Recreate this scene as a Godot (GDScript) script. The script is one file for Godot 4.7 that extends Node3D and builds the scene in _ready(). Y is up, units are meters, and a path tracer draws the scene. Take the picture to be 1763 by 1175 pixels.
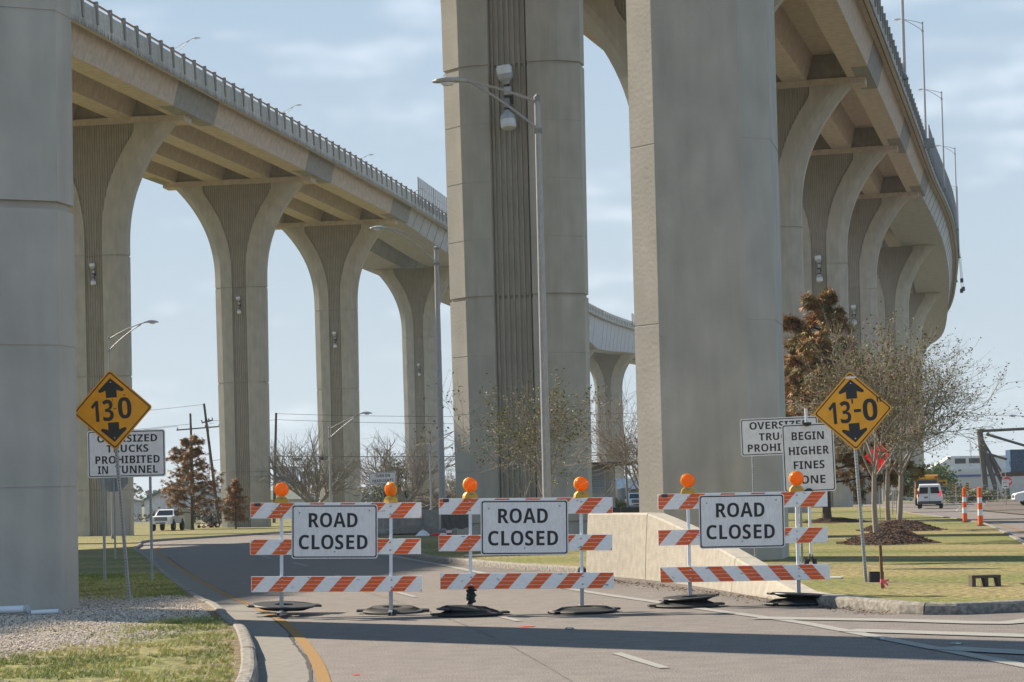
extends Node3D

# ---------------------------------------------------------------- mesh buffer
class MB:
	var v := PackedVector3Array()
	var n := PackedVector3Array()
	var c := PackedColorArray()
	var col := Color.WHITE
	func tri(a: Vector3, b: Vector3, d: Vector3) -> void:
		var nn := (b - a).cross(d - a)
		if nn.length_squared() < 1e-16: return
		nn = nn.normalized()
		v.append(a); v.append(d); v.append(b)
		for i in 3:
			n.append(nn); c.append(col)
	func quad(a: Vector3, b: Vector3, d: Vector3, e: Vector3) -> void:
		tri(a, b, d); tri(a, d, e)
	func stri(a: Vector3, b: Vector3, d: Vector3, na: Vector3, nb: Vector3, nd: Vector3) -> void:
		v.append(a); v.append(d); v.append(b)
		n.append(na); n.append(nd); n.append(nb)
		for i in 3: c.append(col)
	func squad(a: Vector3, b: Vector3, d: Vector3, e: Vector3, na: Vector3, nb: Vector3, nd: Vector3, ne: Vector3) -> void:
		stri(a, b, d, na, nb, nd); stri(a, d, e, na, nd, ne)
	# rings of equal length, counter-clockwise seen from the end the loft runs towards
	func loft(rings: Array, closed := true, caps := true) -> void:
		for i in rings.size() - 1:
			var a: PackedVector3Array = rings[i]
			var b: PackedVector3Array = rings[i + 1]
			var m := a.size()
			for j in (m if closed else m - 1):
				var k := (j + 1) % m
				quad(a[j], a[k], b[k], b[j])
		if closed and caps:
			cap(rings[0], true); cap(rings[-1], false)
	func cap(ring: PackedVector3Array, flip: bool) -> void:
		var o := ring[0]
		var nn := Vector3.ZERO
		for i in range(1, ring.size() - 1): nn += (ring[i] - o).cross(ring[i + 1] - o)
		if nn.length() < 1e-9: return
		nn = nn.normalized()
		var ux := (ring[1] - o).normalized()
		var uy := nn.cross(ux)
		var p := PackedVector2Array()
		for q in ring: p.append(Vector2((q - o).dot(ux), (q - o).dot(uy)))
		var t := Geometry2D.triangulate_polygon(p)
		for i in range(0, t.size(), 3):
			var a := ring[t[i]]
			var b := ring[t[i + 1]]
			var d := ring[t[i + 2]]
			if ((b - a).cross(d - a)).dot(nn) < 0.0:
				var s := b; b = d; d = s
			if flip: tri(a, d, b)
			else: tri(a, b, d)
	# polygon in the local xy plane extruded along local z from z0 to z1
	func prism(poly: PackedVector2Array, z0: float, z1: float, x := Transform3D()) -> void:
		var p := poly
		if Geometry2D.is_polygon_clockwise(p):
			p = p.duplicate(); p.reverse()
		var a := PackedVector3Array()
		var b := PackedVector3Array()
		for q in p:
			a.append(x * Vector3(q.x, q.y, z0)); b.append(x * Vector3(q.x, q.y, z1))
		loft([a, b])
	func box(ctr: Vector3, s: Vector3, x := Transform3D(), bev := 0.0) -> void:
		if bev <= 0.0:
			var h := s / 2
			prism(PackedVector2Array([Vector2(-h.x, -h.y), Vector2(h.x, -h.y), Vector2(h.x, h.y), Vector2(-h.x, h.y)]), -h.z, h.z, x * Transform3D(Basis(), ctr))
		else:
			var rings := []
			for k in [[-s.z / 2, bev], [-s.z / 2 + bev, 0.0], [s.z / 2 - bev, 0.0], [s.z / 2, bev]]:
				var hx: float = s.x / 2 - k[1]
				var hy: float = s.y / 2 - k[1]
				var e: float = bev * 0.6
				var r := PackedVector3Array()
				for q in [Vector2(-hx + e, -hy), Vector2(hx - e, -hy), Vector2(hx, -hy + e), Vector2(hx, hy - e), Vector2(hx - e, hy), Vector2(-hx + e, hy), Vector2(-hx, hy - e), Vector2(-hx, -hy + e)]:
					r.append(x * (ctr + Vector3(q.x, q.y, k[0])))
				rings.append(r)
			loft(rings)
	func tube(pts: Array, rad: Array, sides := 8, ends := true) -> void:
		var pa := PackedVector3Array()
		var pn := PackedVector3Array()
		var up := Vector3(0.123, 0.05, 0.99)
		for i in pts.size():
			var t: Vector3 = pts[mini(i + 1, pts.size() - 1)] - pts[maxi(i - 1, 0)]
			t = t.normalized() if t.length() > 1e-6 else Vector3.UP
			var s := t.cross(up)
			if s.length() < 0.05: s = t.cross(Vector3.RIGHT)
			s = s.normalized()
			var w := s.cross(t)
			var a := PackedVector3Array()
			var an := PackedVector3Array()
			for k in sides:
				var q := TAU * k / sides
				var d := s * cos(q) - w * sin(q)
				a.append(pts[i] + d * rad[mini(i, rad.size() - 1)]); an.append(d)
			if i > 0:
				for k in sides:
					var l := (k + 1) % sides
					squad(pa[k], pa[l], a[l], a[k], pn[k], pn[l], an[l], an[k])
			if ends and i == 0: _disc(a, -t)
			if ends and i == pts.size() - 1: _disc(a, t)
			pa = a; pn = an
	func _disc(a: PackedVector3Array, t: Vector3) -> void:
		for k in range(1, a.size() - 1):
			if (a[k] - a[0]).cross(a[k + 1] - a[0]).dot(t) > 0: tri(a[0], a[k], a[k + 1])
			else: tri(a[0], a[k + 1], a[k])
	# profile of (radius, height) from bottom to top, turned round local y
	func lathe(prof: Array, sides := 20, x := Transform3D(), smooth := true) -> void:
		var mirrored := x.basis.determinant() < 0.0
		for i in prof.size() - 1:
			var p: Vector2 = prof[i]
			var q: Vector2 = prof[i + 1]
			var d := (q - p)
			var m := Vector2(d.y, -d.x).normalized() if d.length() > 1e-7 else Vector2.RIGHT
			for k in sides:
				var a0 := TAU * k / sides
				var a1 := TAU * (k + 1) / sides
				var u0 := Vector3(cos(a0), 0, -sin(a0))
				var u1 := Vector3(cos(a1), 0, -sin(a1))
				var A := x * (u0 * p.x + Vector3.UP * p.y)
				var B := x * (u1 * p.x + Vector3.UP * p.y)
				var C := x * (u1 * q.x + Vector3.UP * q.y)
				var D := x * (u0 * q.x + Vector3.UP * q.y)
				if smooth:
					var n0 := (x.basis * (u0 * m.x + Vector3.UP * m.y)).normalized()
					var n1 := (x.basis * (u1 * m.x + Vector3.UP * m.y)).normalized()
					if mirrored: squad(A, D, C, B, n0, n0, n1, n1)
					else: squad(A, B, C, D, n0, n1, n1, n0)
				elif mirrored: quad(A, D, C, B)
				else: quad(A, B, C, D)
	func mesh() -> ArrayMesh:
		var am := ArrayMesh.new()
		if v.is_empty(): return am
		var arr := []
		arr.resize(Mesh.ARRAY_MAX)
		arr[Mesh.ARRAY_VERTEX] = v; arr[Mesh.ARRAY_NORMAL] = n; arr[Mesh.ARRAY_COLOR] = c
		am.add_surface_from_arrays(Mesh.PRIMITIVE_TRIANGLES, arr)
		return am

var M := {}
var taken := {}
var rng := RandomNumberGenerator.new()

func numbered(called: String) -> String:
	taken[called] = taken.get(called, -1) + 1
	return called if taken[called] == 0 else "%s_%03d" % [called, taken[called]]

func pname(parent: Node, called: String) -> String:
	if not parent.has_node(NodePath(called)): return called
	var cnt: Dictionary = parent.get_meta("cnt", {})
	var k: int = cnt.get(called, 0) + 1
	cnt[called] = k
	parent.set_meta("cnt", cnt)
	return "%s_%03d" % [called, k]

func thing(called: String, label: String, category: String, at := Vector3.ZERO, turn := 0.0, group := "") -> Node3D:
	var o := Node3D.new()
	o.name = numbered(called); add_child(o)
	o.position = at; o.rotation.y = turn
	tag(o, label, category, group)
	return o

func tag(o: Node3D, label: String, category: String, group := "") -> void:
	o.set_meta("label", label); o.set_meta("category", category)
	if group: o.set_meta("group", group)

func part(called: String, b, m: Material, parent: Node3D, x := Transform3D()) -> MeshInstance3D:
	var o := MeshInstance3D.new()
	o.mesh = b if b is Mesh else b.mesh()
	o.material_override = m
	o.name = pname(parent, called)
	o.transform = x
	parent.add_child(o, true)
	return o

func struct(called: String, b: MB, m: Material, kind := "structure") -> MeshInstance3D:
	var o := MeshInstance3D.new()
	o.mesh = b.mesh(); o.material_override = m
	o.name = numbered(called); add_child(o)
	o.set_meta("kind", kind)
	return o

func dup(src: Node3D, at: Vector3, turn: float, label: String, tail := "") -> Node3D:
	var r: Node3D = src.duplicate()
	var base := String(src.name)
	var cut := base.rfind("_")
	if cut > 0 and base.substr(cut + 1).is_valid_int(): base = base.substr(0, cut)
	r.name = numbered(base); add_child(r)
	r.position = at; r.rotation.y = turn
	r.set_meta("label", label)
	if tail: r.set_meta("group", tail)
	return r

func many(called: String, m: Mesh, mt: Material, xs: Array, cols: Array, parent: Node3D = null) -> MultiMeshInstance3D:
	var mm := MultiMesh.new()
	mm.transform_format = MultiMesh.TRANSFORM_3D
	mm.use_colors = true
	mm.mesh = m
	mm.instance_count = xs.size()
	for i in xs.size():
		mm.set_instance_transform(i, xs[i]); mm.set_instance_color(i, cols[i % cols.size()])
	var o := MultiMeshInstance3D.new()
	o.multimesh = mm; o.material_override = mt
	o.set_meta("kind", "stuff")
	if parent:
		o.name = pname(parent, called); parent.add_child(o, true)
	else:
		o.name = numbered(called); add_child(o)
	return o

# ---------------------------------------------------------------- materials
func noise_tex(freq: float, lo: float, hi: float, sd: int, octaves := 4, normal := false, size := 512, kind := FastNoiseLite.TYPE_SIMPLEX_SMOOTH, strength := 4.0) -> NoiseTexture2D:
	var f := FastNoiseLite.new()
	f.noise_type = kind; f.frequency = freq; f.seed = sd; f.fractal_octaves = octaves
	var t := NoiseTexture2D.new()
	t.width = size; t.height = size; t.seamless = true; t.noise = f
	if normal:
		t.as_normal_map = true; t.bump_strength = strength
	else:
		var gr := Gradient.new()
		gr.set_color(0, Color(lo, lo, lo)); gr.set_color(1, Color(hi, hi, hi))
		t.color_ramp = gr
	return t

func mat(key: String, r: float, g_: float, b: float, rough := 0.8, metal := 0.0) -> StandardMaterial3D:
	if M.has(key): return M[key]
	var m := StandardMaterial3D.new()
	m.resource_name = key
	m.albedo_color = Color(r, g_, b).linear_to_srgb()
	m.roughness = rough; m.metallic = metal
	M[key] = m
	return m

# albedo texture 1 and a multiplied texture 2, both laid in world axes
func layered(m: StandardMaterial3D, t1: Texture2D, s1: Vector3, t2: Texture2D = null, s2 := Vector3.ONE, nt: Texture2D = null, ns := 1.0) -> StandardMaterial3D:
	m.albedo_texture = t1
	m.uv1_triplanar = true; m.uv1_world_triplanar = true; m.uv1_scale = s1
	m.uv1_triplanar_sharpness = 4.0
	if t2:
		m.detail_enabled = true; m.detail_blend_mode = BaseMaterial3D.BLEND_MODE_MUL
		m.detail_albedo = t2; m.detail_uv_layer = BaseMaterial3D.DETAIL_UV_2
		m.uv2_triplanar = true; m.uv2_world_triplanar = true; m.uv2_scale = s2
		m.uv2_triplanar_sharpness = 4.0
	if nt:
		m.normal_enabled = true; m.normal_texture = nt; m.normal_scale = ns
	return m

func make_materials() -> void:
	var mottle := noise_tex(0.012, 0.86, 1.0, 3, 5)
	var streak := noise_tex(0.02, 0.92, 1.0, 8, 4)
	var grain := noise_tex(0.11, 0.72, 1.0, 5, 3)
	var speck := noise_tex(0.3, 0.55, 1.0, 6, 2)
	var grit := noise_tex(0.2, 0, 1, 12, 3, true, 512, FastNoiseLite.TYPE_SIMPLEX_SMOOTH, 3.0)
	var stain := noise_tex(0.03, 0.35, 1.0, 21, 5)
	M.tex_stain = stain
	M.tex_mottle = mottle
	M.tex_grain = grain
	layered(mat("pier_concrete", 0.52, 0.485, 0.425, 0.9), noise_tex(0.014, 0.90, 1.0, 4, 5), Vector3(0.11, 0.075, 0.11), noise_tex(0.012, 0.93, 1.0, 9, 5), Vector3(0.35, 0.045, 0.35), grit, 0.08)
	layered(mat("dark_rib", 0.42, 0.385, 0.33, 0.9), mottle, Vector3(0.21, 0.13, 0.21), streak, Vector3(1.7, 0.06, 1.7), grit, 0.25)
	layered(mat("girder_concrete", 0.67, 0.57, 0.49, 0.9), mottle, Vector3(0.17, 0.17, 0.17), streak, Vector3(0.9, 0.1, 0.9), grit, 0.2)
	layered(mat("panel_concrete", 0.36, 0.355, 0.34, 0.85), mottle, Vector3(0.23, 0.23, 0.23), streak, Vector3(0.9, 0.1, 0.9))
	layered(mat("barrier_stained", 0.60, 0.57, 0.52, 0.9), mottle, Vector3(0.3, 0.3, 0.3))
	M.barrier_stained.vertex_color_use_as_albedo = true
	layered(mat("steel_blue", 0.50, 0.525, 0.60, 0.5), mottle, Vector3(0.1, 0.1, 0.1), streak, Vector3(0.5, 0.08, 0.5))
	layered(mat("steel_soffit", 0.46, 0.44, 0.46, 0.6), mottle, Vector3(0.1, 0.1, 0.1), streak, Vector3(0.5, 0.08, 0.5))
	layered(mat("wall_concrete", 0.42, 0.385, 0.325, 0.9), stain_tex(0.87, 35), Vector3(0.3, 0.3, 0.3), streak, Vector3(1.6, 0.25, 1.6), grit, 0.35)
	layered(mat("kerb_concrete", 0.50, 0.455, 0.395, 0.92), stain_tex(0.55, 31), Vector3(0.7, 0.7, 0.7), grain, Vector3(2.2, 2.2, 2.2), grit, 0.5)
	layered(mat("gutter_concrete", 0.29, 0.265, 0.23, 0.92), stain_tex(0.86, 33), Vector3(0.4, 0.4, 0.4), grain, Vector3(2.0, 2.0, 2.0), grit, 0.06)
	var asp := mat("asphalt", 1, 1, 1, 0.88)
	asp.vertex_color_use_as_albedo = true
	layered(asp, noise_tex(0.16, 0.45, 1.15, 41, 2), Vector3(4.5, 4.5, 4.5), noise_tex(0.02, 0.86, 1.0, 42, 4), Vector3(0.23, 0.23, 0.23), grit, 0.7)
	asp.uv1_scale = Vector3(0.55, 0.55, 0.55)
	var soil := mat("soil", 1, 1, 1, 0.95)
	soil.vertex_color_use_as_albedo = true
	layered(soil, noise_tex(0.07, 0.4, 1.15, 51, 4), Vector3(0.9, 0.9, 0.9), noise_tex(0.035, 0.5, 1.2, 52, 4), Vector3(0.31, 0.31, 0.31), grit, 1.0)
	var tint := mat("tinted", 1, 1, 1, 0.85)
	tint.vertex_color_use_as_albedo = true
	var leaf := mat("leaf", 1, 1, 1, 0.7)
	leaf.vertex_color_use_as_albedo = true
	leaf.backlight_enabled = true
	leaf.backlight = Color(0.25, 0.25, 0.2)
	var stone := mat("stone", 1, 1, 1, 0.95)
	stone.vertex_color_use_as_albedo = true
	layered(mat("bark_pale", 0.36, 0.31, 0.26, 0.9), mottle, Vector3(2.1, 0.9, 2.1), streak, Vector3(6, 1, 6))
	layered(mat("bark_dark", 0.13, 0.105, 0.085, 0.95), mottle, Vector3(2.1, 0.9, 2.1), streak, Vector3(6, 1, 6))
	layered(mat("twig_grey", 0.36, 0.32, 0.275, 0.9), mottle, Vector3(2.1, 0.9, 2.1))
	layered(mat("mulch", 0.085, 0.05, 0.035, 0.95), noise_tex(0.12, 0.4, 1.0, 61, 4), Vector3(2, 2, 2), grain, Vector3(5, 5, 5), grit, 1.5)
	layered(mat("galvanised", 0.46, 0.46, 0.47, 0.45, 0.1), mottle, Vector3(1.1, 0.6, 1.1), streak, Vector3(4, 0.5, 4))
	layered(mat("dull_steel", 0.30, 0.31, 0.32, 0.6, 0.05), mottle, Vector3(1.1, 0.6, 1.1), streak, Vector3(4, 0.5, 4))
	layered(mat("sign_white", 0.95, 0.90, 0.87, 0.5), noise_tex(0.01, 0.95, 1.0, 71, 4), Vector3(0.9, 0.9, 0.9), streak, Vector3(3, 0.5, 3))
	layered(mat("board_white", 0.97, 0.93, 0.90, 0.5), noise_tex(0.015, 0.94, 1.0, 72, 4), Vector3(1.2, 3.0, 1.2))
	layered(mat("sign_yellow", 0.92, 0.40, 0.015, 0.45), noise_tex(0.01, 0.92, 1.0, 73, 3), Vector3(0.8, 0.8, 0.8))
	layered(mat("stripe_orange", 0.97, 0.14, 0.016, 0.5), noise_tex(0.015, 0.88, 1.0, 74, 4), Vector3(1.2, 3.0, 1.2))
	mat("sign_black", 0.018, 0.018, 0.02, 0.5)
	mat("sign_black_faded", 0.035, 0.033, 0.03, 0.6)
	mat("sign_red", 0.55, 0.025, 0.02, 0.5)
	mat("post_white", 0.72, 0.74, 0.79, 0.45)
	mat("rubber", 0.016, 0.016, 0.018, 0.55)
	layered(mat("rubber_dusty", 0.035, 0.034, 0.034, 0.7), grain, Vector3(3, 3, 3))
	mat("amber_lens", 0.98, 0.31, 0.008, 0.25)
	M.amber_lens.backlight_enabled = true
	M.amber_lens.backlight = Color(0.9, 0.45, 0.05)
	mat("amber_housing", 0.62, 0.33, 0.03, 0.5)
	layered(mat("line_white", 0.62, 0.60, 0.55, 0.8), noise_tex(0.08, 0.55, 1.0, 81, 4), Vector3(1.5, 1.5, 1.5), grain, Vector3(4, 4, 4))
	layered(mat("line_yellow", 0.52, 0.27, 0.05, 0.8), noise_tex(0.08, 0.6, 1.0, 82, 4), Vector3(1.5, 1.5, 1.5), grain, Vector3(4, 4, 4))
	mat("rail_post_grey", 0.24, 0.225, 0.20, 0.9)
	mat("rail_rust", 0.26, 0.16, 0.11, 0.8)
	mat("lamp_glass", 0.72, 0.74, 0.78, 0.25)
	mat("lamp_body", 0.42, 0.44, 0.47, 0.4, 0.05)
	mat("dark_metal", 0.05, 0.05, 0.055, 0.6)
	layered(mat("wood_grey", 0.12, 0.10, 0.085, 0.9), mottle, Vector3(2, 0.3, 2), streak, Vector3(8, 0.4, 8))
	layered(mat("wood_brown", 0.20, 0.11, 0.06, 0.9), mottle, Vector3(4, 0.8, 4), streak, Vector3(12, 1, 12))
	mat("car_white", 0.70, 0.71, 0.73, 0.25)
	M.car_white.clearcoat_enabled = true
	M.car_white.clearcoat = 0.8
	mat("car_glass", 0.015, 0.018, 0.02, 0.08)
	mat("tyre", 0.018, 0.018, 0.018, 0.85)
	mat("chrome", 0.5, 0.5, 0.52, 0.25, 0.9)
	mat("tail_red", 0.5, 0.015, 0.02, 0.3)

func stain_tex(lo: float, sd: int) -> NoiseTexture2D:
	return noise_tex(0.025, lo, 1.0, sd, 5)

func _ready() -> void:
	rng.seed = 20240
	# camera
	var cam := Camera3D.new()
	cam.name = "camera"
	cam.position = Vector3(0, 1.66, 0)
	cam.basis = Basis(Vector3.UP, 0.0013) * Basis(Vector3.RIGHT, deg_to_rad(1.4)) * Basis(Vector3.BACK, deg_to_rad(-1.42))
	# a lens of 19.6 degrees, shifted upwards
	cam.projection = Camera3D.PROJECTION_FRUSTUM
	cam.near = 0.3; cam.far = 6000.0
	cam.size = 2.0 * cam.near * 587.5 / 3400.0
	cam.frustum_offset = Vector2(0.0, cam.near * 183.5 / 3400.0)
	add_child(cam)
	# sky
	var sky := ProceduralSkyMaterial.new()
	sky.sky_top_color = Color(0.075, 0.165, 0.29).linear_to_srgb()
	sky.sky_horizon_color = Color(0.302, 0.343, 0.364).linear_to_srgb()
	sky.sky_curve = 0.3
	sky.ground_bottom_color = Color(0.16, 0.15, 0.13).linear_to_srgb()
	sky.ground_horizon_color = Color(0.5, 0.5, 0.5).linear_to_srgb()
	sky.sun_angle_max = 12.0
	sky.sky_cover = cloud_cover()
	sky.sky_energy_multiplier = 1.0
	var env := Environment.new()
	env.background_mode = Environment.BG_SKY
	env.sky = Sky.new()
	env.sky.sky_material = sky
	env.tonemap_mode = Environment.TONE_MAPPER_LINEAR
	env.tonemap_exposure = 2.3
	env.fog_enabled = true
	env.fog_density = 0.00018
	env.fog_light_color = Color(0.86, 0.9, 0.94)
	env.sdfgi_enabled = true; env.ssao_enabled = true; env.ssil_enabled = true
	var we := WorldEnvironment.new()
	we.name = "world"; we.environment = env; add_child(we)
	# sun: beyond the viaducts on the left
	var sun := DirectionalLight3D.new()
	sun.name = "sun"
	var el := deg_to_rad(38.0)
	var to := Vector3(-0.79 * cos(el), sin(el), -0.613 * cos(el))
	add_child(sun)
	sun.look_at_from_position(to * 100.0, Vector3.ZERO)
	sun.light_color = Color(1.0, 0.945, 0.86)
	sun.light_energy = 1.38
	sun.light_angular_distance = 0.5
	sun.shadow_enabled = true

	make_materials()
	build_ground()
	build_viaducts()
	build_wall()
	build_barricades()
	build_signs()
	build_lamps()
	build_trees()
	build_vehicles()
	build_background()
	build_small_things()
	build_grass()

func cloud_cover() -> Texture2D:
	var w := 2048
	var h := 1024
	var im := Image.create(w, h, false, Image.FORMAT_RGBA8)
	var f := FastNoiseLite.new()
	f.noise_type = FastNoiseLite.TYPE_SIMPLEX_SMOOTH; f.frequency = 1.0; f.fractal_octaves = 5; f.seed = 17; f.fractal_gain = 0.55
	var f2 := FastNoiseLite.new()
	f2.noise_type = FastNoiseLite.TYPE_SIMPLEX_SMOOTH; f2.frequency = 1.0; f2.fractal_octaves = 3; f2.seed = 5
	im.fill(Color(1, 1, 1, 0))
	for y in range(0, h / 2 + 8):
		var el := PI * (0.5 - (y + 0.5) / h)
		var step := 1 if el < 0.6 else 3
		var x := 0
		while x < w:
			var az := TAU * (x + 0.5) / w
			var d := Vector3(cos(az) * cos(el), sin(el), sin(az) * cos(el))
			# a layer of thin cloud seen at a slant, so it draws out into streaks near the horizon
			var k := 1.0 / (maxf(d.y, 0.0) + 0.16)
			var q := Vector3(d.x * k, 0.0, d.z * k)
			var a := f.get_noise_3d(q.x * 3.6 + 3.0, d.y * 40.0, q.z * 3.6) * 0.5 + 0.5
			var c := f2.get_noise_3d(q.x * 1.3, d.y * 9.0, q.z * 1.3 + 7.0) * 0.5 + 0.5
			var t := clampf((a * 0.7 + c * 0.55 - 0.655) / 0.34, 0.0, 1.0)
			t = t * t * (3.0 - 2.0 * t)
			var al := t * 0.62 * smoothstep(-0.01, 0.05, el)
			for j in step:
				if x + j < w: im.set_pixel(x + j, y, Color(0.66, 0.635, 0.62, al * 0.5))
			x += step
	return ImageTexture.create_from_image(im)

# ---------------------------------------------------------------- ground
func ss(a: float, b: float, t: float) -> float:
	t = clampf((t - a) / (b - a), 0.0, 1.0)
	return t * t * (3.0 - 2.0 * t)

func g(x: float, d: float) -> float:
	return -0.95 * (1.0 - 0.65 * ss(-4, 14, x)) * ss(30, 190, d)

func P2(a: Array) -> PackedVector2Array:
	var p := PackedVector2Array()
	for i in range(0, a.size(), 2): p.append(Vector2(a[i], a[i + 1]))
	return p

# smooth curve through (x, d) points
func smooth(a: PackedVector2Array, step := 1.0) -> PackedVector2Array:
	var o := PackedVector2Array()
	for i in a.size() - 1:
		var k := maxi(1, int(a[i].distance_to(a[i + 1]) / step))
		for j in k:
			o.append(a[i].cubic_interpolate(a[i + 1], a[maxi(i - 1, 0)] if i > 0 else a[0] * 2 - a[1], a[i + 2] if i + 2 < a.size() else a[i + 1] * 2 - a[i], float(j) / k))
	o.append(a[-1])
	return o

func offset(a: PackedVector2Array, by: float) -> PackedVector2Array:
	var o := PackedVector2Array()
	for i in a.size():
		var t := (a[mini(i + 1, a.size() - 1)] - a[maxi(i - 1, 0)]).normalized()
		o.append(a[i] + Vector2(-t.y, t.x) * by)
	return o

func joined(a: PackedVector2Array, b: PackedVector2Array) -> PackedVector2Array:
	var o := a.duplicate()
	var r := b.duplicate()
	r.reverse()
	o.append_array(r)
	return o

# polygon in (x, d) laid over the terrain in cells
func sheet(b: MB, poly: PackedVector2Array, cell: float, lift: float, color: Callable, cell_far := 0.0) -> void:
	var lo := poly[0]
	var hi := poly[0]
	for q in poly:
		lo = lo.min(q); hi = hi.max(q)
	var y := lo.y
	while y < hi.y:
		var ch := cell if cell_far <= 0.0 or y < 62.0 else cell_far
		# the strip of the polygon that lies between y and y + ch
		var strips := Geometry2D.intersect_polygons(poly, PackedVector2Array([Vector2(lo.x - 1, y), Vector2(hi.x + 1, y), Vector2(hi.x + 1, y + ch), Vector2(lo.x - 1, y + ch)]))
		for s in strips:
			if Geometry2D.is_polygon_clockwise(s): continue
			var sl := s[0].x
			var sh := s[0].x
			for q in s:
				sl = minf(sl, q.x); sh = maxf(sh, q.x)
			var x := floorf(sl / ch) * ch
			while x < sh:
				for piece in Geometry2D.intersect_polygons(s, PackedVector2Array([Vector2(x, y - 1), Vector2(x + ch, y - 1), Vector2(x + ch, y + ch + 1), Vector2(x, y + ch + 1)])):
					var t := Geometry2D.triangulate_polygon(piece)
					for i in range(0, t.size(), 3):
						var c: Array = [piece[t[i]], piece[t[i + 1]], piece[t[i + 2]]]
						if (c[1] - c[0]).cross(c[2] - c[0]) < 0.0: c = [c[0], c[2], c[1]]
						var w := []
						for q in c: w.append(Vector3(q.x, g(q.x, q.y) + lift, -q.y))
						# anticlockwise in (x, d) is anticlockwise seen from above
						for k in [0, 2, 1]:
							b.v.append(w[k]); b.n.append(Vector3.UP); b.c.append(color.call(c[k].x, c[k].y))
				x += ch
		y += ch

var nz := FastNoiseLite.new()
var nz2 := FastNoiseLite.new()

func grass_color(x: float, d: float) -> Color:
	var a := nz.get_noise_2d(x * 2.0, d * 2.0) * 0.5 + 0.5
	var b := nz2.get_noise_2d(x * 6.0, d * 6.0) * 0.5 + 0.5
	var c := Color(0.35, 0.37, 0.075).lerp(Color(0.60, 0.47, 0.18), ss(0.35, 0.75, a))
	return c.lerp(Color(0.46, 0.32, 0.20), ss(0.58, 0.9, b) * 0.7)

# share of bare gravel in the near verge at (x, d), 0 to 1
func gravel_share(x: float, d: float) -> float:
	var w := nz.get_noise_2d(x * 5.0, d * 3.0) * 2.1 + nz2.get_noise_2d(x * 11.0, d * 9.0) * 1.1
	var gr := ss(-3.9, -6.3, x + w * 0.7 - (d - 22.0) * 0.16)
	gr *= ss(35.0, 31.5, d + w * 0.8)
	if d > 28.0: gr = maxf(gr, ss(27.5, 29.0, d + w) * ss(33.5, 31.8, d + w * 0.7) * 0.9)
	return clampf(gr, 0.0, 1.0)

func verge_color(x: float, d: float) -> Color:
	var c := grass_color(x, d)
	if d < 40.0:
		c = c.lerp(Color(0.66, 0.55, 0.45), gravel_share(x, d))
		var edge := x - left_kerb_x(d)
		c = c.lerp(Color(0.34, 0.21, 0.13), ss(-0.75, -0.1, edge + nz2.get_noise_2d(x * 20, d * 8) * 0.35) * 0.8 * ss(34, 28, d))
	return c

var kerb_l := PackedVector2Array()
var kerb_r := PackedVector2Array()
func left_kerb_x(d: float) -> float:
	for i in kerb_l.size() - 1:
		if kerb_l[i].y <= d and kerb_l[i + 1].y > d:
			return lerpf(kerb_l[i].x, kerb_l[i + 1].x, (d - kerb_l[i].y) / (kerb_l[i + 1].y - kerb_l[i].y))
	return -2.0

func asphalt_color(x: float, d: float) -> Color:
	var a := nz.get_noise_2d(x * 1.6, d * 0.6) * 0.5 + 0.5
	var c := Color(0.30, 0.258, 0.232).lerp(Color(0.335, 0.292, 0.262), a)
	# tracks worn darker and a little oilier along each lane
	var lane := x - lerpf(1.02, -4.2, (d - 20.5) / 24.0)
	if d < 60.0 and x > left_kerb_x(d) + 0.6 and x < 6.0:
		for o in [-2.35, -1.0, 0.95, 2.2]:
			c = c * (1.0 - 0.055 * exp(-pow((lane - o) / 0.3, 2.0)))
	# grit gathered along the right-hand wall
	var e := x - (1.1 + (41.0 - d) * 0.25)
	if d > 24 and d < 60: c = c.lerp(Color(0.17, 0.15, 0.135), ss(-1.1, -0.3, e + nz2.get_noise_2d(x * 14, d * 10) * 0.5) * 0.6)
	return c

# cast kerb: pts is the foot of its face; side +1 puts the body to the left of the walking direction
func kerb(called: String, pts: PackedVector2Array, side: float, piece: float, wide := 0.17) -> void:
	var root := Node3D.new()
	root.name = numbered(called); add_child(root); root.set_meta("kind", "structure")
	var line := smooth(pts, 0.8)
	var i := 0
	var made := 0
	while i < line.size() - 1:
		var k := i
		var run := 0.0
		var want := piece * (1.0 if line[i].y < 70 else 3.0)
		while k < line.size() - 1 and run < want:
			run += line[k].distance_to(line[k + 1]); k += 1
		var rings := []
		var dy := rng.randf_range(-0.006, 0.008)
		var dx := rng.randf_range(-0.008, 0.008)
		for j in range(i, k + 1):
			var t := (line[mini(j + 1, line.size() - 1)] - line[maxi(j - 1, 0)]).normalized()
			var q := line[j]
			if j == i: q += t * 0.009
			if j == k: q -= t * 0.009
			var nn := Vector2(-t.y, t.x) * side
			var w := nz2.get_noise_2d(q.x * 30, q.y * 30)
			var r := PackedVector3Array()
			var wob := w * 0.006
			for s in [[0.0, -0.08], [0.0 + wob, 0.02], [0.018 + wob, 0.115], [0.045, 0.142], [0.075, 0.15], [wide - 0.02, 0.15], [wide, 0.135], [wide, -0.08]]:
				var p: Vector2 = q + nn * (s[0] + dx)
				r.append(Vector3(p.x, g(p.x, p.y) + s[1] + dy, -p.y))
			if side > 0: r.reverse()
			rings.append(r)
		var b := MB.new()
		b.loft(rings)
		part("kerb_segment", b, M.kerb_concrete, root)
		i = k
		made += 1

func ribbon(called: String, pts: PackedVector2Array, wide: float, m: Material, lift: float, ragged := 0.0) -> void:
	var b := MB.new()
	ribbon_into(b, pts, wide, lift, ragged)
	struct(called, b, m)

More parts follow.
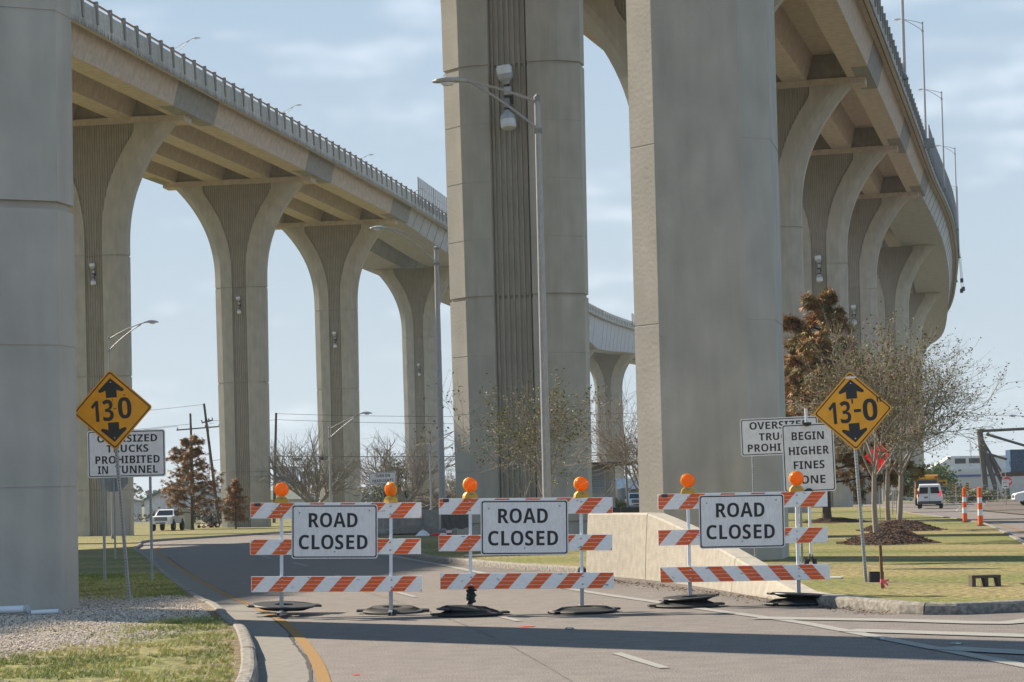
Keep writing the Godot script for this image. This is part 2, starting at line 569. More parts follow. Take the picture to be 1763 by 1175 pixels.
func ribbon_into(b: MB, pts: PackedVector2Array, wide: float, lift: float, ragged := 0.0) -> void:
	var l := offset(pts, wide / 2)
	var r := offset(pts, -wide / 2)
	for i in pts.size():
		if ragged > 0:
			l[i] += (l[i] - r[i]) * nz2.get_noise_2d(l[i].x * 40, l[i].y * 40) * ragged
			r[i] += (r[i] - l[i]) * nz2.get_noise_2d(r[i].x * 40, r[i].y * 40 + 99) * ragged
	for i in pts.size() - 1:
		var w := []
		for q in [l[i], r[i], r[i + 1], l[i + 1]]: w.append(Vector3(q.x, g(q.x, q.y) + lift, -q.y))
		b.quad(w[0], w[1], w[2], w[3])

var island := PackedVector2Array()
var verge := PackedVector2Array()

func build_ground() -> void:
	nz.noise_type = FastNoiseLite.TYPE_SIMPLEX_SMOOTH; nz.frequency = 0.08; nz.seed = 4; nz.fractal_octaves = 3
	nz2.noise_type = FastNoiseLite.TYPE_SIMPLEX_SMOOTH; nz2.frequency = 0.08; nz2.seed = 9; nz2.fractal_octaves = 3
	# far land, one sheet to the horizon
	var b := MB.new()
	var xs := [-4000.0, -1200.0, -500.0, -200.0, -80.0, -40.0, -20.0, -10.0, 0.0, 10.0, 20.0, 40.0, 80.0, 200.0, 500.0, 1200.0, 4000.0]
	var ds := [-60.0, -20.0, 0.0, 15.0, 30.0, 45.0, 60.0, 80.0, 100.0, 120.0, 140.0, 160.0, 180.0, 200.0, 240.0, 300.0, 500.0, 1000.0, 2500.0, 5000.0]
	for i in xs.size() - 1:
		for j in ds.size() - 1:
			var w := []
			for q in [Vector2(xs[i], ds[j]), Vector2(xs[i + 1], ds[j]), Vector2(xs[i + 1], ds[j + 1]), Vector2(xs[i], ds[j + 1])]:
				w.append(Vector3(q.x, g(q.x, q.y) - 0.09, -q.y))
			b.col = Color(0.36, 0.345, 0.19)
			b.quad(w[0], w[1], w[2], w[3])
	struct("ground", b, M.soil)

	# kerb foot lines in (x, distance)
	kerb_l = P2([-1.5, -12, -1.6, 0, -1.78, 9, -2.27, 17, -3.22, 23.65, -3.62, 25.6, -4.52, 29.9, -5.2, 32.6, -7.55, 43.2, -11.3, 61, -15.6, 81.1, -18.5, 97.5, -20.8, 110, -21.4, 119, -20.7, 128, -19.5, 141, -18.3, 154, -13.8, 172, -6, 190, 6, 208, 25, 226])
	kerb_r = P2([1.25, 41.3, 0.4, 43.5, -0.6, 46.65, -1.7, 50.6, -2.5, 54.0, -2.95, 57.5, -3.4, 61, -4.4, 66, -6.5, 80, -8.2, 100, -9, 118, -7, 135, 0, 155, 15, 178, 33, 196])
	var right_k := P2([4.2, 27.75, 4.65, 26.7, 4.95, 25.75, 5.2, 25.4, 5.6, 25.25, 6.46, 25.45, 8.3, 26.8, 9.8, 31, 11, 38, 12.4, 47, 14.1, 55.2, 18.7, 77.8, 20.4, 87.9, 21.8, 97.6, 25.9, 129.4, 30, 155, 34, 185, 33, 196])
	var lk := smooth(kerb_l, 1.0)
	var rk := smooth(kerb_r, 1.0)
	var ek := smooth(right_k, 0.7)

	# asphalt: main road, junction and side street as one sheet under the islands
	var road := lk.duplicate()
	road.append_array(P2([60, 226, 60, 60, 45, -12]))
	b = MB.new()
	sheet(b, road, 2.0, 0.0, asphalt_color, 8.0)
	struct("road", b, M.asphalt)
	# left verge
	var back := offset(lk, 0.1)
	verge = back.duplicate()
	verge.append_array(P2([25, 260, -120, 260, -120, -12]))
	b = MB.new()
	sheet(b, verge, 0.6, 0.125, verge_color, 6.0)
	struct("grass_verge", b, M.soil)
	# island between the roads: wall foot closes it towards the camera
	island = offset(ek, 0.1)
	var rb := offset(rk, -0.1)
	rb.reverse()
	island.append_array(rb)
	island.append_array(P2([2.5, 38.3, 3.25, 35.0, 3.95, 30.5]))
	b = MB.new()
	sheet(b, island, 1.0, 0.125, grass_color, 6.0)
	struct("grass_island", b, M.soil)
	# bare lot beyond the side street
	b = MB.new()
	sheet(b, P2([29, 113, 33, 140, 47.5, 200, 54, 226, 140, 226, 140, 113]), 8.0, 0.05, func(_x, _d): return Color(0.33, 0.27, 0.215))
	struct("concrete_lot", b, M.soil)
	# concrete gutter pan along the left kerb
	var pan := smooth(P2([-1.05, -12, -1.1, 0, -1.25, 9, -1.95, 18.3, -2.72, 23.6, -3.1, 26, -4.2, 31.4, -5.2, 35.6, -7.75, 47, -12.0, 67.5, -15.3, 84.3, -17.6, 97]), 1.0)
	b = MB.new()
	sheet(b, joined(lk.slice(0, 108), pan.slice(0, 108)), 2.0, 0.004, func(_x, _d): return Color.WHITE)
	struct("gutter_pan", b, M.gutter_concrete)

	kerb("left_kerb", kerb_l, 1.0, 3.0)
	kerb("island_kerb", kerb_r, -1.0, 3.0)
	kerb("right_kerb", right_k, 1.0, 2.2, 0.2)

	# dark open joint between the pan and the asphalt
	ribbon("pavement_joint", offset(smooth(P2([-1.25, 9, -1.95, 18.3, -2.72, 23.6, -3.1, 26, -4.2, 31.4, -5.2, 35.6, -7.75, 47, -12.0, 67.5]), 0.25), -0.01), 0.035, mat("joint_dark", 0.035, 0.032, 0.03, 0.95), 0.007, 0.9)
	ribbon("pavement_joint", smooth(P2([1.4, 9, 0.4, 18, -0.6, 25, -2.2, 33, -4.0, 41]), 0.25), 0.012, mat("crack_dark", 0.10, 0.09, 0.08, 0.95), 0.006, 1.2)
	# paint
	ribbon("yellow_edge_line", smooth(P2([-0.75, -12, -0.8, 0, -1.0, 9, -1.82, 18.3, -3.08, 26.3, -4.2, 31.4, -5.25, 35.6, -7.8, 47, -12.1, 67.5, -15.4, 84.3, -16.85, 93.2, -17.5, 99.2, -18.6, 108, -18.9, 118, -18.4, 128, -16, 152]), 0.5), 0.13, M.line_yellow, 0.008, 0.06)
	ribbon("white_edge_line", smooth(P2([5.0, 15, 4.56, 18.05, 4.15, 20.55, 3.77, 22.85, 3.48, 24.5, 2.77, 27.1, 2.16, 29.5, 0.94, 34.5, -0.61, 42.3, -2.24, 51.55, -3.63, 59.2, -5.4, 70, -7.5, 84, -9.2, 100]), 0.5), 0.19, M.line_white, 0.008, 0.08)
	var dash := Node3D.new()
	dash.name = "lane_dashes"; add_child(dash); dash.set_meta("kind", "structure")
	for q in [[-8.6, 66, -7.6, 61], [-6.27, 55.3, -5.5, 51.7], [-4.1, 44.4, -3.71, 42.35], [-2.15, 35.05, -1.72, 33.1], [-0.23, 27.1, 0.0, 26.1], [1.0, 20.5, 1.36, 18.6], [2.2, 12, 2.6, 9.5]]:
		b = MB.new()
		ribbon_into(b, smooth(P2(q), 0.4), 0.11, 0.008, 0.12)
		part("lane_dash", b, M.line_white, dash)
	ribbon("gore_line", smooth(P2([3.1, 25.5, 3.48, 25.2, 4.71, 24.35, 5.75, 23.45, 6.4, 24.1, 8.0, 25.2]), 0.4), 0.42, M.line_white, 0.012, 0.05)
	ribbon("gore_line", smooth(P2([3.8, 22.9, 5.43, 21.45, 7.5, 19.6]), 0.4), 0.42, M.line_white, 0.012, 0.05)
	ribbon("gore_line", smooth(P2([4.3, 20.1, 4.89, 19.35, 7, 17]), 0.4), 0.42, M.line_white, 0.012, 0.05)
	ribbon("street_edge_line", smooth(P2([13.3, 50, 14.8, 54.8, 19.3, 77, 21.1, 87.5, 22.5, 97, 26.6, 129, 30.7, 155]), 2.0), 0.13, M.line_yellow, 0.008)
	ribbon("street_edge_line", smooth(P2([27.2, 113, 31.3, 140, 40, 178]), 2.0), 0.13, M.line_white, 0.008)

# ---------------------------------------------------------------- viaducts
# stations: [x, distance, height of the deck, kind]
func curve_at(st: Array, s: float) -> Array:   # s counts stations; returns [point, right vector]
	var i := clampi(int(s), 0, st.size() - 2)
	var f := s - i
	var q := []
	for k in [i - 1, i, i + 1, i + 2]:
		if k < 0: q.append(st[0] * 2.0 - st[1])
		elif k > st.size() - 1: q.append(st[-1] * 2.0 - st[-2])
		else: q.append(st[k])
	var p: Vector3 = q[1].cubic_interpolate(q[2], q[0], q[3], f)
	var p2: Vector3 = q[1].cubic_interpolate(q[2], q[0], q[3], f + 0.01)
	var t := (p2 - p)
	t.y = 0
	t = t.normalized()
	return [p, Vector3(-t.z, 0, t.x)]

func heading_at(st: Array, s: float) -> float:
	var r: Vector3 = curve_at(st, s)[1]
	return atan2(-r.z, r.x)

const HALF := 9.5

func section_strip(b: MB, st: Array, s0: float, s1: float, n_: int, prof: Callable) -> void:
	var rings := []
	for i in n_ + 1:
		var s := lerpf(s0, s1, float(i) / n_)
		var k := curve_at(st, s)
		var r := PackedVector3Array()
		for q in prof.call(s): r.append(k[0] + k[1] * q.x + Vector3.UP * q.y)
		rings.append(r)
	b.loft(rings)

# steel[i]: span after station i is a steel box span; deep[i]: girder depth at station i
func viaduct(called: String, label: String, st: Array, steel: Array, deep: Array, screens: Array) -> void:
	var root := thing(called, label, "viaduct")
	var b: MB
	var last := st.size() - 1
	# slab
	b = MB.new()
	section_strip(b, st, 0, last, last * 8, func(_s): return [Vector2(-HALF, -0.22), Vector2(HALF, -0.22), Vector2(HALF, 0), Vector2(-HALF, 0)])
	var slab := part("deck_slab", b, M.girder_concrete, root)
	# drip groove and dark weep stains along the underside of the right-hand overhang
	b = MB.new()
	section_strip(b, st, 0, last, last * 8, func(_s): return [Vector2(9.02, -0.226), Vector2(9.1, -0.226), Vector2(9.1, -0.2), Vector2(9.02, -0.2)])
	part("drip_groove", b, M.dark_metal, slab)
	# girders, span by span
	for i in last:
		var dd := func(s: float) -> float:
			var f := s - i
			if steel[i]:
				var a: float = deep[i]
				var c: float = deep[i + 1]
				return lerpf(a, c, f * f * (3 - 2 * f)) if absf(a - c) < 3.0 else a + (c - a) * pow(f, 1.8)
			return deep[i]
		if steel[i]:
			for u in [-4.9, 4.9]:
				b = MB.new()
				section_strip(b, st, i, i + 1, 12, func(s):
					var h: float = dd.call(s)
					return [Vector2(u - 2.9, -0.22 - h), Vector2(u + 2.9, -0.22 - h), Vector2(u + 3.75, -0.22), Vector2(u - 3.75, -0.22)])
				var gd := part("steel_box_girder", b, M.steel_blue, root)
				# flange along the bottom and field splices
				b = MB.new()
				section_strip(b, st, i, i + 1, 12, func(s):
					var h: float = dd.call(s)
					return [Vector2(u - 3.0, -0.27 - h), Vector2(u + 3.0, -0.27 - h), Vector2(u + 3.0, -0.222 - h), Vector2(u - 3.0, -0.222 - h)])
				part("bottom_flange", b, M.steel_soffit, gd)
				for k in range(1, 10):
					b = MB.new()
					section_strip(b, st, i + k * 0.1, i + k * 0.1 + 0.0012, 1, func(s):
						var h: float = dd.call(s)
						return [Vector2(u - 2.94, -0.22 - h), Vector2(u + 2.94, -0.22 - h), Vector2(u + 3.79, -0.24), Vector2(u - 3.79, -0.24)])
					part("splice_seam", b, M.dull_steel, gd)
		else:
			for k in 4:
				var u: float = -7.3 + k * 4.867
				b = MB.new()
				section_strip(b, st, i, i + 1, 8, func(s):
					var h: float = dd.call(s)
					return [Vector2(u - 0.9, -0.22 - h), Vector2(u + 0.9, -0.22 - h), Vector2(u + 1.4, -0.22), Vector2(u - 1.4, -0.22)])
				part("girder", b, M.girder_concrete, root)
	# diaphragms and grey closure panels at the concrete piers
	for i in range(1, last):
		if steel[i] and steel[i - 1]: continue
		var span := (st[i + 1] as Vector3).distance_to(st[i])
		var prev := (st[i] as Vector3).distance_to(st[i - 1])
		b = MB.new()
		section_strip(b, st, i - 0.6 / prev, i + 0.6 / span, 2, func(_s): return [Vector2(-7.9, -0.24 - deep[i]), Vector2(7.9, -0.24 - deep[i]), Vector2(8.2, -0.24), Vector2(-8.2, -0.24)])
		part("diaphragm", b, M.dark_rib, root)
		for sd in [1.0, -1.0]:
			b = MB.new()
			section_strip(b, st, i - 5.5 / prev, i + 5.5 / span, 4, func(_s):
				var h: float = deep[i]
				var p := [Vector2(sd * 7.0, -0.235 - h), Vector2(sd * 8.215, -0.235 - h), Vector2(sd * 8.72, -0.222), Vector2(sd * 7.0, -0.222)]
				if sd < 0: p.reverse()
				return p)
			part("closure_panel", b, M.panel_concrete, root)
	# barriers: unit panels along both edges
	var unit := 2.8
	# a few panels of one shape, each with grime of its own: dark under the post, drips and a soiled lower edge
	var pms := []
	for k in 7:
		var panel := MB.new()
		panel.loft([PackedVector3Array([Vector3(-unit / 2 + 0.012, -0.5, 0.0), Vector3(-unit / 2 + 0.012, -0.5, -0.25), Vector3(-unit / 2 + 0.012, 1.1, -0.25), Vector3(-unit / 2 + 0.012, 1.1, -0.01)]), PackedVector3Array([Vector3(unit / 2 - 0.012, -0.5, 0.0), Vector3(unit / 2 - 0.012, -0.5, -0.25), Vector3(unit / 2 - 0.012, 1.1, -0.25), Vector3(unit / 2 - 0.012, 1.1, -0.01)])])
		var f := func(i: int, j: int) -> Vector3: return Vector3(-unit / 2 + 0.012 + (unit - 0.024) * i / 22.0, -0.5 + 1.6 * j / 9.0, 0.06 - 0.05 * j / 9.0)
		for i in 22:
			for j in 9:
				var x := i / 22.0
				var drip := clampf(nz2.get_noise_2d(i * 9.0, k * 50.0) * 2.0 + 0.1, 0.0, 1.0) * (0.35 + 0.4 * nz2.get_noise_2d(i * 7.0, j * 3.0 + k * 31))
				var edge := (0.55 if j == 0 else 0.25 if j == 1 else 0.0) * clampf(0.6 + nz2.get_noise_2d(i * 5.0 + k * 77.0, 3.0) * 1.6, 0.0, 1.0)
				var under := 0.5 * exp(-pow(minf(x, 1.0 - x) / 0.045, 2.0)) * clampf(0.7 + nz2.get_noise_2d(k * 40.0, j * 4.0), 0.2, 1.0)
				var v := clampf(1.0 - drip * 0.55 - edge - under, 0.2, 1.0) * (0.9 + 0.1 * sin(k * 2.4))
				panel.col = Color(v, v * 0.985, v * 0.96)
				panel.quad(f.call(i, j), f.call(i + 1, j), f.call(i + 1, j + 1), f.call(i, j + 1))
		pms.append(panel.mesh())
	var post := MB.new()
	post.box(Vector3(0, 0.78, 0.075), Vector3(0.24, 1.52, 0.13))
	post.box(Vector3(0, 1.32, -0.05), Vector3(0.3, 0.4, 0.12))
	var postm := post.mesh()
	var rails := MB.new()
	var lpath := []
	for sd in [1.0, -1.0]:
		var s := 0.0
		var railp := []
		while s < last - 0.01:
			var i := int(s)
			var len := (st[i + 1] as Vector3).distance_to(st[i])
			var k := curve_at(st, s)
			var k2 := curve_at(st, minf(s + unit / len, last))
			var mid: Vector3 = (k[0] + k2[0]) / 2.0 + (k[1] as Vector3) * HALF * sd
			var tx: Vector3 = ((k2[0] - k[0]) as Vector3)
			var grow := 1.0 + (k[1] as Vector3).signed_angle_to(k2[1], Vector3.UP) * 0.0
			tx = tx.normalized()
			var zx: Vector3 = k[1] * sd
			var yy := zx.cross(tx) if sd > 0 else tx.cross(zx) * -1.0
			if yy.y < 0: yy = -yy
			var real := ((k2[0] + k2[1] * HALF * sd) - (k[0] + k[1] * HALF * sd) as Vector3).length()
			var bx := Basis(tx * real / unit * grow, yy, zx)
			if bx.determinant() < 0: bx = Basis(-tx * real / unit, yy, zx)
			part("barrier_panel" if sd > 0 else "far_barrier_panel", pms[rng.randi() % 7], M.barrier_stained, root, Transform3D(bx, mid))
			if sd > 0: part("rail_post", postm, M.rail_post_grey, root, Transform3D(bx, mid - tx * real / 2.0))
			railp.append((k[0] as Vector3) + (k[1] as Vector3) * (HALF - 0.07) * sd + Vector3.UP * 1.4)
			s += unit / len
		for i in railp.size() - 1:
			var a: Vector3 = railp[i]
			var c: Vector3 = railp[i + 1]
			rails.tube([a, c], [0.075], 6)
	part("rail", rails, M.rail_rust, root)
	# screens over stretches of the right-hand barrier
	for sc in screens:
		b = MB.new()
		var wire := MB.new()
		var s: float = sc[0]
		var n_ := 0
		while s < sc[1]:
			var i := int(s)
			var len := (st[i + 1] as Vector3).distance_to(st[i])
			var k := curve_at(st, s)
			var p: Vector3 = k[0] + k[1] * (HALF + 0.14)
			b.tube([p + Vector3.UP * 0.2, p + Vector3.UP * 3.6], [0.05 if n_ % 8 else 0.08], 5)
			var k2 := curve_at(st, s + 1.55 / len)
			var p2: Vector3 = k2[0] + k2[1] * (HALF + 0.14)
			for h in [1.3, 2.4, 3.55]: b.tube([p + Vector3.UP * h, p2 + Vector3.UP * h], [0.025], 4)
			for w in range(1, 8): wire.tube([p.lerp(p2, w / 8.0) + Vector3.UP * 1.25, p.lerp(p2, w / 8.0) + Vector3.UP * 3.55], [0.012], 3)
			s += 1.55 / len
			n_ += 1
		var fr := part("screen_frame", b, M.dull_steel, root)
		part("screen_wire", wire, M.dull_steel, fr)

# pier with a fluted recess and two arms that curve outwards; built at its foot, front towards +z
func pier(label: String, at: Vector3, turn: float, tip: float, joints: Array, cap := true, group := "fluted viaduct piers", halfw := 2.45, B := 1.0) -> Node3D:
	var t := thing("viaduct_pier", label, "bridge pier", at, turn, group)
	var H := tip - at.y
	var fl := 10.0
	var R := 0.22
	var aw := func(y: float) -> float: return halfw + 0.12 * y / 18.0 + 4.0 * pow(clampf(1.0 - (H - y) / 9.6, 0.0, 1.0), 2.3)
	var gw := func(y: float) -> float: return 0.72 + 2.8 * pow(clampf(1.0 - (H - y - 0.75) / 8.6, 0.0, 1.0), 2.3)
	var ys := [-0.6]
	var y := 0.0
	for j in joints:
		var h: float = H - j
		if h > 0.5:
			ys.append_array([h - 0.06, h - 0.055, h + 0.055, h + 0.06])
		for k in [2.1, 4.2, 6.3]:
			h = H - j - k
			if h > 0.3: ys.append_array([h - 0.017, h - 0.013, h + 0.013, h + 0.017])
	ys.append(H - fl)
	for k in 17: ys.append(H - fl + fl * (k + 1) / 17.0)
	ys.sort()
	var inset := func(yy: float) -> float:
		for j in joints:
			if absf(yy - (H - j)) < 0.058: return 0.06
			for k in [2.1, 4.2, 6.3]:
				if absf(yy - (H - j - k)) < 0.0145: return 0.009
		return 0.0
	var rings := []
	for yy in ys:
		var e: float = inset.call(yy)
		var a: float = aw.call(maxf(yy, 0.0)) - e
		var q: float = minf(gw.call(maxf(yy, 0.0)), a - 1.0)
		var b_ := B - e
		var half := [Vector2(a, b_ - 0.62), Vector2(a - 0.72, b_ - 0.1), Vector2(maxf(a - 1.15, q + 0.02), b_), Vector2(q, b_), Vector2(q - 0.03, b_ - R), Vector2(-q + 0.03, b_ - R), Vector2(-q, b_), Vector2(-maxf(a - 1.15, q + 0.02), b_), Vector2(-a + 0.72, b_ - 0.1), Vector2(-a, b_ - 0.62)]
		var r := PackedVector3Array()
		for p in half: r.append(Vector3(p.x, yy, p.y))
		for p in half: r.append(Vector3(-p.x, yy, -p.y))
		r.reverse()
		rings.append(r)
	var b := MB.new()
	for i in rings.size(): (rings[i] as PackedVector3Array).reverse()
	# the ring runs from +x over +z to -x: anticlockwise seen from below, so loft downwards
	rings.reverse()
	b.loft(rings)
	part("shaft_and_arms", b, M.pier_concrete, t)
	# ribs of the recess, front and back
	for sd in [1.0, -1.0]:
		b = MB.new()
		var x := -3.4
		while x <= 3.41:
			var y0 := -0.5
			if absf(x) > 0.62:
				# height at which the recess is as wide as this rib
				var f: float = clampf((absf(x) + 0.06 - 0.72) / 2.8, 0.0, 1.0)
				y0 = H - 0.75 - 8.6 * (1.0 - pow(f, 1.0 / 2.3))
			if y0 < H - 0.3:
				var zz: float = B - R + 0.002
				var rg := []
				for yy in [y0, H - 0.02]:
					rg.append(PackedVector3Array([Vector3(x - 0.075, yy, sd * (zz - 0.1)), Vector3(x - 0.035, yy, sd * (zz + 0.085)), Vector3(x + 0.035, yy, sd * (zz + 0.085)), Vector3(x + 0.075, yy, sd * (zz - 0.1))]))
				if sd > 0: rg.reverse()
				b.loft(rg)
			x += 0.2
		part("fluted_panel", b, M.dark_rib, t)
	if cap:
		b = MB.new()
		b.box(Vector3(0, H + 0.262, 0), Vector3(15.4, 0.52, 1.9))
		part("cap_beam", b, M.girder_concrete, t)
	return t

func floodlight(at: Vector3, turn: float, k: float, label: String) -> Node3D:
	var t := thing("pier_floodlight", label, "floodlight", at, turn, "twin floodlights on the viaduct piers")
	var b := MB.new()
	b.box(Vector3(0, 1.17, 0.1) * k, Vector3(0.1, 1.5, 0.1) * k)
	b.box(Vector3(0, 1.17, -0.02) * k, Vector3(0.34, 0.3, 0.12) * k)
	part("bracket", b, M.dark_metal, t)
	b = MB.new()
	b.box(Vector3(0.02, 1.42, 0.24) * k, Vector3(0.24, 0.3, 0.22) * k, Transform3D(), 0.02 * k)
	part("ballast_box", b, M.lamp_body, t)
	b = MB.new()
	b.box(Vector3(-0.03, 0.98, 0.24) * k, Vector3(0.22, 0.34, 0.2) * k, Transform3D(), 0.02 * k)
	part("ballast_box", b, M.dull_steel, t)
	for up in [1.0, -1.0]:
		b = MB.new()
		var x := Transform3D(Basis.from_euler(Vector3(0.18 * up, 0, 0.1)) * Basis.from_scale(Vector3(1, up, 1)), Vector3(0, 1.17 + up * 0.48, 0.34) * k)
		b.lathe([Vector2(0.0, 0), Vector2(0.1, 0.0), Vector2(0.16, 0.1), Vector2(0.26, 0.2), Vector2(0.29, 0.34), Vector2(0.3, 0.35), Vector2(0.3, 0.38)].map(func(q): return q * k), 18, x)
		var l := part("lamp_bowl", b, M.lamp_body, t)
		b = MB.new()
		b.lathe([Vector2(0.285, 0.37), Vector2(0.29, 0.6), Vector2(0.24, 0.68), Vector2(0, 0.7)].map(func(q): return q * k), 18, x)
		part("lamp_glass", b, M.lamp_glass, l)
	return t

func arc(a: Vector3, c: Vector3, lift: float, n_ := 8) -> Array:
	var o := []
	for i in n_ + 1:
		var f := float(i) / n_
		o.append(a.lerp(c, f) + Vector3.UP * lift * (1.0 - pow(1.0 - f, 2.0) - f))
	return o

# cobra-head street lamp; arm points along local +x
func street_lamp(label: String, at: Vector3, turn: float, h: float, reach: float, rise: float, r0: float, curved := 0.3, group := "") -> Node3D:
	var t := thing("street_lamp", label, "street lamp", at, turn, group)
	var b := MB.new()
	b.tube([Vector3.ZERO, Vector3(0, h * 0.5, 0), Vector3(0, h, 0)], [r0, r0 * 0.82, r0 * 0.62], 12)
	part("pole", b, M.galvanised, t)
	b = MB.new()
	b.box(Vector3(0, 0.06, 0), Vector3(r0 * 4, 0.12, r0 * 4))
	b.lathe([Vector2(r0 * 1.5, 0.12), Vector2(r0 * 1.4, 0.35), Vector2(r0 * 1.0, 0.4)], 12)
	part("base_plate", b, M.dull_steel, t)
	b = MB.new()
	b.lathe([Vector2(r0 * 0.75, h - 0.12), Vector2(r0 * 0.75, h + 0.02), Vector2(0, h + 0.12)], 10)
	part("pole_cap", b, M.dull_steel, t)
	b = MB.new()
	b.box(Vector3(0, h - 0.9, 0), Vector3(r0 * 1.7, 0.12, r0 * 1.7))
	part("collar", b, M.dull_steel, t)
	var tipp := Vector3(reach - 0.75, h + rise, 0)
	b = MB.new()
	b.tube(arc(Vector3(0, h - 0.12, 0), tipp, curved), [0.045, 0.042, 0.04, 0.038, 0.035], 7)
	b.tube(arc(Vector3(0, h - 0.85, 0), tipp.lerp(Vector3(0, h - 0.12, 0), 0.12), curved), [0.035], 6)
	part("mast_arm", b, M.galvanised, t)
	b = MB.new()
	var rings := []
	for q in [[-0.08, 0.05, 0.05, 0.0], [0.05, 0.09, 0.07, 0.0], [0.2, 0.14, 0.11, 0.02], [0.5, 0.17, 0.12, 0.02], [0.75, 0.13, 0.08, 0.0], [0.86, 0.05, 0.04, -0.01]]:
		var r := PackedVector3Array()
		for k in 12:
			var a := TAU * k / 12
			r.append(tipp + Vector3(q[0], sin(a) * q[2] * (1.0 if sin(a) > 0 else 0.55) + q[3], -cos(a) * q[1]))
		r.reverse()
		rings.append(r)
	rings.reverse()
	b.loft(rings)
	var hd := part("lamp_head", b, M.lamp_body, t)
	b = MB.new()
	b.lathe([Vector2(0, -0.13), Vector2(0.09, -0.11), Vector2(0.13, -0.04)], 12, Transform3D(Basis.from_scale(Vector3(1.6, 1, 1)), tipp + Vector3(0.45, 0, 0)))
	part("lens", b, M.lamp_glass, hd)
	return t

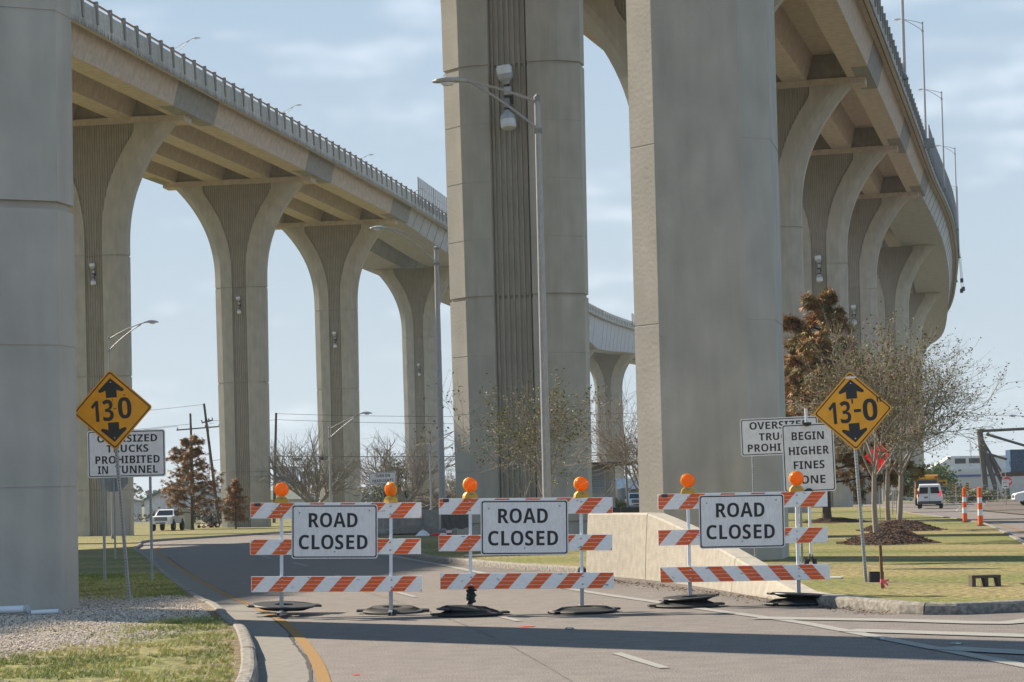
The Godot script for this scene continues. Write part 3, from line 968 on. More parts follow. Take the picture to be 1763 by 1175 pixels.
func build_viaducts() -> void:
	var L := [Vector3(-50, 33, -26.5), Vector3(-44.2, 31, -73), Vector3(-38.4, 32.7, -115), Vector3(-32.9, 34.55, -157), Vector3(-27.2, 36.35, -199), Vector3(-21.4, 37.85, -241), Vector3(-13.9, 39.4, -297), Vector3(-2, 41.5, -380), Vector3(12.4, 43.5, -468), Vector3(25.6, 45, -529), Vector3(45, 46, -600), Vector3(72, 46.6, -680)]
	L[0] = Vector3(-50.2, 29.2, -31)
	var Ld := [1.9, 1.9, 1.9, 1.9, 1.9, 1.9, 2.85, 3.4, 7.2, 6.0, 5.0, 5.0]
	var Ls := [false, false, false, false, false, true, true, true, true, true, true]
	viaduct("left_viaduct", "long concrete viaduct on the left, curving away behind the centre pier", L, Ls, Ld, [[5.1, 5.95], [8.75, 9.5]])
	var R := [Vector3(-10.6, 27.9, -21.5), Vector3(-8.4, 29.6, -29.9), Vector3(0.3, 31.3, -72), Vector3(9.9, 32.5, -111), Vector3(19.7, 34.6, -150), Vector3(29.9, 36.3, -190), Vector3(40.1, 37.8, -230), Vector3(55.2, 39.2, -287), Vector3(73.3, 41.2, -366), Vector3(94.3, 43.2, -470), Vector3(106, 44.5, -560), Vector3(114, 45, -660)]
	var Rd := [1.9, 1.9, 1.9, 1.9, 1.9, 1.9, 1.9, 2.45, 3.65, 5.9, 5.0, 5.0]
	var Rs := [false, false, false, false, false, false, true, true, true, true, true]
	viaduct("right_viaduct", "tall concrete viaduct rising at upper right, its underside and right face showing", R, Rs, Rd, [[5.7, 7.6]])
	# piers
	var names_l := {2: "fluted viaduct pier standing outside the left edge of the picture", 3: "fluted pier behind the left yellow clearance sign, white pickup beside its foot", 4: "fluted pier beside the leaning wooden utility pole, small rusty tree at its foot", 5: "fluted pier behind the leafless tree and grey lamp left of the headlights sign", 6: "fluted pier partly hidden by the left edge of the centre pier", 7: "far fluted pier of left viaduct wholly behind the centre pier", 8: "far pier between centre and right near piers, only its right arm showing", 9: "far fluted Y pier seen in the gap left of the plain near pier", 1: "near left viaduct pier outside the picture", 10: "farthest pier of the left viaduct, beyond the plain near pier"}
	for i in range(1, 11):
		var p: Vector3 = L[i]
		var tip: float = p.y - 0.22 - Ld[i] - (0.53 if i < 6 else 0.1)
		var gy := g(p.x, -p.z) + 0.1
		pier(names_l[i], Vector3(p.x, gy, p.z), heading_at(L, i), tip, [10.4, 20.0, 29.0], i < 6, "fluted piers of the left viaduct", 3.5 if i > 7 else 2.45)
	var names_r := {1: "near grey pier cut off by the left edge of the picture", 2: "massive fluted centre pier with two floodlights high in its groove", 3: "fluted pier hidden behind the plain near pier, only its curved arms showing at the top", 4: "fluted pier just right of the plain near pier, rusty cypress at its foot", 5: "second fluted pier right of the plain near pier, floodlights above the rusty cypress", 6: "third fluted pier right of the plain near pier, floodlights above the crape myrtles", 7: "fourth fluted pier of right viaduct, under the first steel span", 8: "fifth fluted pier of right viaduct, rounded arm under the steel box", 9: "sixth pier of right viaduct, small arm above the treetops", 10: "farthest pier of the right viaduct above the treetops"}
	for i in range(1, 11):
		var p: Vector3 = R[i]
		var tip: float = p.y - 0.22 - Rd[i] - (0.53 if i < 7 else 0.1)
		var gy := g(p.x, -p.z) + 0.1
		pier(names_r[i], Vector3(p.x, gy, p.z), heading_at(R, i), tip, ([10.5, 18.9, 27.5] if i != 2 else [11.4, 19.8, 28.0]) if i != 1 else [11.6, 20.8, 28.6], i < 7, "fluted piers of the right viaduct", 1.75 if i == 1 else 2.45, 0.9 if i == 1 else 1.0)
	# plain near pier: eight-sided shaft without a groove
	var t := thing("plain_pier", "plain grey eight-sided near pier right of centre, without a groove", "bridge pier", Vector3(4.5, 0.1, -44.8), -0.232)
	var b := MB.new()
	var rings := []
	for q in [[-0.5, 0.0, 0.0], [5.28, 0.0, 0.0], [5.285, 0.012, 0.0], [5.31, 0.012, 0.0], [5.315, 0.0, 0.0], [9.3, 0.0, 0.0], [9.305, 0.012, 0.0], [9.33, 0.012, 0.0], [9.335, 0.0, 0.0], [13.4, 0.0, 0.0], [13.405, 0.012, 0.0], [17.0, 0.0, 0.0], [19.0, -0.4, 0.0], [21.0, -1.6, 0.0], [22.6, -3.4, 0.0], [23.2, -4.4, 0.0]]:
		var a: float = 1.58 - q[1]
		var r := PackedVector3Array()
		for p in [Vector2(a, 0.85), Vector2(a - 0.62, 1.28), Vector2(-a + 0.62, 1.28), Vector2(-a, 0.85), Vector2(-a, -0.85), Vector2(-a + 0.62, -1.28), Vector2(a - 0.62, -1.28), Vector2(a, -0.85)]: r.append(Vector3(p.x, q[0], p.y))
		rings.append(r)
	rings.reverse()
	b.loft(rings)
	part("shaft", b, M.pier_concrete, t)
	b = MB.new()
	b.box(Vector3(0, 23.75, 0), Vector3(12.5, 1.08, 3.4))
	part("cap_beam", b, M.girder_concrete, t)

	# floodlights in the grooves
	var fl := [[L, 3, 19.15, 0.75, "floodlights on the leftmost fluted pier, above the left yellow sign"], [L, 4, 20.6, 0.75, "floodlights on the pier beside the leaning utility pole"], [L, 5, 20.2, 0.85, "floodlights on the pier behind the grey lamp with the long arm"], [L, 6, 20.0, 0.8, "floodlights on the pier beside the centre pier's left edge"], [R, 2, 14.85, 1.0, "large twin floodlights high on the centre pier, behind the street lamp arm"], [R, 5, 21.4, 1.1, "floodlights on the pier behind the top of the rusty cypress"], [R, 6, 20.5, 1.0, "floodlights on the pier behind the crape myrtle crown"], [R, 7, 19.5, 1.0, "floodlights on the farther pier among the topmost crape myrtle twigs"]]
	for f in fl:
		var k := curve_at(f[0], f[1])
		var r: Vector3 = k[1]
		var front := Vector3(-r.z, 0, r.x)
		if front.z < 0: front = -front
		var p: Vector3 = k[0]
		floodlight(Vector3(p.x, f[2], p.z) + front * 0.86, heading_at(f[0], f[1]), f[3], f[4])

	# lamps on the decks
	var nl := 0
	var ll := ["deck lamp above left viaduct rail, nearest the left edge of the picture", "deck lamp above left viaduct rail, second from the left", "deck lamp above left viaduct rail, left of the mesh screen", "deck lamp seen through the mesh screen of the left viaduct", "far deck lamp on left viaduct hidden by the centre pier", "far deck lamp on left viaduct, in the gap right of the centre pier"]
	for s in [4.19, 5.2, 5.98, 6.5, 7.2, 8.25]:
		var k := curve_at(L, s)
		street_lamp(ll[nl], k[0] - k[1] * 9.1 + Vector3.UP * 1.12, heading_at(L, s), 12.2, 2.9, 0.9, 0.11, 0.1, "lamps on the left viaduct deck")
		nl += 1
	var rl := ["thick lamp pole on right viaduct whose top is above the picture", "tallest complete lamp on the right viaduct's outer barrier", "second complete lamp along the right viaduct's outer barrier", "third complete lamp along the right viaduct, beside the mesh screen", "small far lamp where right viaduct turns out of sight", "smallest far lamp at the end of the right viaduct"]
	nl = 0
	for s in [4.42, 5.42, 6.38, 7.15, 7.75, 8.3]:
		var k := curve_at(R, s)
		street_lamp(rl[nl], k[0] + k[1] * 9.72 + Vector3.UP * 0.3, heading_at(R, s) + PI, 12.4, 2.9, 0.5, 0.13 if nl else 0.16, 0.3, "lamps on the right viaduct deck")
		nl += 1
	# bracket box and grey panel outside the right barrier
	var k := curve_at(R, 5.4)
	t = thing("grey_panel", "boxy grey panel fixed outside the right viaduct barrier beside a lamp", "sign", k[0] + k[1] * 9.95 + Vector3.UP * 0.1, heading_at(R, 5.4))
	b = MB.new()
	b.box(Vector3(0.1, -0.1, 0), Vector3(1.1, 1.0, 0.25), Transform3D(), 0.03)
	part("panel", b, M.panel_concrete, t)
	b = MB.new()
	b.box(Vector3(-0.6, -0.35, 0), Vector3(0.5, 0.1, 0.1))
	b.box(Vector3(-0.6, 0.2, 0), Vector3(0.5, 0.1, 0.1))
	part("bracket", b, M.dark_metal, t)
	# small lights hung on cords below the far end of the right viaduct
	for q in [[7.55, 4.6, 1.2], [7.62, 5.6, 1.8], [7.5, 6.6, 1.0]]:
		k = curve_at(R, q[0])
		t = thing("hanging_light", ["small dark light hanging on the longest cord under the right viaduct edge", "small dark light hanging on the upper cord under the right viaduct edge", "small dark light hanging on the middle cord under the right viaduct edge"][[6.6, 4.6, 5.6].find(q[1])], "hanging light", k[0] + k[1] * (HALF + q[2] * 0.4) - Vector3.UP * q[1], 0.0, "lights hung below the right viaduct")
		b = MB.new()
		b.tube([Vector3.ZERO, Vector3(-0.3, q[1] + 0.2, 0)], [0.03], 4)
		part("cord", b, M.dark_metal, t)
		b = MB.new()
		b.box(Vector3(0, -0.3, 0), Vector3(0.45, 0.7, 0.45), Transform3D(), 0.06)
		part("lantern", b, M.dark_metal, t)

# ---------------------------------------------------------------- wall, barricades, signs
func build_wall() -> void:
	var t := thing("flared_wall", "pale concrete wall whose top slopes down to the kerb, behind the right barricade", "wall", Vector3(0, 0, 0))
	var foot := smooth(P2([1.42, 41.0, 2.35, 38.2, 3.06, 35.0, 3.76, 30.5, 4.12, 28.4, 4.5, 27.3]), 0.35)
	var cuts := [99.0, 37.85, 32.3, 0.0]
	for piece in 3:
		var rings := []
		for i in foot.size():
			var q := foot[i]
			var lim_hi: float = cuts[piece]
			var lim_lo: float = cuts[piece + 1]
			if q.y > lim_hi + 0.2 or q.y < lim_lo - 0.2: continue
			var t2 := (foot[mini(i + 1, foot.size() - 1)] - foot[maxi(i - 1, 0)]).normalized()
			var d := clampf(q.y, lim_lo + 0.01, lim_hi - 0.01)
			if d != q.y: q += t2 * ((d - q.y) / minf(t2.y, -0.2))
			var nn := Vector2(-t2.y, t2.x)
			var h := 1.27 if q.y > 37.9 else maxf(0.13, lerpf(0.14, 1.27, clampf((q.y - 29.0) / 8.9, 0.0, 1.0)))
			var r := PackedVector3Array()
			var wob := nz2.get_noise_2d(q.x * 12, q.y * 12) * 0.012
			for s in [[-0.02 + wob, -0.15], [0.0 + wob, 0.04], [0.03, h * 0.5], [0.07, h - 0.03], [0.095, h], [0.40, h], [0.42, h - 0.03], [0.44, -0.15]]:
				var p: Vector2 = q + nn * s[0]
				r.append(Vector3(p.x, g(p.x, p.y) + s[1], -p.y))
			r.reverse()
			rings.append(r)
		var b := MB.new()
		b.loft(rings)
		part("wall_panel", b, M.wall_concrete, t)

func rrect(w: float, h: float, r: float, n_ := 5) -> PackedVector2Array:
	var p := PackedVector2Array()
	for q in [[1, 1, 0.0], [-1, 1, 0.25], [-1, -1, 0.5], [1, -1, 0.75]]:
		for i in n_ + 1:
			var a: float = TAU * (q[2] + 0.25 * i / n_)
			p.append(Vector2(q[0] * (w / 2 - r) + cos(a) * r, q[1] * (h / 2 - r) + sin(a) * r))
	return p

func ring_flat(b: MB, outer: PackedVector2Array, inner: PackedVector2Array, z: float, x := Transform3D()) -> void:
	for i in outer.size():
		var k := (i + 1) % outer.size()
		b.quad(x * Vector3(outer[i].x, outer[i].y, z), x * Vector3(outer[k].x, outer[k].y, z), x * Vector3(inner[k].x, inner[k].y, z), x * Vector3(inner[i].x, inner[i].y, z))

var fonts := {}
func lettering(parent: Node3D, text: String, w: float, h: float, ctr: Vector3, m: Material, turn := 0.0, font := "Droid Sans", weight := 700) -> void:
	var key := font + str(weight)
	if not fonts.has(key):
		var f := SystemFont.new()
		f.font_names = PackedStringArray([font]); f.font_weight = weight
		fonts[key] = f
	var tm := TextMesh.new()
	tm.text = text; tm.font = fonts[key]; tm.font_size = 64; tm.pixel_size = 0.01; tm.depth = 0.02; tm.curve_step = 1.0
	var bb := tm.get_aabb()
	var s := Vector3(w / maxf(bb.size.x, 0.001), h / maxf(bb.size.y, 0.001), 0.1)
	var o := MeshInstance3D.new()
	o.mesh = tm; o.material_override = m
	o.name = pname(parent, "lettering")
	var c := bb.get_center()
	o.transform = Transform3D(Basis(Vector3.BACK, turn), ctr) * Transform3D(Basis.from_scale(s), Vector3(-c.x * s.x, -c.y * s.y, -c.z * s.z))
	parent.add_child(o, true)

# flat plate with a printed rim, front towards +z, centred on the given point of its parent
func plate(parent: Node3D, w: float, h: float, ctr: Vector3, face: Material, rim: Material, roll := 0.0, r := 0.05, inset := 0.018, band := 0.02) -> Node3D:
	var b := MB.new()
	b.prism(rrect(w, h, r), -0.0015, 0.0015)
	var o := part("sign_panel", b, face, parent, Transform3D(Basis(Vector3.BACK, roll), ctr))
	if rim:
		b = MB.new()
		ring_flat(b, rrect(w - inset * 2, h - inset * 2, r * 0.75), rrect(w - (inset + band) * 2, h - (inset + band) * 2, r * 0.6), 0.003)
		part("border", b, rim, o)
	return o

func bolt(b: MB, at: Vector3, r := 0.012) -> void:
	b.lathe([Vector2(r, 0), Vector2(r * 0.9, 0.006), Vector2(0, 0.008)], 8, Transform3D(Basis(Vector3.RIGHT, PI / 2), at))

func stripes(parent: Node3D, w: float, h: float, phase: float, lean: float, z: float, m: Material) -> void:
	var rect := PackedVector2Array([Vector2(-w / 2 + 0.006, -h / 2 + 0.006), Vector2(w / 2 - 0.006, -h / 2 + 0.006), Vector2(w / 2 - 0.006, h / 2 - 0.006), Vector2(-w / 2 + 0.006, h / 2 - 0.006)])
	for k in range(-2, 8):
		var x0 := -w / 2 + phase + k * 0.437
		var p := PackedVector2Array([Vector2(x0, -h / 2), Vector2(x0 + 0.205, -h / 2), Vector2(x0 + 0.205 + lean, h / 2), Vector2(x0 + lean, h / 2)])
		for q in Geometry2D.intersect_polygons(rect, p):
			var b := MB.new()
			b.prism(q, z - 0.0005, z + 0.0012)
			part("orange_stripe", b, m, parent)

func warning_light(parent: Node3D, at: Vector3, yaw: float) -> void:
	var x := Transform3D(Basis(Vector3.UP, yaw), at)
	var b := MB.new()
	var p := PackedVector2Array([Vector2(-0.1, 0), Vector2(0.1, 0)])
	for i in 11: p.append(Vector2(cos(PI * i / 10.0) * 0.1, 0.012 + sin(PI * i / 10.0) * 0.085))
	b.prism(p, -0.045, 0.045)
	var l := part("warning_light", b, M.amber_housing, parent, x)
	b = MB.new()
	b.lathe([Vector2(0.104, -0.02), Vector2(0.108, -0.018), Vector2(0.108, 0.018), Vector2(0.104, 0.02)], 24, Transform3D(Basis(Vector3.RIGHT, PI / 2), Vector3(0, 0.188, 0)))
	part("lens_rim", b, M.amber_housing, l)
	for sd in [1.0, -1.0]:
		b = MB.new()
		b.lathe([Vector2(0.1, 0.019), Vector2(0.092, 0.04), Vector2(0.07, 0.056), Vector2(0.04, 0.062), Vector2(0, 0.064)], 24, Transform3D(Basis(Vector3.RIGHT, PI / 2 * sd), Vector3(0, 0.188, 0)))
		part("lens", b, M.amber_lens, l)
	b = MB.new()
	b.prism(rrect(0.06, 0.022, 0.01), 0.044, 0.048, Transform3D(Basis(), Vector3(0, 0.06, 0)))
	part("switch_plate", b, M.dull_steel, l)

func rubber_base(label: String, at: Vector3, turn: Vector3, k: float, dusty: bool) -> void:
	var t := thing("rubber_base", label, "rubber base", at, 0.0, "rubber bases holding down the barricade feet")
	t.rotation = turn
	var b := MB.new()
	b.lathe([Vector2(0.14, 0.0), Vector2(0.455, 0.0), Vector2(0.465, 0.02), Vector2(0.45, 0.038), Vector2(0.41, 0.045), Vector2(0.37, 0.062), Vector2(0.31, 0.092), Vector2(0.22, 0.104), Vector2(0.15, 0.096), Vector2(0.14, 0.0)].map(func(q): return Vector2(q.x, q.y * 0.75) * k), 26)
	part("ring", b, M.rubber_dusty if dusty else M.rubber, t)
	for sd in [1.0, -1.0]:
		b = MB.new()
		b.box(Vector3(0.48 * sd, 0.02, 0) * k, Vector3(0.12, 0.03, 0.2) * k, Transform3D(), 0.01)
		part("lug", b, M.rubber, t)
	# moulded ribs on the shoulder
	b = MB.new()
	for i in 60:
		var a := TAU * i / 60.0
		var u := Vector3(cos(a), 0, sin(a)) * k
		b.tube([u * 0.395 + Vector3.UP * 0.038 * k, u * 0.31 + Vector3.UP * 0.071 * k], [0.005 * k], 4)
	var rb := part("rib", b, M.rubber_dusty, t)
	rb.set_meta("kind", "stuff")

func barricade(label: String, at: Vector3, yaw: float, roll: float, phases: Array, flip_low: bool, yaws: Array, gap_black: bool) -> Node3D:
	var t := thing("barricade", label, "barricade", at, 0.0, "road closed barricades")
	t.rotation = Vector3(0, yaw, roll)
	var W := 2.45
	for k in 3:
		var y: float = [1.492, 0.972, 0.437][k]
		var b := MB.new()
		b.box(Vector3.ZERO, Vector3(W, 0.226, 0.022), Transform3D(), 0.004)
		var o := part("board", b, M.board_white, t, Transform3D(Basis(Vector3.BACK, rng.randf_range(-0.002, 0.002)), Vector3([0.0, -0.008, 0.01][k], y, 0.036)))
		stripes(o, W, 0.226, phases[k], (-0.2 if flip_low and k == 2 else 0.2), 0.012, M.stripe_orange)
		# moulded lines of the hollow board
		for q in [-0.055, 0.0, 0.055]:
			b = MB.new()
			b.box(Vector3(0, q, 0.0132), Vector3(W - 0.01, 0.0035, 0.0016))
			part("moulded_line", b, M.board_white, o)
		for px in [-0.785, 0.785]:
			for py in [0.06, -0.05]:
				b = MB.new()
				bolt(b, Vector3(px, py, 0.0135), 0.015)
				part("bolt", b, M.chrome, o)
		# scuffs and rubbed spots
		for i in 7:
			var sx := rng.randf_range(-W / 2 + 0.08, W / 2 - 0.08)
			var sl := rng.randf_range(0.015, 0.07)
			var p := PackedVector2Array()
			for j in 7:
				var a := TAU * j / 7.0
				p.append(Vector2(cos(a) * sl * rng.randf_range(0.5, 1.0), sin(a) * 0.006 * rng.randf_range(0.4, 1.6)).rotated(rng.randf_range(-0.15, 0.15)))
			b = MB.new()
			b.prism(p, 0.0134, 0.0146, Transform3D(Basis(Vector3.BACK, rng.randf_range(-0.9, 0.9) if i % 2 else 0.05), Vector3(sx, rng.randf_range(-0.095, 0.095), 0)))
			part("scuff", b, M.scuff, o)
		if k == 0:
			b = MB.new()
			b.box(Vector3(W / 2 - 0.17 if phases[0] > -0.05 else -W / 2 + 0.1, 0.085, 0.014), Vector3(0.085, 0.05, 0.002))
			part("sticker", b, M.dark_metal, o)
	for sd in [-1.0, 1.0]:
		var b := MB.new()
		b.box(Vector3(0.785 * sd, 0.95, 0.0), Vector3(0.044, 1.3, 0.044))
		part("post", b, M.post_white, t)
		b = MB.new()
		b.box(Vector3(0.785 * sd, 0.2, 0.0), Vector3(0.055, 0.3, 0.055))
		part("sleeve", b, M.galvanised, t)
		b = MB.new()
		# square tube foot with an open end
		for q in [[0, 0.022, 0.05, 0.006], [0, -0.022, 0.05, 0.006]]:
			b.box(Vector3(0.785 * sd, 0.03 + q[1], -0.15), Vector3(q[2], q[3], 1.25))
			b.box(Vector3(0.785 * sd + q[1], 0.03, -0.15), Vector3(q[3], 0.038, 1.25))
		part("foot", b, M.galvanised, t)
		warning_light(t, Vector3(0.785 * sd, 1.606, 0.01), yaws[0 if sd < 0 else 1])
	var o := plate(t, 1.235, 0.775, Vector3(-0.02, 1.19, 0.056), M.sign_white, M.sign_black, 0.0, 0.04, 0.014, 0.017)
	lettering(o, "ROAD", 0.70, 0.208, Vector3(-0.02, 0.165, 0.0035), M.sign_black)
	lettering(o, "CLOSED", 0.985, 0.212, Vector3(-0.02, -0.152, 0.0035), M.sign_black)
	for q in [Vector2(-0.5, 0.27), Vector2(0.5, 0.3), Vector2(0.0, -0.29)]:
		var b := MB.new()
		bolt(b, Vector3(q.x, q.y, 0.002), 0.011)
		part("bolt", b, M.dull_steel, o)
	if gap_black:
		# crumpled black plastic wound round the left post below the boards
		var b := MB.new()
		var r := RandomNumberGenerator.new()
		r.seed = 5
		for i in 9:
			var yy := 0.12 + i * 0.026
			b.lathe([Vector2(0.045 + r.randf() * 0.02, 0), Vector2(0.06 + r.randf() * 0.025, 0.02), Vector2(0.045 + r.randf() * 0.02, 0.045)], 7, Transform3D(Basis.from_euler(Vector3(r.randf_range(-0.3, 0.3), r.randf() * 6, r.randf_range(-0.3, 0.3))), Vector3(-0.785 + r.randf_range(-0.015, 0.015), yy, 0)), false)
		part("plastic_wrap", b, M.rubber, t)
	return t

func build_barricades() -> void:
	mat("scuff", 0.30, 0.27, 0.25, 0.8)
	barricade("left road closed barricade, beside the yellow edge line", Vector3(-2.62, 0.02, -28.4), 0.02, -0.022, [-0.205, -0.135, -0.205], false, [0.05, -0.75], false)
	barricade("middle road closed barricade, black plastic wrapped round its left post", Vector3(0.11, 0.02, -27.9), 0.0, -0.018, [-0.27, -0.21, -0.12], false, [0.45, 0.3], true)
	barricade("right road closed barricade, its lowest stripes leaning the other way", Vector3(3.27, 0.02, -28.6), -0.01, -0.006, [-0.15, -0.2, 0.0], true, [0.0, 0.1], false)
	rubber_base("upturned black rubber base tilted at the left foot of the left barricade", Vector3(-3.41, 0.165, -28.75), Vector3(PI + 0.06, 0.3, 0.03), 1.0, false)
	rubber_base("grey dusty rubber base at the right foot of the left barricade", Vector3(-1.83, 0.02, -28.75), Vector3(0.05, 0.1, -0.02), 0.98, true)
	rubber_base("lower rubber base of the stack at the left foot of the middle barricade", Vector3(-0.68, 0.012, -27.65), Vector3(0.0, 0.2, 0.0), 1.02, true)
	rubber_base("upper tilted rubber base of the stack at the left foot of the middle barricade", Vector3(-0.74, 0.068, -27.7), Vector3(0.03, 0.9, -0.05), 0.9, false)
	rubber_base("single rubber base at the right foot of the middle barricade", Vector3(0.92, 0.012, -27.65), Vector3(0.0, 0.5, 0.01), 1.0, true)
	rubber_base("lower rubber base of the stack at the left foot of the right barricade", Vector3(2.41, 0.012, -28.45), Vector3(0.0, 0.1, 0.0), 1.02, true)
	rubber_base("upper upturned rubber base of the stack at the left foot of the right barricade", Vector3(2.46, 0.15, -28.45), Vector3(PI, 0.4, -0.055), 0.84, false)
	rubber_base("lower rubber base of the stack at the right foot of the right barricade", Vector3(3.99, 0.012, -28.35), Vector3(0.0, 0.6, 0.0), 1.0, false)
	rubber_base("upper upturned rubber base of the stack at the right foot of the right barricade", Vector3(4.03, 0.16, -28.35), Vector3(PI, 0.2, 0.06), 0.86, false)

# square post with rows of holes
func holed_post(parent: Node3D, a: Vector3, c: Vector3, w := 0.05) -> void:
	var y := (c - a).normalized()
	var x := y.cross(Vector3.BACK).normalized()
	var z := x.cross(y)
	var h := (c - a).length()
	var xf := Transform3D(Basis(x, y, z), a)
	if xf.basis.determinant() < 0: xf = Transform3D(Basis(-x, y, z), a)
	var b := MB.new()
	b.box(Vector3(0, h / 2, 0), Vector3(w, h, w), xf, 0.005)
	var p := part("post", b, M.galvanised, parent)
	b = MB.new()
	var n_ := int(h / 0.0508)
	for i in n_:
		var yy := 0.03 + i * 0.0508
		b.box(Vector3(0, yy, w / 2 + 0.0008), Vector3(0.014, 0.014, 0.001), xf)
		b.box(Vector3(w / 2 + 0.0008, yy, 0), Vector3(0.001, 0.014, 0.014), xf)
		b.box(Vector3(-w / 2 - 0.0008, yy, 0), Vector3(0.001, 0.014, 0.014), xf)
	var o := part("punched_holes", b, M.dark_metal, p)
	o.set_meta("kind", "stuff")

func clearance_sign(label: String, foot: Vector3, mid: Vector3, roll: float, faded: bool) -> void:
	var t := thing("clearance_sign", label, "road sign", foot, 0.0, "yellow low clearance signs")
	var c := mid - foot
	holed_post(t, Vector3(0, -0.2, -0.035), c + (c.normalized() * 0.55) + Vector3(0, 0, -0.035))
	var ink: Material = M.sign_black_faded if faded else M.sign_black
	var o := plate(t, 0.925, 0.925, c, M.sign_yellow, ink, roll + PI / 4, 0.05, 0.022, 0.018)
	# the print, upright on the panel
	var up := Node3D.new()
	var un := -PI / 4
	for sd in [1.0, -1.0]:
		var p := PackedVector2Array()
		for q in [[0.0, 0.515], [0.205, 0.325], [0.2, 0.293], [0.17, 0.29], [0.088, 0.318], [0.088, 0.2], [-0.088, 0.2], [-0.088, 0.318], [-0.17, 0.29], [-0.2, 0.293], [-0.205, 0.325]]:
			var v := Vector2(q[0], q[1] * sd)
			p.append(v.rotated(un))
		var b := MB.new()
		b.prism(p, 0.001, 0.003)
		part("arrow", b, ink, o)
		b = MB.new()
		var bo := Vector2(0, 0.45 * sd).rotated(un)
		bolt(b, Vector3(bo.x, bo.y, 0.003), 0.014)
		part("bolt", b, M.chrome, o)
	up.free()
	var put := func(s: String, w: float, h: float, x: float, y: float) -> void:
		var v := Vector2(x, y).rotated(un)
		lettering(o, s, w, h, Vector3(v.x, v.y, 0.0032), ink, un)
	if faded:
		put.call("13", 0.36, 0.345, -0.165, 0.0)
		put.call("0", 0.215, 0.345, 0.2, 0.02)
		put.call("-", 0.05, 0.012, 0.04, 0.02)
		put.call("'", 0.012, 0.04, 0.01, 0.16)
		put.call("'", 0.01, 0.03, 0.2, 0.225)
		put.call("'", 0.01, 0.03, 0.222, 0.225)
	else:
		put.call("13", 0.36, 0.36, -0.215, -0.01)
		put.call("'", 0.03, 0.075, 0.0, 0.155)
		put.call("-", 0.115, 0.05, 0.075, 0.0)
		put.call("0", 0.235, 0.36, 0.28, -0.0)
		put.call("'", 0.024, 0.085, 0.412, 0.155)
		put.call("'", 0.024, 0.085, 0.456, 0.155)
		var b := MB.new()
		var v := Vector2(0.0, 0.545).rotated(un)
		b.prism(PackedVector2Array([Vector2(-0.09, -0.01), Vector2(0.08, -0.018), Vector2(0.1, 0.01), Vector2(-0.05, 0.022)]), 0.004, 0.006, Transform3D(Basis(Vector3.BACK, un), Vector3(v.x, v.y, 0)))
		part("tape_scrap", b, M.sign_white, o)

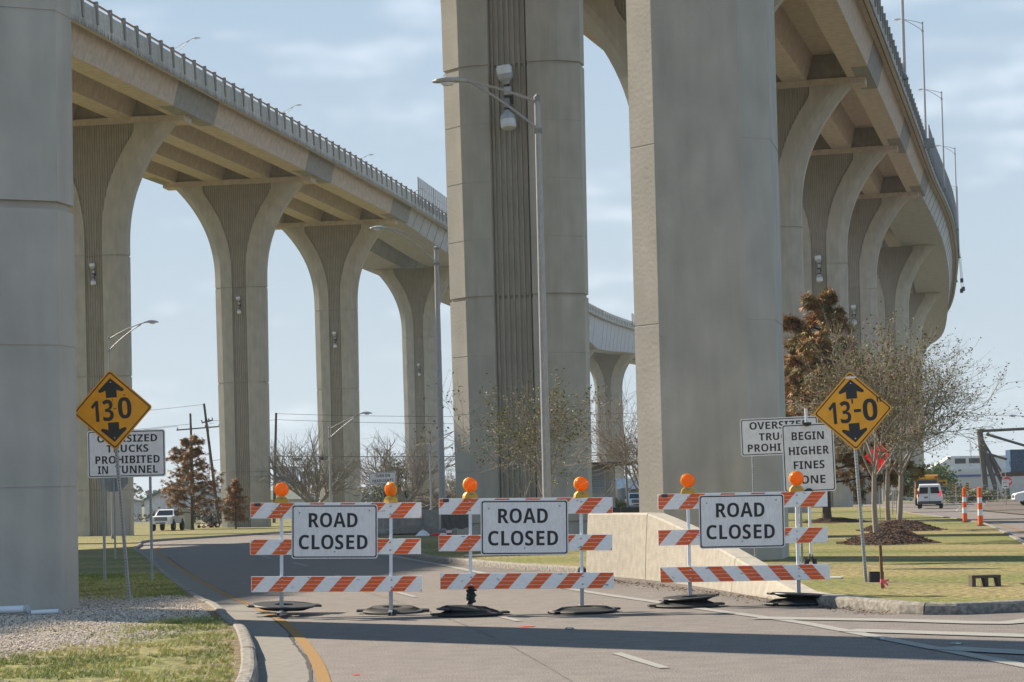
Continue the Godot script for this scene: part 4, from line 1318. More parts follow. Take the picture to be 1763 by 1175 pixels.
func build_signs() -> void:
	clearance_sign("left yellow clearance sign on a leaning post, lettering 13 0", Vector3(-6.24, 0.1, -31.75), Vector3(-6.46, 3.2, -31.75), 0.055, true)
	clearance_sign("right yellow clearance sign on a leaning post, lettering 13'-0\"", Vector3(5.66, 0.1, -32.05), Vector3(5.51, 2.9, -32.05), 0.058, false)

	var t := thing("truck_sign", "white oversized trucks prohibited in tunnel sign behind the left yellow sign", "road sign", Vector3(-7.98, 0.05, -40.5), 0.0, "oversized truck signs")
	holed_post(t, Vector3(-0.49, -0.2, -0.04), Vector3(-0.49, 3.1, -0.04))
	holed_post(t, Vector3(0.48, -0.2, -0.04), Vector3(0.48, 3.1, -0.04))
	var o := plate(t, 1.6, 0.97, Vector3(0.01, 2.67, 0), M.sign_white, M.sign_black, 0.0, 0.05, 0.022, 0.018)
	lettering(o, "OVERSIZED", 1.23, 0.155, Vector3(0.02, 0.315, 0.0035), M.sign_black)
	lettering(o, "TRUCKS", 0.86, 0.155, Vector3(0.02, 0.107, 0.0035), M.sign_black)
	lettering(o, "PROHIBITED", 1.32, 0.16, Vector3(0.02, -0.118, 0.0035), M.sign_black)
	lettering(o, "IN", 0.21, 0.16, Vector3(-0.49, -0.325, 0.0035), M.sign_black)
	lettering(o, "TUNNEL", 0.87, 0.16, Vector3(0.2, -0.325, 0.0035), M.sign_black)

	t = thing("truck_sign", "white oversized trucks prohibited sign in front of the plain near pier", "road sign", Vector3(5.51, 0.05, -41.0), 0.0, "oversized truck signs")
	holed_post(t, Vector3(-0.56, -0.2, -0.04), Vector3(-0.56, 3.05, -0.04))
	holed_post(t, Vector3(0.4, -0.2, -0.04), Vector3(0.4, 3.05, -0.04))
	o = plate(t, 1.62, 0.78, Vector3(0.0, 2.71, 0), M.sign_white, M.sign_black, 0.02, 0.05, 0.022, 0.018)
	lettering(o, "OVERSIZED", 1.23, 0.158, Vector3(0.0, 0.235, 0.0035), M.sign_black)
	lettering(o, "TRUCKS", 0.86, 0.158, Vector3(0.0, 0.0, 0.0035), M.sign_black)
	lettering(o, "PROHIBITED", 1.34, 0.158, Vector3(0.0, -0.225, 0.0035), M.sign_black)

	t = thing("higher_fines_sign", "white begin higher fines zone sign clamped to a portable white stand", "road sign", Vector3(5.63, 0.1, -38.0))
	o = plate(t, 1.0, 1.32, Vector3(0.02, 2.15, 0.05), M.sign_white, M.sign_black, 0.02, 0.06, 0.022, 0.018)
	lettering(o, "BEGIN", 0.62, 0.158, Vector3(0.0, 0.425, 0.0035), M.sign_black)
	lettering(o, "HIGHER", 0.77, 0.158, Vector3(0.01, 0.142, 0.0035), M.sign_black)
	lettering(o, "FINES", 0.59, 0.158, Vector3(0.0, -0.135, 0.0035), M.sign_black)
	lettering(o, "ZONE", 0.6, 0.158, Vector3(0.0, -0.418, 0.0035), M.sign_black)
	var b := MB.new()
	b.tube([Vector3(0.02, 0.25, 0), Vector3(0.0, 3.1, 0)], [0.03], 10)
	part("mast", b, M.post_white, t)
	for q in [[2.83, 1.0], [1.49, -1.0]]:
		b = MB.new()
		var p := PackedVector2Array()
		for i in 9: p.append(Vector2(cos(PI * i / 8.0) * 0.085, -sin(PI * i / 8.0) * 0.075 * q[1]))
		b.prism(p, -0.04, 0.075, Transform3D(Basis(), Vector3(0.0, q[0], 0.02)))
		part("clamp", b, M.rubber, t)
	for sd in [-1.0, 1.0]:
		b = MB.new()
		b.tube([Vector3(0.02, 0.35, 0), Vector3(0.1 * sd, -0.08, 0.05)], [0.018], 8)
		b.tube([Vector3(0.075 * sd, 0.2, 0.03), Vector3(0.1 * sd, -0.1, 0.06)], [0.045], 10)
		part("leg", b, M.rubber, t)

	t = thing("headlights_sign", "small white turn on headlights sign among the leafless trees", "road sign", Vector3(-7.93, g(-7.9, 118), -118))
	holed_post(t, Vector3(-0.02, 0, -0.05), Vector3(0, 3.6, -0.05), 0.06)
	o = plate(t, 1.62, 0.7, Vector3(0.0, 3.45, 0), M.sign_white, M.sign_black, 0.03, 0.05, 0.03, 0.02)
	lettering(o, "TURN ON", 0.87, 0.17, Vector3(0, 0.15, 0.0035), M.sign_black)
	lettering(o, "HEADLIGHTS", 1.24, 0.17, Vector3(0, -0.15, 0.0035), M.sign_black)

	# sheet metal octagon seen from behind, beside the left pier
	t = thing("octagon_sign", "grey back of an octagonal sign behind the left oversized trucks sign", "road sign", Vector3(-12.2, g(-12, 60) + 0.1, -60))
	b = MB.new()
	b.prism(octagon(0.46), -0.002, 0.002, Transform3D(Basis(), Vector3(0, 2.5, 0)))
	part("sign_panel", b, M.panel_concrete, t)
	holed_post(t, Vector3(0, -0.2, 0.04), Vector3(0, 2.9, 0.04))

	# red roll-up diamond behind the crape myrtle
	t = thing("roll_up_sign", "red fabric diamond sign glowing through bare branches, behind the right yellow sign", "road sign", Vector3(15.7, g(15.7, 85) + 0.1, -85), 0.25)
	b = MB.new()
	b.prism(rrect(0.94, 0.94, 0.03), -0.003, 0.003, Transform3D(Basis(Vector3.BACK, PI / 4), Vector3(-0.02, 2.95, 0)))
	var rm := mat("fabric_red", 0.80, 0.03, 0.02, 0.6)
	rm.backlight_enabled = true
	rm.backlight = Color(0.9, 0.25, 0.2)
	o = part("sign_panel", b, rm, t)
	b = MB.new()
	b.box(Vector3(-0.02, 2.95, -0.02), Vector3(1.25, 0.03, 0.02))
	b.box(Vector3(-0.02, 2.95, -0.045), Vector3(0.03, 1.25, 0.02))
	part("cross_brace", b, M.dark_metal, t)
	b = MB.new()
	b.tube([Vector3(0.38, -0.1, 0), Vector3(0.2, 2.5, -0.1)], [0.045], 8)
	part("post", b, M.dark_metal, t)

	# side street signs
	t = thing("prohibition_sign", "white sign with red upper half between crape myrtle trunks, small white sign below", "road sign", Vector3(23.0, g(23, 120) + 0.1, -120))
	o = plate(t, 0.5, 0.62, Vector3(-0.05, 2.35, 0), M.sign_white, null, 0.03, 0.04)
	b = MB.new()
	b.prism(PackedVector2Array([Vector2(-0.24, 0.0), Vector2(0.24, 0.0), Vector2(0.24, 0.12), Vector2(0.1, 0.3), Vector2(-0.1, 0.3), Vector2(-0.24, 0.12)]), 0.001, 0.003)
	part("red_field", b, M.sign_red, o)
	o = plate(t, 0.5, 0.5, Vector3(0.03, 1.72, 0), M.sign_white, M.sign_black, 0.0, 0.04, 0.02, 0.02)
	b = MB.new()
	b.prism(PackedVector2Array([Vector2(-0.15, -0.02), Vector2(0.05, -0.02), Vector2(0.05, -0.1), Vector2(0.18, 0.03), Vector2(0.05, 0.16), Vector2(0.05, 0.08), Vector2(-0.15, 0.08)]), 0.001, 0.003)
	part("arrow", b, M.sign_black, o)
	holed_post(t, Vector3(-0.12, -0.2, -0.05), Vector3(-0.12, 2.6, -0.05))
	holed_post(t, Vector3(0.12, -0.2, -0.05), Vector3(0.12, 1.9, -0.05))

	t = thing("blue_sign", "small blue sign on a thin post left of the crape myrtle trunks", "road sign", Vector3(18.42, g(18.4, 100) + 0.1, -100))
	o = plate(t, 0.52, 0.24, Vector3(0.12, 2.05, 0), mat("sign_blue", 0.03, 0.16, 0.5, 0.5), M.sign_white, 0.0, 0.02, 0.012, 0.012)
	b = MB.new()
	b.tube([Vector3(0, -0.2, -0.03), Vector3(0, 2.2, -0.03)], [0.025], 6)
	part("post", b, M.galvanised, t)

	t = thing("stop_sign", "red stop sign by the side street, partly behind a white sign", "stop sign", Vector3(43.5, g(43.5, 175), -175), -0.15)
	b = MB.new()
	b.prism(octagon(0.48), -0.002, 0.002, Transform3D(Basis(), Vector3(0.08, 2.15, 0)))
	o = part("sign_panel", b, M.sign_white, t)
	b = MB.new()
	b.prism(octagon(0.45), 0.002, 0.004, Transform3D(Basis(), Vector3(0.08, 2.15, 0)))
	part("red_field", b, M.sign_red, o)
	lettering(o, "STOP", 0.68, 0.3, Vector3(0.08, 2.15, 0.006), M.sign_white)
	holed_post(t, Vector3(-0.06, -0.2, -0.05), Vector3(-0.06, 3.0, -0.05), 0.07)
	t = thing("arrow_sign", "white sign with a black arrow in front of the stop sign", "road sign", Vector3(43.15, g(43, 174), -174), -0.1)
	o = plate(t, 0.62, 0.8, Vector3(0, 1.95, 0), M.sign_white, M.sign_black, 0.0, 0.04, 0.02, 0.015)
	b = MB.new()
	b.prism(PackedVector2Array([Vector2(-0.2, -0.26), Vector2(0.08, -0.26), Vector2(0.08, -0.33), Vector2(0.22, -0.22), Vector2(0.08, -0.11), Vector2(0.08, -0.18), Vector2(-0.2, -0.18)]), 0.001, 0.003)
	part("arrow", b, M.sign_black, o)
	for i in 3:
		b = MB.new()
		b.box(Vector3(0, 0.26 - i * 0.13, 0.002), Vector3(0.42, 0.05, 0.002))
		part("text_row", b, M.dark_metal, o)
	holed_post(t, Vector3(0, -0.2, -0.05), Vector3(0, 2.3, -0.05), 0.07)

	t = thing("yellow_arrow_sign", "yellow sign with a black arrow pointing right, behind the school bus", "road sign", Vector3(43.2, g(43, 200), -200), -0.1)
	o = plate(t, 1.1, 0.62, Vector3(0, 2.25, 0), mat("sign_yellow_bright", 0.8, 0.42, 0.02, 0.5), M.sign_black, 0.0, 0.03, 0.02, 0.02)
	b = MB.new()
	b.prism(PackedVector2Array([Vector2(-0.42, -0.05), Vector2(0.12, -0.05), Vector2(0.08, -0.2), Vector2(0.42, 0.0), Vector2(0.08, 0.2), Vector2(0.12, 0.05), Vector2(-0.42, 0.05)]), 0.001, 0.004)
	part("arrow", b, M.sign_black, o)
	b = MB.new()
	b.tube([Vector3(0.45, -0.2, -0.05), Vector3(0.45, 2.5, -0.05)], [0.04], 6)
	part("post", b, M.galvanised, t)
	for k in 2:
		t = thing("hazard_marker", ["black and yellow striped marker nearest the yellow arrow sign", "black and yellow striped marker behind the left delineator post"][k], "hazard marker", Vector3([43.23, 44.6][k], g(43, 195), -195), -0.1, "striped hazard markers")
		o = plate(t, 0.32, 0.85, Vector3(0, 1.75, 0), M.sign_yellow_bright, null, 0.0, 0.02)
		for i in 4:
			for q in Geometry2D.intersect_polygons(PackedVector2Array([Vector2(-0.15, -0.41), Vector2(0.15, -0.41), Vector2(0.15, 0.41), Vector2(-0.15, 0.41)]), PackedVector2Array([Vector2(-0.16, -0.36 + i * 0.25), Vector2(0.16, -0.56 + i * 0.25), Vector2(0.16, -0.44 + i * 0.25), Vector2(-0.16, -0.24 + i * 0.25)])):
				b = MB.new()
				b.prism(q, 0.001, 0.003)
				part("black_stripe", b, M.sign_black, o)
		b = MB.new()
		b.tube([Vector3(0, -0.2, -0.04), Vector3(0, 2.0, -0.04)], [0.035], 6)
		part("post", b, M.galvanised, t)

func octagon(r: float) -> PackedVector2Array:
	var p := PackedVector2Array()
	for i in 8: p.append(Vector2(cos(TAU * (i + 0.5) / 8), sin(TAU * (i + 0.5) / 8)) * r)
	return p

func build_lamps() -> void:
	street_lamp("tall grey street lamp with two-rod arm in front of the centre pier", Vector3(0.84, g(0.84, 53) + 0.08, -53), PI, 12.35, 2.7, 0.5, 0.125, 0.22, "street lamps along the road")
	street_lamp("street lamp left of the centre pier, its curved arm over the left viaduct", Vector3(-4.1, g(-4, 110), -110), PI - 0.05, 16.1, 3.6, 1.2, 0.2, 0.9, "street lamps along the road")
	street_lamp("thin white street lamp behind the left yellow sign, arm to the right", Vector3(-26.6, g(-26, 130), -130), 0.0, 13.4, 3.2, 0.95, 0.07, 0.5, "street lamps along the road")
	street_lamp("grey lamp with long rising arm in front of the pier left of the headlights sign", Vector3(-15.0, g(-15, 160), -160), 0.0, 8.4, 3.4, 1.1, 0.1, 0.3, "street lamps along the road")
	street_lamp("grey lamp with rising arm just left of the centre pier", Vector3(-7.3, g(-7, 170), -170), 0.0, 7.4, 3.0, 0.9, 0.1, 0.3, "street lamps along the road")
	street_lamp("street lamp at the right edge, only its head and arm tip in the picture", Vector3(60.5, g(60, 220), -220), PI, 8.9, 5.2, 0.6, 0.12, 0.5, "street lamps along the road")

# ---------------------------------------------------------------- trees
func limb(b: MB, p: Vector3, dir: Vector3, len: float, r0: float, r1: float, bend: Vector3, jit: float, n_: int, sides: int, r: RandomNumberGenerator) -> Array:
	var pts := [p]
	var rad := [r0]
	var d := dir.normalized()
	for i in n_:
		d = (d + bend / n_ + Vector3(r.randfn(), r.randfn(), r.randfn()) * jit).normalized()
		p = p + d * len / n_
		pts.append(p); rad.append(lerpf(r0, r1, float(i + 1) / n_))
	b.tube(pts, rad, sides, false)
	return [pts, d]

func side_dir(d: Vector3, ang: float, az: float) -> Vector3:
	var s := d.cross(Vector3(0.3, 0.1, 0.9)).normalized()
	var w := s.cross(d)
	return (d * cos(ang) + (s * cos(az) + w * sin(az)) * sin(ang)).normalized()

func twigs(b: MB, p: Vector3, d: Vector3, len: float, rad: float, lvl: int, o: Dictionary, r: RandomNumberGenerator, ends: Array) -> void:
	var got := limb(b, p, d, len, rad, rad * 0.45, o.bend, o.jit, 4 if lvl > 0 else 3, 5 if lvl > 1 else 3, r)
	var pts: Array = got[0]
	if lvl == 0:
		ends.append([pts[-1], got[1]]); ends.append([pts[1], got[1]])
		return
	if lvl == 1: ends.append([pts[-1], got[1]])
	var n_: int = o.kids[lvl]
	for i in n_:
		var f := lerpf(0.3, 1.0, (i + r.randf()) / n_)
		var k := mini(int(f * (pts.size() - 1)), pts.size() - 2)
		var q: Vector3 = (pts[k] as Vector3).lerp(pts[k + 1], f * (pts.size() - 1) - k)
		var az := r.randf() * TAU
		var nd := side_dir(got[1], r.randf_range(o.amin, o.amax), az)
		twigs(b, q, nd, len * r.randf_range(0.5, 0.8), maxf(rad * 0.5, o.rmin), lvl - 1, o, r, ends)

func leaf_mesh(w: float, l: float) -> ArrayMesh:
	var b := MB.new()
	var a := Vector3(0, 0, 0)
	var t := Vector3(0, l, 0.12 * l)
	var s := Vector3(w, l * 0.45, -0.1 * l)
	var u := Vector3(-w, l * 0.45, -0.1 * l)
	b.tri(a, s, t); b.tri(a, t, u)
	return b.mesh()

func spray_mesh() -> ArrayMesh:
	var b := MB.new()
	for i in 5:
		var a := (i - 2) * 0.42
		var t := Vector3(sin(a), cos(a), 0.25 * sin(i * 2.1)) * (1.0 - 0.13 * absf(i - 2))
		var s := Vector3(cos(a), -sin(a), 0.3) * 0.07
		b.tri(Vector3.ZERO, t * 0.5 + s, t); b.tri(Vector3.ZERO, t, t * 0.5 - s)
	return b.mesh()

# vase-shaped crape myrtle: short trunks, limbs fanning up and outwards, few leaves
func crape(label: String, at: Vector3, h: float, spread: float, trunks: Array, leaves: int, sd: int, green: float, kids := [0, 5, 5, 5], trunk_h := 0.4, cen := Vector3.ZERO) -> Node3D:
	var r := RandomNumberGenerator.new()
	r.seed = sd
	var t := thing("crape_myrtle", label, "tree", at, 0.0, "sparse crape myrtles")
	var ends := []
	var bb := MB.new()
	for q in trunks:
		var tb := MB.new()
		var got := limb(tb, Vector3(q[0], -0.1, q[1]), Vector3(q[2], 1, q[3]), h * trunk_h, q[4], q[4] * 0.72, Vector3(0, 0.1, 0), 0.03, 6, 9, r)
		part("trunk", tb, M.bark_pale, t)
		var pts: Array = got[0]
		var nl: int = q[5]
		for i in nl:
			var az := TAU * (i + r.randf() * 0.6) / nl
			var k: int = pts.size() - 1 - (i % 2 if trunk_h > 0.3 else 0)
			var dir := Vector3(cos(az) * spread + cen.x, h * 0.48, sin(az) * spread * 0.8 + cen.z)
			if i == 0: dir = Vector3(cen.x * 0.5, h * 0.6, 0)
			var ln := dir.length() * r.randf_range(0.55, 0.68)
			var o := {"bend": Vector3(0, 0.15, 0), "jit": 0.09, "kids": kids, "amin": 0.35, "amax": 0.95, "rmin": 0.0065}
			twigs(bb, pts[k], dir, ln, q[4] * 0.42, 3, o, r, ends)
	var br := part("branches", bb, M.bark_pale, t)
	br.set_meta("kind", "stuff")
	var xs := []
	var cols := []
	for i in leaves:
		var e: Array = ends[r.randi() % ends.size()]
		var s := r.randf_range(0.6, 1.35)
		xs.append(Transform3D(Basis.from_euler(Vector3(r.randf() * TAU, r.randf() * TAU, r.randf() * TAU)) * Basis.from_scale(Vector3.ONE * s), e[0] + Vector3(r.randfn(), r.randfn(), r.randfn()) * 0.06))
		var c := Color(0.21, 0.22, 0.055).lerp(Color(0.11, 0.13, 0.035), r.randf())
		if r.randf() > green: c = Color(0.20, 0.115, 0.05).lerp(Color(0.17, 0.06, 0.03), r.randf())
		cols.append(c)
	many("leaves", leaf_mesh(0.026, 0.085), M.leaf, xs, cols, t)
	return t

func bare_tree(label: String, at: Vector3, h: float, sd: int, lean: float) -> void:
	var r := RandomNumberGenerator.new()
	r.seed = sd
	var t := thing("bare_tree", label, "tree", at, 0.0, "leafless trees beyond the road")
	var tb := MB.new()
	var got := limb(tb, Vector3(0, -0.2, 0), Vector3(lean, 1, 0), h * 0.2, h * 0.045, h * 0.04, Vector3.ZERO, 0.05, 4, 8, r)
	part("trunk", tb, M.bark_dark, t)
	var bb := MB.new()
	var ends := []
	var o := {"bend": Vector3(0, 0.22, 0), "jit": 0.10, "kids": [0, 5, 5, 6], "amin": 0.35, "amax": 0.9, "rmin": 0.014}
	for i in 7:
		var az := TAU * (i + r.randf() * 0.5) / 7.0
		twigs(bb, got[0][-1], Vector3(cos(az) * 1.15, 0.75 + 0.5 * r.randf(), sin(az) * 0.9), h * r.randf_range(0.36, 0.5), h * 0.021, 3, o, r, ends)
	var br := part("branches", bb, M.twig_grey, t)
	br.set_meta("kind", "stuff")

func cypress(label: String, at: Vector3, h: float, w: float, sprays: int, sd: int, green: float, k: float) -> void:
	var r := RandomNumberGenerator.new()
	r.seed = sd
	var t := thing("cypress_tree", label, "tree", at, 0.0, "rust coloured cypresses")
	var tb := MB.new()
	tb.tube([Vector3(0, -0.2, 0), Vector3(0.0, h * 0.05, 0), Vector3(0.03, h * 0.4, 0), Vector3(-0.03, h * 0.75, 0), Vector3(0, h * 0.98, 0)], [h * 0.026, h * 0.019, h * 0.014, h * 0.008, 0.01], 9)
	part("trunk", tb, M.bark_dark, t)
	var bb := MB.new()
	var tips := []
	var n_ := 46
	for i in n_:
		var f := 0.16 + 0.82 * float(i) / n_
		var y := h * f
		var reach := w * (0.25 + 1.0 * pow(1.0 - f, 0.75)) * r.randf_range(0.55, 1.15)
		if f > 0.85: reach = w * r.randf_range(0.15, 0.4)
		var az := i * 2.4 + r.randf_range(-0.4, 0.4)
		var got := limb(bb, Vector3(0, y, 0), Vector3(cos(az), 0.45, sin(az)), reach, h * 0.0045 + 0.008, 0.006, Vector3(0, -0.35, 0), 0.09, 6, 4, r)
		var pts: Array = got[0]
		for j in range(2, pts.size()):
			tips.append(pts[j])
			for m in 2:
				var g2 := limb(bb, pts[j], side_dir(got[1], r.randf_range(0.5, 1.1), r.randf() * TAU), reach * r.randf_range(0.18, 0.4), 0.008, 0.004, Vector3(0, -0.3, 0), 0.1, 3, 3, r)
				tips.append(g2[0][-1]); tips.append(g2[0][1])
	var br := part("branches", bb, M.bark_dark, t)
	br.set_meta("kind", "stuff")
	var xs := []
	var cols := []
	for i in sprays:
		var p: Vector3 = tips[r.randi() % tips.size()]
		var cl := nz.get_noise_3d(p.x * 6 + sd, p.y * 6, p.z * 6)
		if cl < -0.12 and r.randf() < 0.75: continue
		var s := r.randf_range(0.6, 1.3) * k
		xs.append(Transform3D(Basis.from_euler(Vector3(r.randf_range(0.9, 2.9), r.randf() * TAU, r.randf_range(-0.6, 0.6))) * Basis.from_scale(Vector3.ONE * s), p + Vector3(r.randfn(), r.randfn(), r.randfn()) * 0.10 * k * 2.0))
		var c := Color(0.44, 0.225, 0.07).lerp(Color(0.24, 0.105, 0.04), r.randf())
		if r.randf() < green * (0.6 + cl): c = Color(0.24, 0.20, 0.06).lerp(Color(0.12, 0.125, 0.04), r.randf())
		cols.append(c)
	many("foliage", spray_mesh(), M.leaf, xs, cols, t)

func shrub(called: String, label: String, at: Vector3, size: Vector3, n_: int, leaf: float, c0: Color, c1: Color, sd: int, cat := "bush", grp := "") -> void:
	var r := RandomNumberGenerator.new()
	r.seed = sd
	var t := thing(called, label, cat, at, 0.0, grp)
	var bb := MB.new()
	var xs := []
	var cols := []
	var clumps := []
	for i in 14:
		var a := r.randf() * TAU
		var q := sqrt(r.randf())
		var p := Vector3(cos(a) * q * size.x * 0.5, size.y * r.randf_range(0.25, 0.85) * (1.0 - 0.35 * q), sin(a) * q * size.z * 0.5)
		clumps.append(p)
		bb.tube([Vector3(p.x * 0.15, 0, p.z * 0.15), p * 0.6, p], [0.03 * size.y / 2.0, 0.02 * size.y / 2.0, 0.008], 4)
	var st := part("stem", bb, M.bark_dark, t)
	st.set_meta("kind", "stuff")
	for i in n_:
		var p: Vector3 = clumps[r.randi() % clumps.size()]
		var v := Vector3(r.randfn(), r.randfn() * 0.8, r.randfn()) * size * 0.11
		xs.append(Transform3D(Basis.from_euler(Vector3(r.randf() * TAU, r.randf() * TAU, r.randf() * TAU)) * Basis.from_scale(Vector3.ONE * leaf * r.randf_range(0.6, 1.4)), p + v))
		cols.append(c0.lerp(c1, r.randf()))
	many("foliage", leaf_mesh(0.3, 1.0), M.leaf, xs, cols, t)

func mound(label: String, at: Vector3, rx: float, rz: float, h: float, sd: int) -> void:
	var t := thing("mulch_mound", label, "mulch", at, 0.0, "mulch mounds round the trees")
	var b := MB.new()
	var f := func(a: float, q: float) -> Vector3:
		var n_ := 1.0 + 0.25 * nz2.get_noise_2d(cos(a) * 9 + sd * 7, sin(a) * 9)
		var y := h * pow(1.0 - q * q, 1.3) + nz2.get_noise_2d(cos(a) * q * 40 + sd, sin(a) * q * 40) * 0.05 - 0.03
		return Vector3(cos(a) * q * rx * n_, y, sin(a) * q * rz * n_)
	for i in 36:
		for j in 8:
			var a0 := TAU * i / 36.0
			var a1 := TAU * (i + 1) / 36.0
			b.quad(f.call(a0, j / 8.0), f.call(a1, j / 8.0) if j else f.call(a0, 0.0), f.call(a1, (j + 1) / 8.0), f.call(a0, (j + 1) / 8.0))
	var v2 := PackedVector3Array()
	part("heap", b, M.mulch, t)
	var r := RandomNumberGenerator.new()
	r.seed = sd
	var xs := []
	var cols := []
	for i in 2600:
		var p: Vector3 = f.call(r.randf() * TAU, sqrt(r.randf()) * 1.05)
		xs.append(Transform3D(Basis.from_euler(Vector3(r.randf_range(-0.5, 0.5), r.randf() * TAU, r.randf_range(-0.5, 0.5))) * Basis.from_scale(Vector3(r.randf_range(0.05, 0.16), 0.012, 0.022)), Vector3(p.x, maxf(p.y, 0.0) + 0.015, p.z)))
		cols.append(Color(0.16, 0.085, 0.055).lerp(Color(0.05, 0.03, 0.022), r.randf()))
	var bx := BoxMesh.new()
	many("chips", bx, M.stone, xs, cols, t)

func build_trees() -> void:
	var y := func(x: float, d: float) -> float: return g(x, d) + 0.1
	crape("crape myrtle with a single pale trunk beside the right yellow clearance sign", Vector3(9.9, y.call(9.9, 54.4), -54.4), 5.4, 1.55, [[0, 0, 0.0, 0.0, 0.085, 6]], 4500, 11, 0.55, [0, 5, 6, 6], 0.42)
	crape("largest crape myrtle, slanting pale trunk and leafy crown to the right, by the street", Vector3(13.85, y.call(13.9, 71.3), -71.3), 6.9, 2.9, [[-0.1, 0.1, 0.09, 0.0, 0.11, 7], [-0.32, -0.5, -0.04, 0.05, 0.10, 5]], 10000, 23, 0.85, [0, 6, 6, 6], 0.36, Vector3(0.7, 0, 0))
	crape("thin-leaved crape myrtle in front of the centre pier, behind the tall lamp pole", Vector3(0.78, y.call(0.8, 58), -58), 5.5, 1.55, [[0.0, 0, -0.05, 0.0, 0.06, 5], [-0.25, 0.2, -0.22, 0.0, 0.045, 3], [0.1, 0.1, 0.1, 0.1, 0.04, 3]], 2600, 37, 0.8, [0, 4, 4, 4], 0.3)
	crape("bare crape myrtle whose limbs reach out left of the plain near pier", Vector3(4.25, y.call(4, 62), -62), 5.2, 1.6, [[0.0, 0, -0.12, 0.0, 0.08, 6], [0.2, 0, 0.1, 0.1, 0.06, 4]], 420, 41, 0.4, [0, 5, 6, 6], 0.3)
	cypress("tall rusty cypress right of the plain near pier, behind the higher fines sign", Vector3(15.1, y.call(15.1, 96), -96), 11.2, 3.5, 26000, 3, 0.6, 0.38)
	cypress("rusty cypress beside the white pickup, left of the leaning utility pole", Vector3(-31.2, g(-31, 190) + 0.1, -190), 9.0, 2.9, 9000, 5, 0.45, 0.33)
	cypress("small young rusty cypress at the foot of the second left pier", Vector3(-26.3, g(-26, 185) + 0.1, -185), 4.7, 1.25, 3200, 8, 0.1, 0.28)
	bare_tree("leafless tree with dark forked trunk behind the left barricade", Vector3(-20.3, g(-20, 200) + 0.1, -200), 9.6, 51, 0.05)
	bare_tree("leafless tree right of the turn on headlights sign", Vector3(-11.2, g(-11, 195) + 0.1, -195), 9.4, 63, -0.03)
	bare_tree("low leafless tree left of the centre pier, behind the thick lamp pole", Vector3(-8.0, g(-8, 215) + 0.1, -215), 6.6, 66, 0.1)
	mound("mulch mound round the single-trunked crape myrtle beside the right yellow sign", Vector3(10.3, y.call(9.9, 54.4) + 0.02, -54.6), 1.3, 2.0, 0.38, 3)
	mound("mulch mound round the slanting crape myrtle near the street", Vector3(13.8, y.call(13.9, 71) + 0.02, -71.2), 1.45, 2.2, 0.38, 8)
	mound("low mulch ring round the rusty cypress right of the plain near pier", Vector3(15.3, y.call(15, 96) + 0.02, -95.6), 1.6, 1.8, 0.22, 12)
	var lime := Color(0.22, 0.27, 0.06)
	var green := Color(0.10, 0.15, 0.04)
	shrub("green_bush", "bright green bushy tree behind the school bus", Vector3(46.5, g(46, 225), -226), Vector3(6.5, 6.2, 4), 2600, 0.42, lime, green, 2, "bush", "bushes beyond the side street")
	shrub("green_bush", "low green bush right of the school bus, under the white ferry", Vector3(51.5, g(50, 225), -232), Vector3(6, 2.2, 4), 1300, 0.36, Color(0.16, 0.19, 0.06), Color(0.13, 0.11, 0.05), 4, "bush", "bushes beyond the side street")
	shrub("green_bush", "brownish weeds behind the striped hazard markers", Vector3(47.8, g(47, 212), -213), Vector3(9, 1.9, 2), 1500, 0.3, Color(0.20, 0.18, 0.07), Color(0.12, 0.15, 0.05), 6, "bush", "bushes beyond the side street")
	shrub("green_bush", "dark green tree behind the headlights sign", Vector3(-16.0, g(-16, 260), -262), Vector3(5, 8.5, 4), 2200, 0.45, Color(0.06, 0.085, 0.03), Color(0.10, 0.12, 0.04), 9, "bush", "bushes beyond the road")
	shrub("green_bush", "yellow-green shrub below the white boom, left of the white truck", Vector3(9.6, g(9, 190) + 0.05, -190), Vector3(2.2, 2.0, 2), 700, 0.25, Color(0.24, 0.22, 0.07), Color(0.14, 0.16, 0.05), 13, "bush", "bushes beyond the road")
	shrub("green_bush", "dry scrub along the fence behind the riding mower", Vector3(-36, g(-36, 235), -236), Vector3(16, 2.6, 3), 1900, 0.34, Color(0.16, 0.13, 0.06), Color(0.09, 0.10, 0.04), 15, "bush", "bushes beyond the road")
	# far belt of low trees
	var r := RandomNumberGenerator.new()
	r.seed = 77
	var xs := []
	var cols := []
	for i in 9000:
		var x := r.randf_range(-330, 330)
		var hh := 5.0 + 4.5 * (nz.get_noise_1d(x * 0.9) + 0.35)
		var p := Vector3(x, -1.0 + maxf(hh, 2.0) * pow(r.randf(), 0.7), -560 + r.randf_range(-10, 10))
		xs.append(Transform3D(Basis.from_euler(Vector3(r.randf() * TAU, r.randf() * TAU, r.randf() * TAU)) * Basis.from_scale(Vector3.ONE * r.randf_range(1.0, 2.4)), p))
		cols.append(Color(0.09, 0.105, 0.05).lerp(Color(0.16, 0.13, 0.08), r.randf()))
	many("distant_trees", leaf_mesh(0.4, 1.0), M.leaf, xs, cols)

